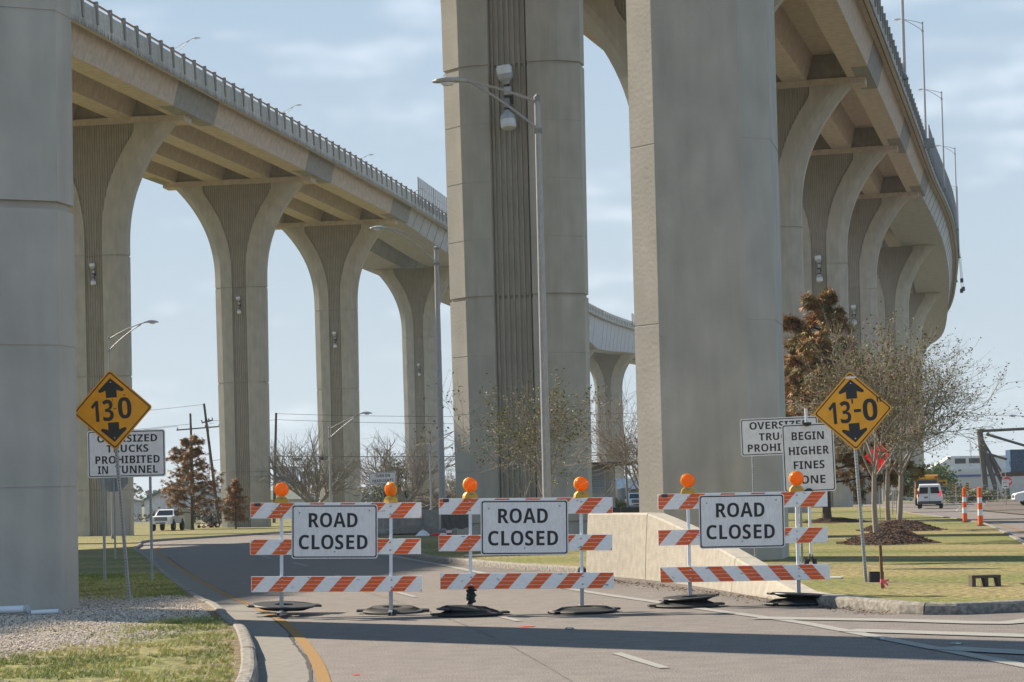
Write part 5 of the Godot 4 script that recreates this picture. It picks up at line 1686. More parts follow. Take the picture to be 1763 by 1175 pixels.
# ---------------------------------------------------------------- vehicles and people
# side outline in (z forward, y up), wide across x, corners eased
func body_block(b: MB, outline: PackedVector2Array, w: float, bev: float, x := Transform3D(), top_in := 0.0) -> void:
	var p := outline
	if Geometry2D.is_polygon_clockwise(p):
		p = p.duplicate(); p.reverse()
	var c := Vector2.ZERO
	var ylo := 1e9
	var yhi := -1e9
	for q in p:
		c += q / p.size(); ylo = minf(ylo, q.y); yhi = maxf(yhi, q.y)
	var rings := []
	for s in [[1.0, 1.0], [1.0, 0.0], [-1.0, 0.0], [-1.0, 1.0]]:
		var r := PackedVector3Array()
		for q in p:
			var v: Vector2 = q - (q - c).normalized() * bev * s[1]
			var half: float = w / 2 - top_in * (q.y - ylo) / maxf(yhi - ylo, 0.01) - (bev * 0.6 if s[1] == 0.0 else 0.0)
			r.append(x * Vector3(s[0] * half, v.y, v.x))
		rings.append(r)
	b.loft(rings)

func wheel(parent: Node3D, at: Vector3, r: float, w: float) -> void:
	var sgn := signf(at.x)
	var x := Transform3D(Basis(Vector3.BACK, -PI / 2 * sgn), at)
	var b := MB.new()
	b.lathe([Vector2(r * 0.55, -w / 2), Vector2(r * 0.92, -w / 2), Vector2(r, -w * 0.35), Vector2(r, w * 0.35), Vector2(r * 0.92, w / 2), Vector2(r * 0.6, w / 2), Vector2(r * 0.56, w * 0.3), Vector2(0.0, w * 0.3)], 20, x)
	var o := part("wheel", b, M.tyre, parent)
	b = MB.new()
	b.lathe([Vector2(r * 0.56, w * 0.32), Vector2(r * 0.5, w * 0.38), Vector2(r * 0.2, w * 0.32), Vector2(0, w * 0.4)], 14, x)
	part("rim", b, M.chrome, o)

func pickup(label: String, at: Vector3, turn: float, lift: float) -> void:
	var t := thing("pickup_truck", label, "pickup truck", at, turn, "white pickup trucks")
	var Y := lift
	var b := MB.new()
	body_block(b, P2([-2.9, 0.55 + Y, 2.75, 0.5 + Y, 2.95, 0.62 + Y, 2.95, 1.02 + Y, 2.85, 1.18 + Y, 1.35, 1.28 + Y, 1.3, 1.24 + Y, -2.85, 1.24 + Y, -2.95, 1.1 + Y, -2.95, 0.65 + Y]), 2.0, 0.07)
	part("body", b, M.car_white, t)
	b = MB.new()
	body_block(b, P2([1.5, 1.2 + Y, 0.75, 1.78 + Y, 0.4, 1.86 + Y, -0.75, 1.86 + Y, -1.05, 1.78 + Y, -1.3, 1.2 + Y]), 1.86, 0.05, Transform3D(), 0.2)
	part("cabin", b, M.car_white, t)
	b = MB.new()
	b.quad(Vector3(-0.78, 1.27 + Y, 1.43), Vector3(0.78, 1.27 + Y, 1.43), Vector3(0.66, 1.77 + Y, 0.79), Vector3(-0.66, 1.77 + Y, 0.79))
	part("windscreen", b, M.car_glass, t)
	for sd in [-1.0, 1.0]:
		for q in [[1.15, 0.08, 0.7], [-0.02, -1.05, -0.8]]:
			b = MB.new()
			var pts := [Vector3(0.925, 1.27 + Y, q[0]), Vector3(0.925, 1.27 + Y, q[1]), Vector3(0.79, 1.74 + Y, q[1] if q[2] > 0 else q[2]), Vector3(0.79, 1.74 + Y, q[2] if q[2] > 0 else -0.02)]
			for i in 4: pts[i].x = (pts[i].x + 0.012) * sd
			if sd > 0: b.quad(pts[0], pts[1], pts[2], pts[3])
			else: b.quad(pts[0], pts[3], pts[2], pts[1])
			part("side_window", b, M.car_glass, t)
		b = MB.new()
		b.box(Vector3(1.12 * sd, 1.36 + Y, 1.0), Vector3(0.22, 0.3, 0.12), Transform3D(), 0.02)
		part("wing_mirror", b, M.dark_metal, t)
		b = MB.new()
		b.box(Vector3(0.8 * sd, 0.98 + Y, 2.95), Vector3(0.28, 0.22, 0.06), Transform3D(), 0.015)
		part("headlight", b, M.lamp_glass, t)
		for z in [1.95, -1.75]:
			b = MB.new()
			b.lathe([Vector2(0.0, 0.0), Vector2(0.52, 0.0), Vector2(0.52, 0.03), Vector2(0, 0.03)], 18, Transform3D(Basis(Vector3.BACK, -PI / 2 * sd), Vector3(0.975 * sd, 0.5 + Y * 0.8, z)))
			part("wheel_arch", b, M.dark_metal, t)
			wheel(t, Vector3(0.95 * sd, 0.44, z), 0.44, 0.32)
	b = MB.new()
	b.box(Vector3(0, 0.97 + Y, 2.965), Vector3(1.2, 0.36, 0.05), Transform3D(), 0.015)
	var gr := part("grille", b, M.dark_metal, t)
	for i in 3:
		b = MB.new()
		b.box(Vector3(0, 0.86 + Y + i * 0.11, 2.998), Vector3(1.15, 0.025, 0.02))
		part("grille_bar", b, M.chrome, gr)
	b = MB.new()
	b.box(Vector3(0, 0.62 + Y, 3.0), Vector3(1.98, 0.24, 0.16), Transform3D(), 0.03)
	part("bumper", b, M.car_white, t)
	b = MB.new()
	b.box(Vector3(0, 0.6 + Y, 3.085), Vector3(0.9, 0.1, 0.02))
	part("bumper_intake", b, M.dark_metal, t)
	b = MB.new()
	b.box(Vector3(0, 1.245 + Y, -2.05), Vector3(1.6, 0.02, 1.5))
	part("bed", b, M.dark_metal, t)

func van(label: String, at: Vector3, turn: float, lit: bool) -> void:
	var t := thing("white_van", label, "van", at, turn, "white vans")
	var b := MB.new()
	body_block(b, P2([-2.6, 0.42, 2.45, 0.38, 2.65, 0.5, 2.65, 0.9, 2.5, 1.05, 1.55, 1.25, 1.5, 1.22, -2.6, 1.22, -2.68, 1.0, -2.68, 0.5]), 2.0, 0.07)
	part("body", b, M.car_white, t)
	b = MB.new()
	body_block(b, P2([1.7, 1.18, 0.9, 1.9, 0.6, 2.05, -2.4, 2.08, -2.58, 1.98, -2.66, 1.18]), 1.95, 0.06, Transform3D(), 0.17)
	part("cabin", b, M.car_white, t)
	for sd in [-1.0, 1.0]:
		b = MB.new()
		b.quad(Vector3(sd * 0.47 + 0.36, 1.28, -2.69), Vector3(sd * 0.47 - 0.36, 1.28, -2.69), Vector3(sd * 0.42 - 0.33, 1.8, -2.645), Vector3(sd * 0.42 + 0.33, 1.8, -2.645))
		part("rear_window", b, M.car_glass, t)
		b = MB.new()
		b.box(Vector3(0.9 * sd, 1.25, -2.66), Vector3(0.12, 0.5, 0.08), Transform3D(), 0.015)
		part("tail_light", b, M.brake_lit if lit and sd < 0 else M.tail_red, t)
		for z in [1.6, -1.6]: wheel(t, Vector3(0.88 * sd, 0.37, z), 0.37, 0.25)
		b = MB.new()
		var pts := [Vector3(0.965, 1.3, 1.25), Vector3(0.965, 1.3, 0.45), Vector3(0.85, 1.82, 0.5), Vector3(0.85, 1.82, 0.85)]
		for i in 4: pts[i].x = (pts[i].x + 0.01) * sd
		if sd > 0: b.quad(pts[0], pts[1], pts[2], pts[3])
		else: b.quad(pts[0], pts[3], pts[2], pts[1])
		part("side_window", b, M.car_glass, t)
		b = MB.new()
		b.box(Vector3(1.1 * sd, 1.35, 1.15), Vector3(0.2, 0.28, 0.1), Transform3D(), 0.02)
		part("wing_mirror", b, M.dark_metal, t)
		b = MB.new()
		b.box(Vector3(0.78 * sd, 0.82, 2.62), Vector3(0.34, 0.2, 0.08), Transform3D(), 0.02)
		part("headlight", b, M.lamp_glass, t)
	b = MB.new()
	b.quad(Vector3(-0.82, 1.26, 1.66), Vector3(0.82, 1.26, 1.66), Vector3(0.72, 1.86, 1.0), Vector3(-0.72, 1.86, 1.0))
	part("windscreen", b, M.car_glass, t)
	b = MB.new()
	b.box(Vector3(0, 0.5, -2.72), Vector3(1.95, 0.26, 0.16), Transform3D(), 0.03)
	part("rear_bumper", b, M.dark_metal, t)
	b = MB.new()
	b.box(Vector3(0, 0.46, 2.68), Vector3(1.95, 0.2, 0.16), Transform3D(), 0.03)
	part("front_bumper", b, M.chrome, t)
	b = MB.new()
	b.box(Vector3(0, 0.8, 2.66), Vector3(1.1, 0.22, 0.04))
	part("grille", b, M.dark_metal, t)
	b = MB.new()
	b.box(Vector3(0.28, 0.95, -2.69), Vector3(0.32, 0.16, 0.02))
	part("number_plate", b, M.dull_steel, t)
	b = MB.new()
	b.box(Vector3(0, 1.2, -2.685), Vector3(0.015, 1.5, 0.01))
	part("door_seam", b, M.dark_metal, t)

# ---- figures: capsule chains joined by a smooth minimum, meshed as surface nets
func body_net(bones: Array, cell: float, colour: Callable) -> MB:
	var lo := Vector3.ONE * 1e9
	var hi := -lo
	for q in bones:
		for k in 2:
			lo = lo.min(q[k] - Vector3.ONE * (q[2 + k] + 2 * cell)); hi = hi.max(q[k] + Vector3.ONE * (q[2 + k] + 2 * cell))
	var n_ := Vector3i(((hi - lo) / cell).ceil()) + Vector3i.ONE
	var f := PackedFloat32Array()
	f.resize(n_.x * n_.y * n_.z)
	for z in n_.z:
		for y in n_.y:
			for x in n_.x:
				var p := lo + Vector3(x, y, z) * cell
				var d := 1e9
				for q in bones:
					var a: Vector3 = q[0]
					var ab: Vector3 = q[1] - a
					var h := clampf((p - a).dot(ab) / maxf(ab.length_squared(), 1e-6), 0, 1)
					var e := (p - a - ab * h).length() - lerpf(q[2], q[3], h)
					var k := maxf(0.04 - absf(d - e), 0.0) / 0.04
					d = minf(d, e) - k * k * 0.01
				f[(z * n_.y + y) * n_.x + x] = d
	var at := {}
	var b := MB.new()
	var idx := func(x: int, y: int, z: int) -> int: return (z * n_.y + y) * n_.x + x
	for z in n_.z - 1:
		for y in n_.y - 1:
			for x in n_.x - 1:
				var s := Vector3.ZERO
				var m := 0
				var v := []
				for i in 8: v.append(f[idx.call(x + (i & 1), y + ((i >> 1) & 1), z + (i >> 2))])
				for e in [[0, 1], [2, 3], [4, 5], [6, 7], [0, 2], [1, 3], [4, 6], [5, 7], [0, 4], [1, 5], [2, 6], [3, 7]]:
					var a: float = v[e[0]]
					var c: float = v[e[1]]
					if (a < 0) != (c < 0):
						var k := a / (a - c)
						var pa := Vector3(e[0] & 1, (e[0] >> 1) & 1, e[0] >> 2)
						var pc := Vector3(e[1] & 1, (e[1] >> 1) & 1, e[1] >> 2)
						s += pa.lerp(pc, k); m += 1
				if m: at[idx.call(x, y, z)] = lo + (Vector3(x, y, z) + s / m) * cell
	for z in range(1, n_.z - 1):
		for y in range(1, n_.y - 1):
			for x in range(1, n_.x - 1):
				var a: float = f[idx.call(x, y, z)]
				for ax in 3:
					var o := Vector3i(int(ax == 0), int(ax == 1), int(ax == 2))
					var c: float = f[idx.call(x + o.x, y + o.y, z + o.z)]
					if (a < 0) == (c < 0): continue
					var u := Vector3i(int(ax == 1), int(ax == 2), int(ax == 0))
					var w := Vector3i(int(ax == 2), int(ax == 0), int(ax == 1))
					var q := []
					for k in [Vector3i.ZERO, u, u + w, w]:
						q.append(at.get(idx.call(x - k.x, y - k.y, z - k.z), Vector3.ZERO))
					b.col = colour.call((q[0] + q[2]) / 2.0)
					if a < 0: b.quad(q[0], q[1], q[2], q[3])
					else: b.quad(q[0], q[3], q[2], q[1])
	return b

func build_people() -> void:
	# worker standing beyond the concrete wall
	var t := thing("person", "person in an orange vest and white helmet standing behind the low concrete wall", "person", Vector3(-4.15, g(-4, 131) + 0.1, -131), 0.2)
	var V := func(a, b_, c) -> Vector3: return Vector3(a, b_, c)
	var bones := []
	for s in [-1.0, 1.0]:
		bones.append([V.call(0.1 * s, 0.9, 0), V.call(0.12 * s, 0.5, 0.02), 0.09, 0.065])
		bones.append([V.call(0.12 * s, 0.5, 0.02), V.call(0.13 * s, 0.08, -0.02), 0.06, 0.042])
		bones.append([V.call(0.13 * s, 0.05, -0.03), V.call(0.15 * s, 0.04, 0.14), 0.045, 0.035])
		bones.append([V.call(0.19 * s, 1.42, 0), V.call(0.25 * s, 1.13, 0.0), 0.06, 0.045])
		bones.append([V.call(0.25 * s, 1.13, 0), V.call(0.2 * s, 0.92, 0.16), 0.043, 0.032])
		for k in 5: bones.append([V.call(0.2 * s, 0.91, 0.17), V.call((0.2 + (k - 2) * 0.02) * s, 0.86 - (0.0 if k else -0.04), 0.24), 0.018, 0.009])
	bones.append([V.call(0, 0.95, 0), V.call(0, 1.2, 0), 0.135, 0.14])
	bones.append([V.call(-0.09, 1.36, 0), V.call(0.09, 1.36, 0), 0.12, 0.12])
	bones.append([V.call(0, 1.2, 0), V.call(0, 1.4, 0), 0.14, 0.12])
	bones.append([V.call(0, 1.45, 0), V.call(0, 1.56, 0.01), 0.055, 0.05])
	bones.append([V.call(0, 1.6, 0.02), V.call(0, 1.68, 0.01), 0.082, 0.095])
	bones.append([V.call(0, 1.62, 0.1), V.call(0, 1.6, 0.12), 0.018, 0.018])
	var skin := Color(0.32, 0.17, 0.11)
	part("body", body_net(bones, 0.035, func(p: Vector3) -> Color:
		if p.y > 1.5 or p.y < 0.93 and absf(p.x) > 0.17: return skin
		if p.y > 0.9: return Color(0.06, 0.07, 0.11) if absf(p.x) > 0.2 else Color(0.06, 0.07, 0.11)
		return Color(0.03, 0.035, 0.05) if p.y > 0.1 else Color(0.03, 0.025, 0.02)), M.tinted, t)
	var b := MB.new()
	var rings := []
	for q in [[0.86, 0.165, 0.155], [1.05, 0.165, 0.155], [1.25, 0.17, 0.16], [1.4, 0.19, 0.15], [1.48, 0.12, 0.1]]:
		var r := PackedVector3Array()
		for k in 14: r.append(Vector3(cos(TAU * k / 14) * (q[1] + 0.012), q[0], -sin(TAU * k / 14) * (q[2] + 0.012)))
		rings.append(r)
	b.loft(rings)
	part("vest", b, mat("vest_orange", 0.85, 0.16, 0.02, 0.7), t)
	b = MB.new()
	b.lathe([Vector2(0.15, 1.7), Vector2(0.13, 1.705), Vector2(0.12, 1.76), Vector2(0.08, 1.81), Vector2(0, 1.825)], 16)
	part("helmet", b, M.post_white, t)

	# rider and mower
	var at := Vector3(-31.2, g(-31, 200) + 0.1, -201)
	t = thing("riding_mower", "dark riding mower with roll bar on the grass left of the leaning utility pole", "mower", at, -0.9)
	b = MB.new()
	b.box(Vector3(0, 0.55, -0.45), Vector3(0.9, 0.4, 0.9), Transform3D(), 0.05)
	part("engine_body", b, M.dark_metal, t)
	b = MB.new()
	b.box(Vector3(0, 0.25, 0.35), Vector3(1.5, 0.16, 0.9), Transform3D(), 0.04)
	part("cutting_deck", b, mat("mower_red", 0.18, 0.03, 0.02, 0.5), t)
	b = MB.new()
	b.box(Vector3(0, 0.72, 0.05), Vector3(0.5, 0.12, 0.45), Transform3D(), 0.04)
	b.box(Vector3(0, 1.0, -0.2), Vector3(0.5, 0.5, 0.1), Transform3D(), 0.04)
	part("seat", b, M.rubber, t)
	b = MB.new()
	b.tube([Vector3(-0.5, 0.5, -0.5), Vector3(-0.5, 1.75, -0.55), Vector3(0.5, 1.75, -0.55), Vector3(0.5, 0.5, -0.5)], [0.03], 6)
	part("roll_bar", b, M.dark_metal, t)
	b = MB.new()
	b.tube([Vector3(0.55, 0.5, -0.6), Vector3(-0.5, 2.35, -0.9)], [0.025], 6)
	part("trimmer_pole", b, M.rail_rust, t)
	for s in [-1.0, 1.0]:
		wheel(t, Vector3(0.6 * s, 0.3, -0.5), 0.3, 0.26)
		wheel(t, Vector3(0.5 * s, 0.17, 1.0), 0.17, 0.14)
	t = thing("person", "person in dark clothes sitting on the riding mower", "person", at + Vector3(0, 0, 0), -0.9)
	bones = []
	for s in [-1.0, 1.0]:
		bones.append([V.call(0.1 * s, 0.88, -0.02), V.call(0.16 * s, 0.86, 0.42), 0.085, 0.062])
		bones.append([V.call(0.16 * s, 0.86, 0.42), V.call(0.15 * s, 0.45, 0.5), 0.058, 0.042])
		bones.append([V.call(0.15 * s, 0.41, 0.5), V.call(0.16 * s, 0.4, 0.66), 0.04, 0.032])
		bones.append([V.call(0.19 * s, 1.32, -0.04), V.call(0.28 * s, 1.06, 0.04), 0.06, 0.045])
		bones.append([V.call(0.28 * s, 1.06, 0.04), V.call(0.2 * s, 1.02, 0.3), 0.043, 0.032])
		for k in 5: bones.append([V.call(0.2 * s, 1.02, 0.3), V.call((0.18 + k * 0.02) * s, 1.0, 0.38), 0.018, 0.01])
	bones.append([V.call(0, 0.9, -0.02), V.call(0, 1.12, -0.06), 0.135, 0.135])
	bones.append([V.call(-0.09, 1.28, -0.05), V.call(0.09, 1.28, -0.05), 0.115, 0.115])
	bones.append([V.call(0, 1.1, -0.05), V.call(0, 1.3, -0.05), 0.135, 0.12])
	bones.append([V.call(0, 1.36, -0.04), V.call(0, 1.46, -0.02), 0.055, 0.05])
	bones.append([V.call(0, 1.5, 0.0), V.call(0, 1.58, -0.01), 0.08, 0.092])
	part("body", body_net(bones, 0.04, func(p: Vector3) -> Color:
		if p.y > 1.42 and p.z > -0.05 and p.y < 1.6: return skin
		if p.y > 1.42: return Color(0.02, 0.02, 0.02)
		return Color(0.035, 0.035, 0.04) if p.y > 0.95 else Color(0.03, 0.035, 0.055)), M.tinted, t)

func build_vehicles() -> void:
	var gy := func(x: float, d: float) -> float: return g(x, d) + 0.12
	pickup("white pickup parked on the grass left of the rusty cypress, facing left", Vector3(-33.0, gy.call(-33, 186), -187), -0.05, 0.16)
	pickup("white truck facing the camera beyond the dark low wall, below the boom", Vector3(13.1, g(13, 216) + 0.02, -216), 0.0, 0.1)
	var bl := mat("brake_lit", 0.8, 0.02, 0.03, 0.4)
	bl.emission_enabled = true
	bl.emission = Color(1.0, 0.05, 0.12)
	bl.emission_energy_multiplier = 0.5
	van("white van seen from behind on the side street, behind the school bus", Vector3(35.25, g(34, 165) + 0.02, -168), PI - 0.235, true)
	van("white van at the right edge seen from its side, only its nose in view", Vector3(45.0, g(45, 168) + 0.06, -168), -PI / 2 - 0.1, false)
	# school bus nose beyond the van
	var t := thing("school_bus", "dusky yellow school bus facing the camera, behind the white van", "bus", Vector3(40.6, g(37, 190) + 0.02, -195), -0.2)
	var b := MB.new()
	var ym := mat("bus_yellow", 0.42, 0.21, 0.03, 0.5)
	body_block(b, P2([-9, 0.6, 0.3, 0.6, 0.45, 1.5, 0.1, 2.9, -0.1, 3.05, -9, 3.05]), 2.45, 0.09, Transform3D(), 0.12)
	part("body", b, ym, t)
	b = MB.new()
	body_block(b, P2([0.2, 0.6, 1.9, 0.6, 2.05, 0.9, 2.0, 1.5, 1.7, 1.6, 0.2, 1.75]), 2.1, 0.08, Transform3D(), 0.15)
	part("hood", b, ym, t)
	b = MB.new()
	b.quad(Vector3(-1.02, 1.72, 0.46), Vector3(1.02, 1.72, 0.46), Vector3(0.98, 2.5, 0.27), Vector3(-0.98, 2.5, 0.27))
	part("windscreen", b, M.car_glass, t)
	b = MB.new()
	b.box(Vector3(0, 2.78, 0.2), Vector3(1.5, 0.3, 0.06), Transform3D(), 0.01)
	part("header_panel", b, M.sign_yellow_bright, t)
	for s in [-1.0, 1.0]:
		b = MB.new()
		b.box(Vector3(0.97 * s, 2.78, 0.2), Vector3(0.3, 0.2, 0.06), Transform3D(), 0.01)
		part("warning_lamp", b, M.tail_red, t)
		b = MB.new()
		b.box(Vector3(0.8 * s, 1.15, 2.03), Vector3(0.26, 0.22, 0.06), Transform3D(), 0.015)
		part("headlight", b, M.lamp_glass, t)
		wheel(t, Vector3(1.0 * s, 0.5, 1.0), 0.5, 0.3)
		wheel(t, Vector3(1.0 * s, 0.5, -6.2), 0.5, 0.3)
		for i in 9:
			b = MB.new()
			b.box(Vector3(1.155 * s, 2.2, -0.6 - i * 0.92), Vector3(0.02, 0.6, 0.72))
			part("side_window", b, M.car_glass, t)
		b = MB.new()
		b.tube([Vector3(1.0 * s, 1.6, 1.6), Vector3(1.35 * s, 1.95, 1.75)], [0.03], 5)
		b.box(Vector3(1.4 * s, 2.05, 1.75), Vector3(0.2, 0.35, 0.08))
		part("mirror", b, M.dark_metal, t)
	b = MB.new()
	b.box(Vector3(0, 1.05, 2.06), Vector3(1.1, 0.55, 0.05), Transform3D(), 0.02)
	part("grille", b, M.dark_metal, t)
	b = MB.new()
	b.box(Vector3(0, 0.62, 2.12), Vector3(2.3, 0.3, 0.16), Transform3D(), 0.03)
	part("bumper", b, M.rubber, t)
	# truck-mounted boom
	t = thing("boom_truck", "pale telescopic boom raised to the right above the white truck", "boom truck", Vector3(13.5, g(12, 232), -232), 0.0)
	b = MB.new()
	b.box(Vector3(0.5, 0.75, 0), Vector3(5.5, 0.5, 2.1), Transform3D(), 0.05)
	part("chassis", b, M.panel_concrete, t)
	b = MB.new()
	b.box(Vector3(-0.6, 1.75, 0), Vector3(1.1, 1.7, 1.2), Transform3D(), 0.08)
	part("turret", b, M.dull_steel, t)
	var dir := Vector3(2.7, 2.25, 0).normalized()
	var xf := Transform3D(Basis(dir, Vector3(-dir.y, dir.x, 0), Vector3.BACK), Vector3(-0.75, 2.75, 0))
	b = MB.new()
	b.box(Vector3(1.1, 0, 0), Vector3(2.4, 0.42, 0.4), xf, 0.03)
	var cream := mat("boom_cream", 0.72, 0.68, 0.60, 0.5)
	var bo := part("boom", b, cream, t)
	b = MB.new()
	b.box(Vector3(2.7, 0.0, 0), Vector3(1.2, 0.3, 0.28), xf, 0.02)
	part("inner_boom", b, cream, bo)
	b = MB.new()
	b.tube([xf * Vector3(0.1, -0.75, 0.1), xf * Vector3(1.7, -0.28, 0.1)], [0.07], 8)
	part("lift_cylinder", b, M.chrome, t)
	for s in [-1.0, 1.0]:
		for x in [-1.5, 2.2]:
			b = MB.new()
			b.lathe([Vector2(0, -0.14), Vector2(0.45, -0.14), Vector2(0.48, 0), Vector2(0.45, 0.14), Vector2(0, 0.14)], 18, Transform3D(Basis(Vector3.RIGHT, PI / 2), Vector3(x, 0.48, 0.95 * s)))
			part("wheel", b, M.tyre, t)
	build_people()

# ---------------------------------------------------------------- background
func gable_house(t: Node3D, x0: float, x1: float, z0: float, z1: float, eave: float, ridge: float, wallm: Material, roofm: Material, trim: Material) -> void:
	# ridge along z; gable towards the camera (z1 is nearer)
	var xm := (x0 + x1) / 2
	var b := MB.new()
	b.prism(PackedVector2Array([Vector2(x0, -0.5), Vector2(x1, -0.5), Vector2(x1, eave), Vector2(xm, ridge), Vector2(x0, eave)]), z0, z1)
	var w := part("wall", b, wallm, t)
	# standing ribs of the sheeting
	b = MB.new()
	var x := x0 + 0.3
	while x < x1 - 0.1:
		var h := lerpf(eave, ridge, 1.0 - absf(x - xm) / ((x1 - x0) / 2)) - 0.15
		b.box(Vector3(x, h / 2, z1 + 0.03), Vector3(0.06, h, 0.06))
		x += 0.45
	part("sheeting_rib", b, wallm, w).set_meta("kind", "stuff")
	for sd in [-1.0, 1.0]:
		b = MB.new()
		var o := Vector2(x1 + 0.4, eave - 0.2) if sd > 0 else Vector2(x0 - 0.4, eave - 0.2)
		var p := PackedVector2Array([Vector2(xm, ridge + 0.05), o, o + Vector2(0, 0.2), Vector2(xm, ridge + 0.28)])
		b.prism(p, z0 - 0.3, z1 + 0.5)
		part("roof", b, roofm, t)
		b = MB.new()
		b.prism(PackedVector2Array([Vector2(xm, ridge - 0.15), o + Vector2(0, -0.15), o + Vector2(0, 0.25), Vector2(xm, ridge + 0.33)]), z1 + 0.5, z1 + 0.62)
		part("roof_trim", b, trim, t)

func utility_pole(label: String, foot: Vector3, top: Vector3, arms: Array) -> void:
	var t := thing("utility_pole", label, "utility pole", foot, 0.0, "wooden utility poles")
	var d := top - foot
	var b := MB.new()
	b.tube([Vector3(0, -0.3, 0), d * 0.5, d], [0.2, 0.17, 0.13], 10)
	part("pole", b, M.wood_grey, t)
	for a in arms:
		var c: Vector3 = d * a[0]
		b = MB.new()
		b.box(Vector3(a[2], 0, 0.16), Vector3(a[1], 0.16, 0.12), Transform3D(Basis(Vector3.BACK, a[3]), c))
		var arm := part("crossarm", b, M.wood_grey, t)
		for i in 4:
			b = MB.new()
			var x: float = a[2] + a[1] * (i / 3.0 - 0.5) * 0.94
			b.lathe([Vector2(0.03, 0.08), Vector2(0.09, 0.12), Vector2(0.05, 0.18), Vector2(0.09, 0.22), Vector2(0.03, 0.34), Vector2(0, 0.34)], 8, Transform3D(Basis(Vector3.BACK, a[3]), c + Vector3(x, x * tan(a[3]), 0.16)))
			part("insulator", b, M.dark_metal, arm)

func wire(label: String, a: Vector3, c: Vector3, sag: float, r := 0.022) -> void:
	var pts := []
	for i in 17:
		var f := i / 16.0
		pts.append(a.lerp(c, f) - Vector3.UP * sag * 4.0 * f * (1.0 - f))
	var b := MB.new()
	b.tube(pts, [r], 4, false)
	var o := MeshInstance3D.new()
	o.mesh = b.mesh(); o.material_override = M.dark_metal
	o.name = numbered("overhead_wire"); add_child(o)
	tag(o, label, "wire", "overhead wires between the utility poles")

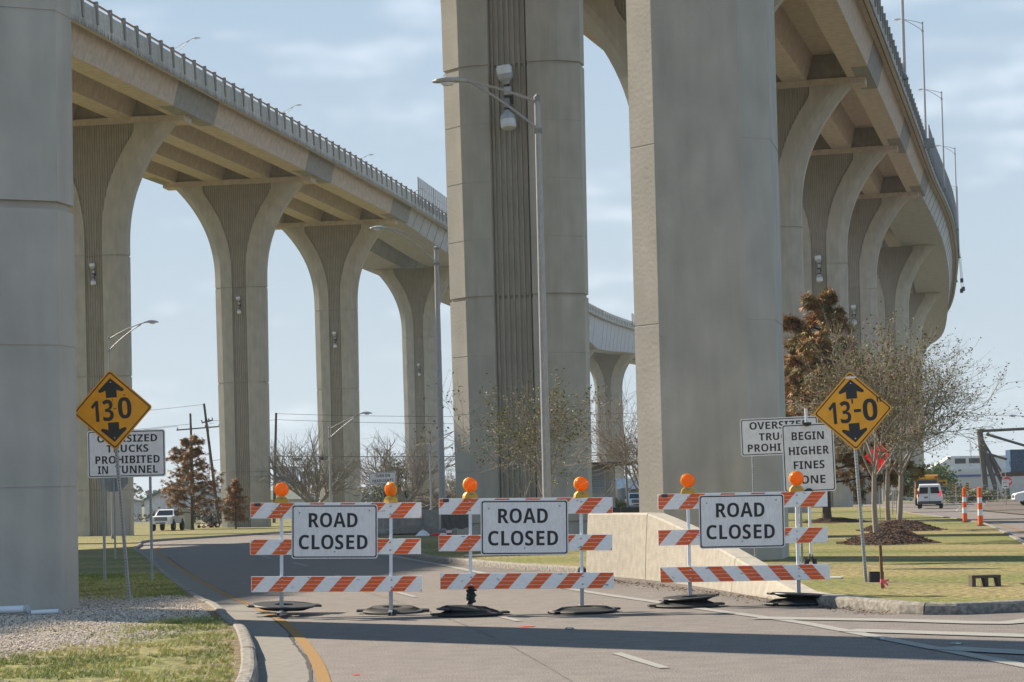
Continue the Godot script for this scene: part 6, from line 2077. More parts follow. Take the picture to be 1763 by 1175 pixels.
func build_background() -> void:
	var b: MB
	# wooden poles and their wires
	utility_pole("upright wooden utility pole with a long crossarm, behind the rusty cypress", Vector3(-40.8, g(-41, 250), -250), Vector3(-41.0, 13.1, -250), [[0.86, 5.6, 1.0, 0.06]])
	utility_pole("leaning wooden utility pole between rusty cypress and fluted pier", Vector3(-34.6, g(-35, 230), -230), Vector3(-36.1, 13.3, -230), [[0.85, 1.3, 0.15, 0.2]])
	utility_pole("plain wooden pole leaning beside the right edge of the second left pier", Vector3(-28.5, g(-28, 232), -232), Vector3(-27.95, 12.1, -232), [])
	wire("overhead wire from the crossarm's left end towards the left edge", Vector3(-42.6, 11.5, -249.8), Vector3(-110, 12.0, -262), 1.3)
	wire("overhead wire from the crossarm's middle towards the left edge", Vector3(-41.0, 11.75, -249.8), Vector3(-110, 12.7, -262), 1.5)
	wire("topmost overhead wire from the leaning pole towards the left edge", Vector3(-36.1, 13.2, -230), Vector3(-100, 13.8, -255), 1.2)
	wire("overhead wire from the leaning pole's small arm to the crossarm", Vector3(-35.8, 11.5, -230), Vector3(-38.0, 11.9, -249.8), 0.35)
	wire("overhead wire from the leaning pole behind the second left pier", Vector3(-35.6, 11.4, -230), Vector3(-27.95, 11.3, -232), 0.25)
	wire("lower overhead wire from leaning pole behind the second left pier", Vector3(-35.3, 6.6, -230), Vector3(-28.1, 8.2, -232), 0.2)
	wire("overhead wire from the plain leaning pole towards the right", Vector3(-27.95, 12.0, -232), Vector3(60, 14.0, -250), 1.6)
	wire("second overhead wire from the plain leaning pole towards the right", Vector3(-28.0, 11.3, -232), Vector3(60, 12.6, -250), 1.6)
	wire("low thick overhead cable carrying the two traffic signals", Vector3(-28.2, 7.0, -232), Vector3(20, 6.3, -240), 0.2, 0.05)
	# guy wire of the leaning pole
	wire("guy wire slanting down from the leaning pole to the grass", Vector3(-35.6, 10.8, -230), Vector3(-35.5, -0.6, -229), 0.0)
	for k in 2:
		var t := thing("traffic_signal", ["left dark traffic signal hung on the cable between two left piers", "right dark traffic signal hung on the cable, nearer the leafless tree"][k], "traffic signal", Vector3([-25.6, -22.6][k], 6.75, -232.6), 0.0, "traffic signals on the cable")
		b = MB.new()
		b.box(Vector3(0, -0.15, 0), Vector3(1.05, 0.34, 0.3), Transform3D(), 0.05)
		part("housing", b, M.dark_metal, t)
		for i in 3:
			b = MB.new()
			b.lathe([Vector2(0.13, 0), Vector2(0.14, 0.16), Vector2(0.12, 0.16)], 10, Transform3D(Basis(Vector3.RIGHT, PI / 2), Vector3(-0.33 + i * 0.33, -0.15, 0.15)))
			part("visor", b, M.dark_metal, t)

	# low concrete wall, tunnel approach
	var t := thing("low_concrete_wall", "long low grey concrete wall behind the grass island, left of the centre pier", "wall", Vector3(0, 0, 0))
	for i in 8:
		b = MB.new()
		var x0 := -10.4 + i * 1.55
		var d := 125.0 - i * 0.5
		b.prism(PackedVector2Array([Vector2(-0.3, -0.4), Vector2(0.3, -0.4), Vector2(0.26, 0.15), Vector2(0.14, 0.4), Vector2(0.12, 1.5), Vector2(-0.12, 1.5), Vector2(-0.14, 0.4), Vector2(-0.26, 0.15)]), 0.01, 1.54, Transform3D(Basis(Vector3.UP, PI / 2 + 0.31 * 0.0), Vector3(x0, g(x0, d), -d)))
		part("wall_panel", b, M.panel_concrete, t)
	t = thing("dark_guard_wall", "dark low wall between the pump house and the plain near pier", "wall", Vector3(4.7, g(4.7, 85) + 0.1, -85))
	for i in 3:
		b = MB.new()
		b.prism(PackedVector2Array([Vector2(-0.3, -0.2), Vector2(0.3, -0.2), Vector2(0.25, 0.2), Vector2(0.12, 0.42), Vector2(0.1, 1.12), Vector2(-0.1, 1.12), Vector2(-0.12, 0.42), Vector2(-0.25, 0.2)]), -0.98, 0.98, Transform3D(Basis(Vector3.UP, PI / 2), Vector3(-1.2 + i * 2.0, 0, 0)))
		part("wall_panel", b, mat("charcoal_wall", 0.035, 0.035, 0.04, 0.6), t)
	# pale bank of sand running up to the low wall
	b = MB.new()
	sheet_bank(b)
	struct("sand_bank", b, M.soil)

	# pump house with louvres
	t = thing("pump_house", "grey flat-roofed pump house with louvred panel between the centre and plain piers", "building", Vector3(4.0, g(4, 101) + 0.05, -101))
	b = MB.new()
	b.box(Vector3(-0.6, 1.6, 0), Vector3(3.2, 3.4, 3.0))
	part("wall", b, M.pier_concrete, t)
	b = MB.new()
	b.box(Vector3(-0.35, 3.4, 0.3), Vector3(4.7, 0.16, 4.2))
	part("roof", b, M.dark_metal, t)
	b = MB.new()
	b.box(Vector3(1.01, 1.6, -0.1), Vector3(0.06, 3.3, 2.6))
	part("side_door", b, M.dull_steel, t)
	b = MB.new()
	for q in [[0.0, 0.52, 1.34, 0.05], [0.0, -0.52, 1.34, 0.05]]: b.box(Vector3(-0.15 + q[0], 2.55 + q[1], 1.53), Vector3(q[2], q[3], 0.06))
	for q in [-0.65, 0.65]: b.box(Vector3(-0.15 + q, 2.55, 1.53), Vector3(0.05, 1.0, 0.06))
	var lf := part("louvre_frame", b, M.lamp_body, t)
	for i in 9:
		b = MB.new()
		b.box(Vector3.ZERO, Vector3(1.26, 0.1, 0.02), Transform3D(Basis(Vector3.RIGHT, -0.7), Vector3(-0.15, 2.12 + i * 0.11, 1.53)))
		part("slat", b, M.lamp_body, lf)
	for q in [[0.55, 1.6, 0.16, 0.3], [0.75, 1.1, 0.2, 0.26]]:
		b = MB.new()
		b.box(Vector3(q[0], q[1], 1.56), Vector3(q[2], q[3], 0.12), Transform3D(), 0.01)
		b.tube([Vector3(q[0], q[1] + q[3] / 2, 1.55), Vector3(q[0], 2.9, 1.55)], [0.02], 5)
		part("meter_box", b, M.lamp_body, t)
	t = thing("standpipe", "white standpipe with a valve in front of the pump house", "standpipe", Vector3(3.55, g(3.5, 90) + 0.1, -90))
	b = MB.new()
	b.tube([Vector3(0, -0.1, 0), Vector3(0, 1.05, 0)], [0.075], 8)
	part("pipe", b, M.post_white, t)
	b = MB.new()
	b.tube([Vector3(-0.12, 0.95, 0), Vector3(0.22, 0.95, 0), Vector3(0.22, 0.3, 0)], [0.05], 8)
	b.lathe([Vector2(0.12, 1.2), Vector2(0.13, 1.22), Vector2(0.12, 1.24)], 10)
	part("valve", b, M.dull_steel, t)
	t = thing("sign_post", "thin grey pole in front of the pump house", "post", Vector3(5.4, g(5.4, 95) + 0.1, -95))
	b = MB.new()
	b.tube([Vector3(0, -0.1, 0), Vector3(-0.1, 4.6, 0)], [0.06, 0.05], 8)
	part("pole", b, M.dull_steel, t)
	b = MB.new()
	b.box(Vector3(0, 0.06, 0), Vector3(0.24, 0.12, 0.24))
	part("base_plate", b, M.dull_steel, t)

	# metal shed behind the pickup
	var white := layered(mat("shed_white", 0.72, 0.72, 0.73, 0.5), M.tex_mottle, Vector3(0.3, 0.1, 0.3))
	var greenr := mat("roof_green", 0.045, 0.10, 0.07, 0.5)
	var oliver := mat("roof_olive", 0.12, 0.135, 0.105, 0.6)
	t = thing("metal_shed", "white metal shed with green gable trim behind the white pickup", "building", Vector3(-59.5, g(-59, 330), -333))
	gable_house(t, -3.2, 9.5, -14.0, 0.0, 3.4, 6.4, white, oliver, greenr)
	b = MB.new()
	b.box(Vector3(2.0, 1.3, 0.06), Vector3(2.4, 2.6, 0.08))
	part("roller_door", b, M.lamp_body, t)
	t = thing("small_shed", "small white shed left of the green-trimmed shed", "building", Vector3(-63.5, g(-63, 325), -322))
	gable_house(t, -3.0, 1.5, -5.0, 0.0, 3.4, 4.0, white, M.panel_concrete, M.panel_concrete)
	t = thing("long_shed", "long low shed with olive roof behind the rusty cypress", "building", Vector3(-44.5, g(-44, 345), -345))
	b = MB.new()
	b.box(Vector3(0, 1.3, 0), Vector3(16, 3.4, 8))
	part("wall", b, white, t)
	b = MB.new()
	b.prism(PackedVector2Array([Vector2(-5, 2.95), Vector2(5, 2.95), Vector2(0, 4.6)]), -8.4, 8.4, Transform3D(Basis(Vector3.UP, PI / 2), Vector3.ZERO))
	part("roof", b, oliver, t)
	for i in 5:
		b = MB.new()
		b.box(Vector3(-6 + i * 3.0, 1.5, 4.02), Vector3(1.1, 0.9, 0.06))
		part("window", b, M.car_glass, t)
	# far office blocks
	var blue := mat("office_wall", 0.42, 0.44, 0.50, 0.6)
	for q in [[-81.0, 700.0, 7.4, 14.4, "bluish office block left of the leafless tree, the taller of two", 5], [-73.3, 705.0, 5.0, 12.6, "bluish office block behind the leafless tree, the lower of two", 4], [-47.0, 690.0, 16.0, 6.5, "long low pale building seen under the pier arms beyond the leafless trees", 2]]:
		t = thing("office_block", q[4], "building", Vector3(q[0], g(-70, 300), -q[1]), 0.0, "far office buildings")
		b = MB.new()
		b.box(Vector3(0, q[3] / 2, 0), Vector3(q[2], q[3], 10))
		part("wall", b, blue, t)
		b = MB.new()
		b.box(Vector3(0, q[3] + 0.2, 0), Vector3(q[2] + 0.5, 0.5, 10.5))
		part("roof", b, M.panel_concrete, t)
		var cols := int(q[2] / 1.5)
		for i in q[5]:
			for j in cols:
				b = MB.new()
				b.box(Vector3(-q[2] / 2 + (j + 0.5) * q[2] / cols, (i + 0.6) * q[3] / q[5], 5.02), Vector3(0.95, 1.3, 0.08))
				part("window", b, M.car_glass, t)
	t = thing("brown_wall", "low brownish building beyond the leafless trees left of the centre pier", "building", Vector3(-12, g(-12, 285), -285))
	b = MB.new()
	b.box(Vector3(0, 1.5, 0), Vector3(15, 3.4, 6))
	part("wall", b, mat("brown_paint", 0.16, 0.115, 0.085, 0.8), t)
	b = MB.new()
	b.box(Vector3(0, 3.3, 0.2), Vector3(15.6, 0.25, 6.8))
	part("roof", b, M.dull_steel, t)
	t = thing("ribbed_roof_shed", "shed with pale ribbed roof beyond the white truck and the boom", "building", Vector3(17.6, g(17, 262), -262))
	b = MB.new()
	b.box(Vector3(0, 1.2, 0), Vector3(8, 2.6, 6))
	part("wall", b, M.panel_concrete, t)
	b = MB.new()
	b.quad(Vector3(-4.3, 2.5, 3.6), Vector3(4.3, 2.5, 3.6), Vector3(4.3, 3.9, -0.4), Vector3(-4.3, 3.9, -0.4))
	var rf := part("roof", b, white, t)
	for i in 12:
		b = MB.new()
		b.tube([Vector3(-4.1 + i * 0.74, 2.54, 3.6), Vector3(-4.1 + i * 0.74, 3.94, -0.4)], [0.06], 4)
		part("rib", b, white, rf)

	# ferry or boat hull on land, right
	t = thing("white_ferry", "white vessel with a blue stripe and two dark windows beyond the side street", "boat", Vector3(73, g(60, 300) + 1.1, -312))
	b = MB.new()
	var rings := []
	for q in [[-13, 0.1, 2.4, 3.6], [-10.5, 1.2, 0.2, 3.4], [-7, 2.2, -0.9, 3.3], [0, 2.5, -1.2, 3.2], [14, 2.5, -1.2, 3.2]]:
		rings.append(PackedVector3Array([Vector3(q[0], q[2], -q[1] * 0.6), Vector3(q[0], q[3], -q[1]), Vector3(q[0], q[3], q[1]), Vector3(q[0], q[2], q[1] * 0.6)]))
	b.loft(rings)
	part("hull", b, M.car_white, t)
	b = MB.new()
	b.box(Vector3(2.5, 2.25, 2.52), Vector3(19, 0.3, 0.06))
	part("blue_stripe", b, mat("stripe_blue", 0.06, 0.10, 0.38, 0.5), t)
	b = MB.new()
	b.prism(PackedVector2Array([Vector2(-8.5, 3.1), Vector2(5, 3.1), Vector2(4.5, 5.3), Vector2(-4.5, 5.4), Vector2(-6, 4.4)]), -2.1, 2.1)
	part("cabin", b, M.car_white, t)
	for x in [-3.1, -0.9]:
		b = MB.new()
		b.box(Vector3(x, 4.6, 2.12), Vector3(1.7, 0.8, 0.06), Transform3D(), 0.02)
		part("cabin_window", b, M.car_glass, t)
	b = MB.new()
	b.box(Vector3(9.0, 3.75, 0), Vector3(8, 1.1, 4.2))
	part("green_cover", b, mat("cover_green", 0.10, 0.22, 0.19, 0.7), t)
	b = MB.new()
	b.tube([Vector3(-1, 5.3, 0), Vector3(-1, 7.4, 0)], [0.06], 6)
	b.box(Vector3(-1, 6.3, 0), Vector3(1.6, 0.06, 0.06))
	part("mast", b, M.lamp_body, t)
	t = thing("ribbed_warehouse", "pale ribbed roof behind the dark steel frame, above the white vessel", "building", Vector3(93, g(60, 300), -330))
	b = MB.new()
	b.box(Vector3(0, 3.2, 0), Vector3(14, 6.8, 8))
	part("wall", b, M.panel_concrete, t)
	b = MB.new()
	b.quad(Vector3(-7.4, 5.6, 5.2), Vector3(7.4, 5.6, 5.2), Vector3(7.4, 8.8, 0), Vector3(-7.4, 8.8, 0))
	rf = part("roof", b, M.panel_concrete, t)
	for i in 14:
		b = MB.new()
		b.tube([Vector3(-7 + i * 1.08, 5.65, 5.2), Vector3(-7 + i * 1.08, 8.85, 0)], [0.09], 4)
		part("rib", b, M.panel_concrete, rf)

	# dark steel frame with a blue container
	t = thing("steel_frame", "dark steel frame of heavy leaning columns and beams at the right edge", "steel frame", Vector3(62.8, g(50, 260), -262))
	var sm := mat("dark_steel", 0.085, 0.08, 0.078, 0.7)
	for q in [[-1.6, 0, 0.0, 9.3, -1.0, 0.42], [0.0, 0.3, 0.0, 9.0, -1.2, 0.36], [1.6, -0.6, 0.0, 6.0, 0.2, 0.3]]:
		b = MB.new()
		b.tube([Vector3(q[0] + 1.2, 0, q[1]), Vector3(q[4], q[3], q[1])], [q[5]], 8)
		part("column", b, sm, t)
	for q in [[-0.8, 9.05, 9.0, 9.3, 0.2], [-0.2, 8.6, 9.0, 5.6, 0.18], [0.0, 6.0, 2.4, 5.2, 0.16], [-0.6, 7.6, 1.6, 3.6, 0.16], [0.0, 3.4, 3.0, 3.0, 0.14]]:
		b = MB.new()
		b.tube([Vector3(q[0], q[1], 0.2), Vector3(q[2], q[3], 0.2)], [q[4]], 7)
		part("beam", b, sm, t)
	b = MB.new()
	b.box(Vector3(6.0, 3.2, -0.5), Vector3(9, 0.5, 3.0))
	part("platform", b, mat("rust_dark", 0.09, 0.035, 0.03, 0.8), t)
	for x in [2.6, 6.0, 9.0]:
		b = MB.new()
		b.box(Vector3(x, 1.5, -0.5), Vector3(0.4, 3.2, 0.4))
		part("leg", b, sm, t)
	t = thing("blue_container", "weathered blue container resting on the dark steel frame", "container", Vector3(69.3, g(50, 260) + 3.46, -262.3))
	b = MB.new()
	b.box(Vector3(0, 1.5, 0), Vector3(7.6, 3.0, 2.6), Transform3D(), 0.05)
	var bluec := layered(mat("container_blue", 0.06, 0.17, 0.36, 0.6), M.tex_stain, Vector3(0.25, 0.25, 0.25))
	part("box", b, bluec, t)
	for i in 9:
		b = MB.new()
		b.box(Vector3(-3.5 + i * 0.85, 1.5, 1.32), Vector3(0.3, 2.6, 0.06))
		part("rib", b, bluec, t)
	# posts of a wire fence by the bushes
	t = thing("wire_fence", "wire fence on grey posts behind the striped hazard markers", "fence", Vector3(46, g(46, 210), -209))
	for i in 9:
		b = MB.new()
		b.tube([Vector3(-6 + i * 2.2, -0.2, 0), Vector3(-6 + i * 2.2, 1.9, 0)], [0.05], 6)
		part("post", b, M.galvanised, t)
	b = MB.new()
	for h in [0.2, 0.75, 1.3, 1.85]: b.tube([Vector3(-6, h, 0), Vector3(11.6, h, 0)], [0.02], 4)
	part("fence_wire", b, M.galvanised, t).set_meta("kind", "stuff")

func sheet_bank(b: MB) -> void:
	for i in 10:
		for j in 4:
			var f := func(u: float, v: float) -> Vector3:
				var x := -8.0 + u * 4.4
				var d := 108.0 + v * 8.0
				return Vector3(x, g(x, d) + 0.12 + 0.5 * sin(PI * u) * sin(PI * minf(v * 0.9 + 0.05, 1.0)), -d)
			b.col = Color(0.42, 0.34, 0.25)
			b.quad(f.call(i / 10.0, j / 4.0), f.call((i + 1) / 10.0, j / 4.0), f.call((i + 1) / 10.0, (j + 1) / 4.0), f.call(i / 10.0, (j + 1) / 4.0))

# ---------------------------------------------------------------- small things
func build_small_things() -> void:
	var b: MB
	var t: Node3D
	# delineator posts
	for q in [[19.3, 85.0, "left orange and white delineator post by the side street"], [17.85, 76.0, "right orange and white delineator post, nearer the camera"]]:
		t = thing("delineator_post", q[2], "delineator", Vector3(q[0], g(q[0], q[1]) + 0.1, -q[1]), 0.0, "delineator posts on the island's edge")
		var r := [0.105, 0.1, 0.092, 0.088, 0.085, 0.08]
		var ys := [0.0, 0.42, 0.66, 0.9, 1.12, 1.5]
		for i in 5:
			b = MB.new()
			b.lathe([Vector2(r[i], ys[i]), Vector2(r[i] * 0.97, ys[i + 1])] if i < 4 else [Vector2(r[i], ys[i]), Vector2(r[i] * 0.9, ys[i + 1]), Vector2(0, ys[i + 1] + 0.03)], 14)
			part("band", b, M.stripe_orange if i % 2 == 0 else M.post_white, t)
		b = MB.new()
		b.lathe([Vector2(0.24, 0.0), Vector2(0.22, 0.05), Vector2(0.11, 0.07)], 14)
		part("foot", b, M.rubber, t)
	# leaning stake with pink ribbon, black box, hollow block on its side
	t = thing("survey_stake", "brown wooden stake with pink ribbon in front of the right yellow sign", "stake", Vector3(5.49, 0.1, -29.8))
	b = MB.new()
	b.box(Vector3(0, 0.28, 0), Vector3(0.042, 0.8, 0.042), Transform3D(Basis(Vector3.BACK, 0.02), Vector3.ZERO), 0.004)
	part("stake", b, M.wood_brown, t)
	b = MB.new()
	var pink := mat("ribbon_pink", 0.75, 0.10, 0.18, 0.6)
	b.box(Vector3(0, 0.14, 0), Vector3(0.056, 0.05, 0.056), Transform3D(), 0.004)
	for q in [[0.02, 0.13, 0.09, 0.16, 0.03], [0.015, 0.12, 0.075, 0.08, 0.03], [-0.02, 0.13, -0.035, 0.02, 0.03], [0.0, 0.12, 0.03, 0.03, 0.03]]:
		b.quad(Vector3(q[0], q[1] - 0.015, 0.03), Vector3(q[2], q[3] - 0.02, 0.05), Vector3(q[2] + 0.01, q[3] + 0.015, 0.045), Vector3(q[0], q[1] + 0.015, 0.03))
	part("ribbon", b, pink, t)
	t = thing("black_box", "black plastic box standing against the right yellow sign's post", "box", Vector3(5.78, 0.11, -31.9))
	b = MB.new()
	b.box(Vector3(0, 0.08, 0), Vector3(0.23, 0.18, 0.12), Transform3D(Basis(Vector3.BACK, -0.03), Vector3.ZERO), 0.012)
	part("box", b, M.rubber, t)
	b = MB.new()
	b.box(Vector3(0, 0.175, 0), Vector3(0.235, 0.012, 0.125), Transform3D(Basis(Vector3.BACK, -0.03), Vector3.ZERO), 0.004)
	part("rim", b, M.rubber_dusty, t)
	t = thing("hollow_block", "dark hollow block lying open on the grass by the right kerb", "block", Vector3(7.01, 0.12, -29.7), 0.05)
	b = MB.new()
	var blk := layered(mat("block_brown", 0.12, 0.095, 0.075, 0.95), M.tex_grain, Vector3(3, 3, 3))
	var cb := CSGBox3D.new()
	b.box(Vector3(0, 0.155, 0), Vector3(0.44, 0.045, 0.2), Transform3D(), 0.004)
	for x in [-0.19, 0.0, 0.19]: b.box(Vector3(x, 0.06, 0), Vector3(0.058, 0.146, 0.2), Transform3D(), 0.004)
	cb.free()
	part("block", b, blk, t).set_meta("kind", "stuff")
	# plastic pipes along the foot of the near pier
	for q in [[-8.3, 0.19, -28.42, -6.98, 0.22, -28.1, 0.055, "longer white plastic pipe at the foot of the near left pier"], [-6.95, 0.165, -28.13, -6.6, 0.165, -28.35, 0.035, "shorter thin white plastic pipe at the foot of the near left pier"]]:
		t = thing("plastic_pipe", q[7], "pipe", Vector3(q[0], q[1], q[2]), 0.0, "white plastic pipes by the near left pier")
		b = MB.new()
		var e := Vector3(q[3] - q[0], q[4] - q[1], q[5] - q[2])
		b.tube([Vector3.ZERO, e], [q[6]], 10)
		part("pipe", b, M.post_white, t)
		b = MB.new()
		b.tube([e * 0.97, e * 1.01], [q[6] * 1.12], 10)
		part("socket", b, M.lamp_body, t)
	# white rod and dark plate on the grass by the right barricade
	t = thing("fallen_rod", "thin white rod lying on the grass right of the right barricade", "rod", Vector3(5.05, 0.16, -33.2))
	b = MB.new()
	b.tube([Vector3(-0.1, 0, 0), Vector3(0.35, 0.0, 0.25)], [0.016], 6)
	part("rod", b, M.post_white, t)
	b = MB.new()
	b.tube([Vector3(0.34, 0, 0.243), Vector3(0.37, 0.0, 0.262)], [0.02], 6)
	part("end_cap", b, M.lamp_body, t)
	t = thing("fallen_plate", "dark bent plate lying on the grass behind the right barricade", "plate", Vector3(5.0, 0.16, -34.2), 0.3)
	b = MB.new()
	b.loft([PackedVector3Array([Vector3(-0.25, 0, 0.2), Vector3(0.0, 0.08, 0.2), Vector3(0.25, 0.02, 0.2), Vector3(0, 0.06, 0.2)]), PackedVector3Array([Vector3(-0.25, 0, -0.2), Vector3(0.0, 0.1, -0.2), Vector3(0.25, 0.02, -0.2), Vector3(0, 0.08, -0.2)])])
	part("plate", b, M.dull_steel, t)
	# red bottle and white cloth on the far grass
	t = thing("red_cylinder", "red cylinder standing on the shaded grass behind the middle barricade", "cylinder", Vector3(-3.35, g(-3, 98) + 0.12, -98))
	b = MB.new()
	b.lathe([Vector2(0.0, 0), Vector2(0.14, 0), Vector2(0.14, 0.4), Vector2(0.06, 0.5), Vector2(0.05, 0.58), Vector2(0, 0.58)], 14)
	part("bottle", b, M.sign_red, t)
	b = MB.new()
	b.lathe([Vector2(0.142, 0.14), Vector2(0.142, 0.28)], 14)
	part("label_band", b, M.post_white, t)
	t = thing("red_bag", "red and white bag slumped on the grass beside the red cylinder", "bag", Vector3(-3.9, g(-3, 98) + 0.12, -97.6))
	b = MB.new()
	b.lathe([Vector2(0.36, 0), Vector2(0.38, 0.06), Vector2(0.25, 0.15), Vector2(0.08, 0.18), Vector2(0, 0.17)], 12, Transform3D(Basis.from_scale(Vector3(1.1, 1, 0.7)), Vector3.ZERO), false)
	part("bag", b, M.sign_red, t)
	b = MB.new()
	b.lathe([Vector2(0.2, 0.0), Vector2(0.18, 0.12), Vector2(0.05, 0.15), Vector2(0, 0.14)], 9, Transform3D(Basis.from_scale(Vector3(1, 1, 0.8)), Vector3(0.28, 0, 0.2)), false)
	part("white_end", b, M.post_white, t)
	t = thing("white_sack", "small white sack lying on the shaded grass left of the red bag", "sack", Vector3(-4.75, g(-4, 100) + 0.12, -100))
	b = MB.new()
	b.lathe([Vector2(0.36, 0), Vector2(0.33, 0.06), Vector2(0.16, 0.24), Vector2(0.05, 0.3), Vector2(0, 0.3)], 9, Transform3D(Basis.from_scale(Vector3(1.1, 1, 0.8)), Vector3.ZERO), false)
	part("sack", b, M.post_white, t)
	b = MB.new()
	b.lathe([Vector2(0.06, 0.27), Vector2(0.05, 0.3), Vector2(0.08, 0.36)], 7)
	part("tied_neck", b, M.lamp_body, t)
	# control cabinet by the pickup
	t = thing("control_cabinet", "pale green control cabinet between the pickup and the cypress trunk", "cabinet", Vector3(-32.2, g(-32, 193) + 0.1, -193), 0.1)
	var pg := mat("cabinet_green", 0.36, 0.41, 0.37, 0.6)
	b = MB.new()
	b.box(Vector3(0, 1.0, 0), Vector3(0.85, 1.9, 0.6), Transform3D(), 0.03)
	part("box", b, pg, t)
	b = MB.new()
	b.box(Vector3(0, 1.98, 0), Vector3(0.95, 0.08, 0.7), Transform3D(), 0.01)
	part("roof", b, pg, t)
	b = MB.new()
	b.box(Vector3(0.0, 1.0, 0.31), Vector3(0.7, 1.6, 0.03), Transform3D(), 0.008)
	part("door", b, pg, t)
	# concrete pad at the tall lamp
	t = thing("concrete_pad", "flat concrete pad in the grass at the tall lamp's foot", "slab", Vector3(-0.1, g(0, 53) + 0.13, -52.4))
	b = MB.new()
	b.box(Vector3(0, 0.0, 0), Vector3(2.6, 0.07, 1.2), Transform3D(), 0.01)
	part("slab", b, M.kerb_concrete, t)
	t = thing("lamp_footing", "dark round footing box in the grass beneath the tall lamp", "box", Vector3(0.86, g(0, 52) + 0.1, -52.3))
	b = MB.new()
	b.box(Vector3(0, 0.08, 0), Vector3(0.5, 0.16, 0.3), Transform3D(), 0.03)
	part("box", b, M.rubber, t)
	b = MB.new()
	b.box(Vector3(0, 0.17, 0), Vector3(0.52, 0.02, 0.32), Transform3D(), 0.008)
	part("lid", b, M.rubber_dusty, t)
	# a dark hatch of shade cloth hung on the centre pier's foot
	t = thing("dark_cover", "dark cloth hanging low on the left corner of the centre pier", "cover", Vector3(-2.1, g(-2, 70) + 0.55, -69.2), 0.2)
	b = MB.new()
	var last := PackedVector3Array()
	for i in 9:
		var r := PackedVector3Array()
		for j in 4:
			r.append(Vector3(-0.55 + i * 0.13, 1.05 - j * 0.3 + 0.04 * sin(i * 2.0), 0.05 * sin(i * 1.7 + j)))
		if i > 0:
			for j in 3: b.quad(last[j], last[j + 1], r[j + 1], r[j])
		last = r
	part("cloth", b, mat("cloth_grey", 0.11, 0.11, 0.11, 0.9), t)

	# raised markers and scraps on the asphalt
	var names := ["white raised marker in the shade band, right of centre", "white raised marker on the asphalt left of the middle barricade", "white raised marker in the shade of the gore at right", "second white raised marker in the shaded gore at right"]
	var k := 0
	for q in [[0.62, 24.4], [-1.05, 29.5], [3.95, 21.6], [4.55, 20.6]]:
		t = thing("raised_marker", names[k], "road marker", Vector3(q[0], 0.004, -q[1]), 0.05 * k, "raised road markers")
		b = MB.new()
		b.prism(PackedVector2Array([Vector2(-0.06, 0), Vector2(0.06, 0), Vector2(0.035, 0.018), Vector2(-0.035, 0.018)]), -0.05, 0.05)
		part("marker", b, M.line_white, t)
		b = MB.new()
		b.prism(PackedVector2Array([Vector2(-0.03, 0.004), Vector2(0.03, 0.004), Vector2(0.025, 0.014), Vector2(-0.025, 0.014)]), 0.0505, 0.053)
		part("reflector", b, M.lamp_glass, t)
		k += 1
	for q in [[0.11, 25.0, 0.09, 0.05, "orange-red paint fleck in the shade band on the road"], [-1.55, 18.7, 0.03, 0.02, "tiny orange paint fleck at the bottom of the road"]]:
		b = MB.new()
		var p := PackedVector2Array()
		for i in 12:
			var a := TAU * i / 12
			p.append(Vector2(cos(a) * q[2] * (1 + 0.25 * sin(i * 4.1)), sin(a) * q[3] * (1 + 0.3 * cos(i * 3.3))))
		b.prism(p, 0.004, 0.009, Transform3D(Basis(Vector3.RIGHT, -PI / 2), Vector3.ZERO))
		var o := part("paint_mark", b, M.stripe_orange, self, Transform3D(Basis(), Vector3(q[0], 0.0, -q[1])))
		tag(o, q[4], "paint mark", "orange paint flecks")

	# leaf litter and grit along the wall and kerb
	var r := RandomNumberGenerator.new()
	r.seed = 91
	var xs := []
	var cols := []
	for i in 900:
		var f := r.randf()
		var d := lerpf(25.6, 41.0, f)
		var x := lerpf(4.9, 1.1, f) - absf(r.randfn()) * 0.28
		if d < 29.0: x = lerpf(4.9, 4.0, (d - 25.6) / 3.4) - absf(r.randfn()) * 0.22
		xs.append(Transform3D(Basis.from_euler(Vector3(PI / 2 + r.randfn() * 0.35, r.randf() * TAU, r.randfn() * 0.3)) * Basis.from_scale(Vector3(0.028, 0.05, 0.028) * r.randf_range(0.6, 1.8)), Vector3(x, 0.012, -d)))
		cols.append(Color(0.20, 0.10, 0.06).lerp(Color(0.07, 0.045, 0.03), r.randf()))
	many("leaf_litter", leaf_mesh(0.4, 1.0), M.stone, xs, cols)

# ---------------------------------------------------------------- gravel and grass
func tuft_mesh() -> ArrayMesh:
	var b := MB.new()
	var r := RandomNumberGenerator.new()
	r.seed = 3
	for i in 6:
		var a := r.randf() * TAU
		var o := Vector3(r.randf_range(-0.035, 0.035), 0, r.randf_range(-0.035, 0.035))
		var l := r.randf_range(0.04, 0.085)
		var lean := Vector3(cos(a), 0, sin(a)) * l * r.randf_range(0.3, 0.9)
		var s := Vector3(-sin(a), 0, cos(a)) * 0.0055
		b.tri(o - s, o + s, o + lean + Vector3.UP * l)
	return b.mesh()

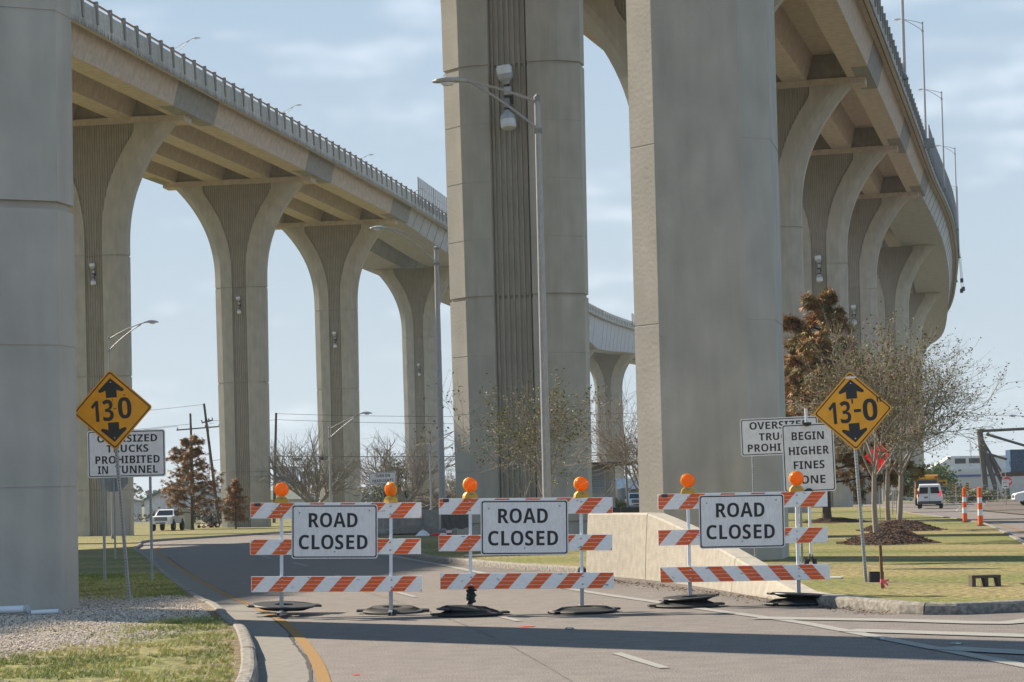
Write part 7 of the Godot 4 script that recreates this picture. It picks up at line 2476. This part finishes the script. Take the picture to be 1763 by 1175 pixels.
func build_grass() -> void:
	var r := RandomNumberGenerator.new()
	r.seed = 1234
	var tm := tuft_mesh()
	var xs := []
	var cols := []
	var put := func(x: float, d: float, s: float) -> void:
		xs.append(Transform3D(Basis(Vector3.UP, r.randf() * TAU) * Basis.from_scale(Vector3(s, s * r.randf_range(0.7, 1.2), s)), Vector3(x, g(x, d) + 0.122, -d)))
		var a := nz.get_noise_2d(x * 2.0, d * 2.0) * 0.5 + 0.5
		var e := nz2.get_noise_2d(x * 9.0, d * 5.0)
		var c := Color(0.28, 0.33, 0.05).lerp(Color(0.50, 0.42, 0.13), clampf(r.randf() * 0.7 + ss(0.4, 0.7, a) * 0.5, 0, 1))
		if e > 0.12: c = c.lerp(Color(0.17, 0.20, 0.035), 0.75)
		elif r.randf() < 0.2: c = Color(0.40, 0.25, 0.12).lerp(Color(0.62, 0.52, 0.3), r.randf())
		cols.append(c)
	# near verge, thin over the gravel
	for i in 80000:
		var d := 15.0 + 30.0 * pow(r.randf(), 1.3)
		var x := left_kerb_x(d) - 0.2 - r.randf() * (5.2 if d < 33 else 8.0)
		var gs := gravel_share(x, d)
		if r.randf() < gs * 1.15 - 0.04: continue
		if d < 32 and nz2.get_noise_2d(x * 12, d * 9) < -0.18: continue
		put.call(x, d, r.randf_range(0.3, 0.72))
	many("verge_grass", tm, M.leaf, xs, cols)
	xs = []; cols = []
	# the island's width at each metre of distance
	var lo_x := []
	var hi_x := []
	for m in 110:
		var row := []
		for k in island.size():
			var p := island[k]
			var q := island[(k + 1) % island.size()]
			if (p.y <= m + 0.5) != (q.y <= m + 0.5): row.append(lerpf(p.x, q.x, (m + 0.5 - p.y) / (q.y - p.y)))
		row.sort()
		lo_x.append((row[0] if m > 41 else row[0] + 0.5) + 0.1 if row.size() > 1 else 1e6)
		hi_x.append(row[-1] - 0.12 if row.size() > 1 else -1e6)
	for i in 150000:
		var d := 24.8 + 75.0 * pow(r.randf(), 2.0)
		var x := r.randf_range(-5.0, 5.0 + d * 0.26)
		if d < 41.0 and d > 28.0 and x < lerpf(4.3, 1.9, (d - 28.0) / 13.0) + 0.35: continue
		if x < lo_x[int(d)] or x > hi_x[int(d)]: continue
		put.call(x, d, r.randf_range(0.7, 1.3) * (1.0 + d * 0.006))
	many("island_grass", tm, M.leaf, xs, cols)
	xs = []; cols = []
	for i in 16000:
		var d := r.randf_range(45.0, 190.0)
		var x := left_kerb_x(d) - 0.3 - r.randf() * 18.0
		put.call(x, d, r.randf_range(1.0, 2.0))
	many("far_verge_grass", tm, M.leaf, xs, cols)
	# gravel
	var st := MB.new()
	st.lathe([Vector2(0, -0.4), Vector2(0.7, -0.35), Vector2(1.0, 0.0), Vector2(0.62, 0.5), Vector2(0, 0.55)], 6, Transform3D(Basis.from_euler(Vector3(0.3, 0, 0.2)), Vector3.ZERO), false)
	var sm := st.mesh()
	xs = []; cols = []
	for i in 90000:
		var d := 16.5 + 17.0 * r.randf()
		var x := left_kerb_x(d) - 0.3 - r.randf() * 6.5
		if r.randf() > gravel_share(x, d) * 1.1 + 0.02: continue
		var s := 0.006 + 0.013 * pow(r.randf(), 3.5)
		xs.append(Transform3D(Basis.from_euler(Vector3(r.randf() * 0.8, r.randf() * TAU, r.randf() * 0.8)) * Basis.from_scale(Vector3(s, s * r.randf_range(0.5, 0.9), s * r.randf_range(0.7, 1.2))), Vector3(x, g(x, d) + 0.128, -d)))
		var v := r.randf()
		var c := Color(0.72, 0.61, 0.51).lerp(Color(0.50, 0.41, 0.33), v)
		if r.randf() < 0.12: c = Color(0.13, 0.115, 0.10)
		cols.append(c)
	many("gravel", sm, M.stone, xs, cols)
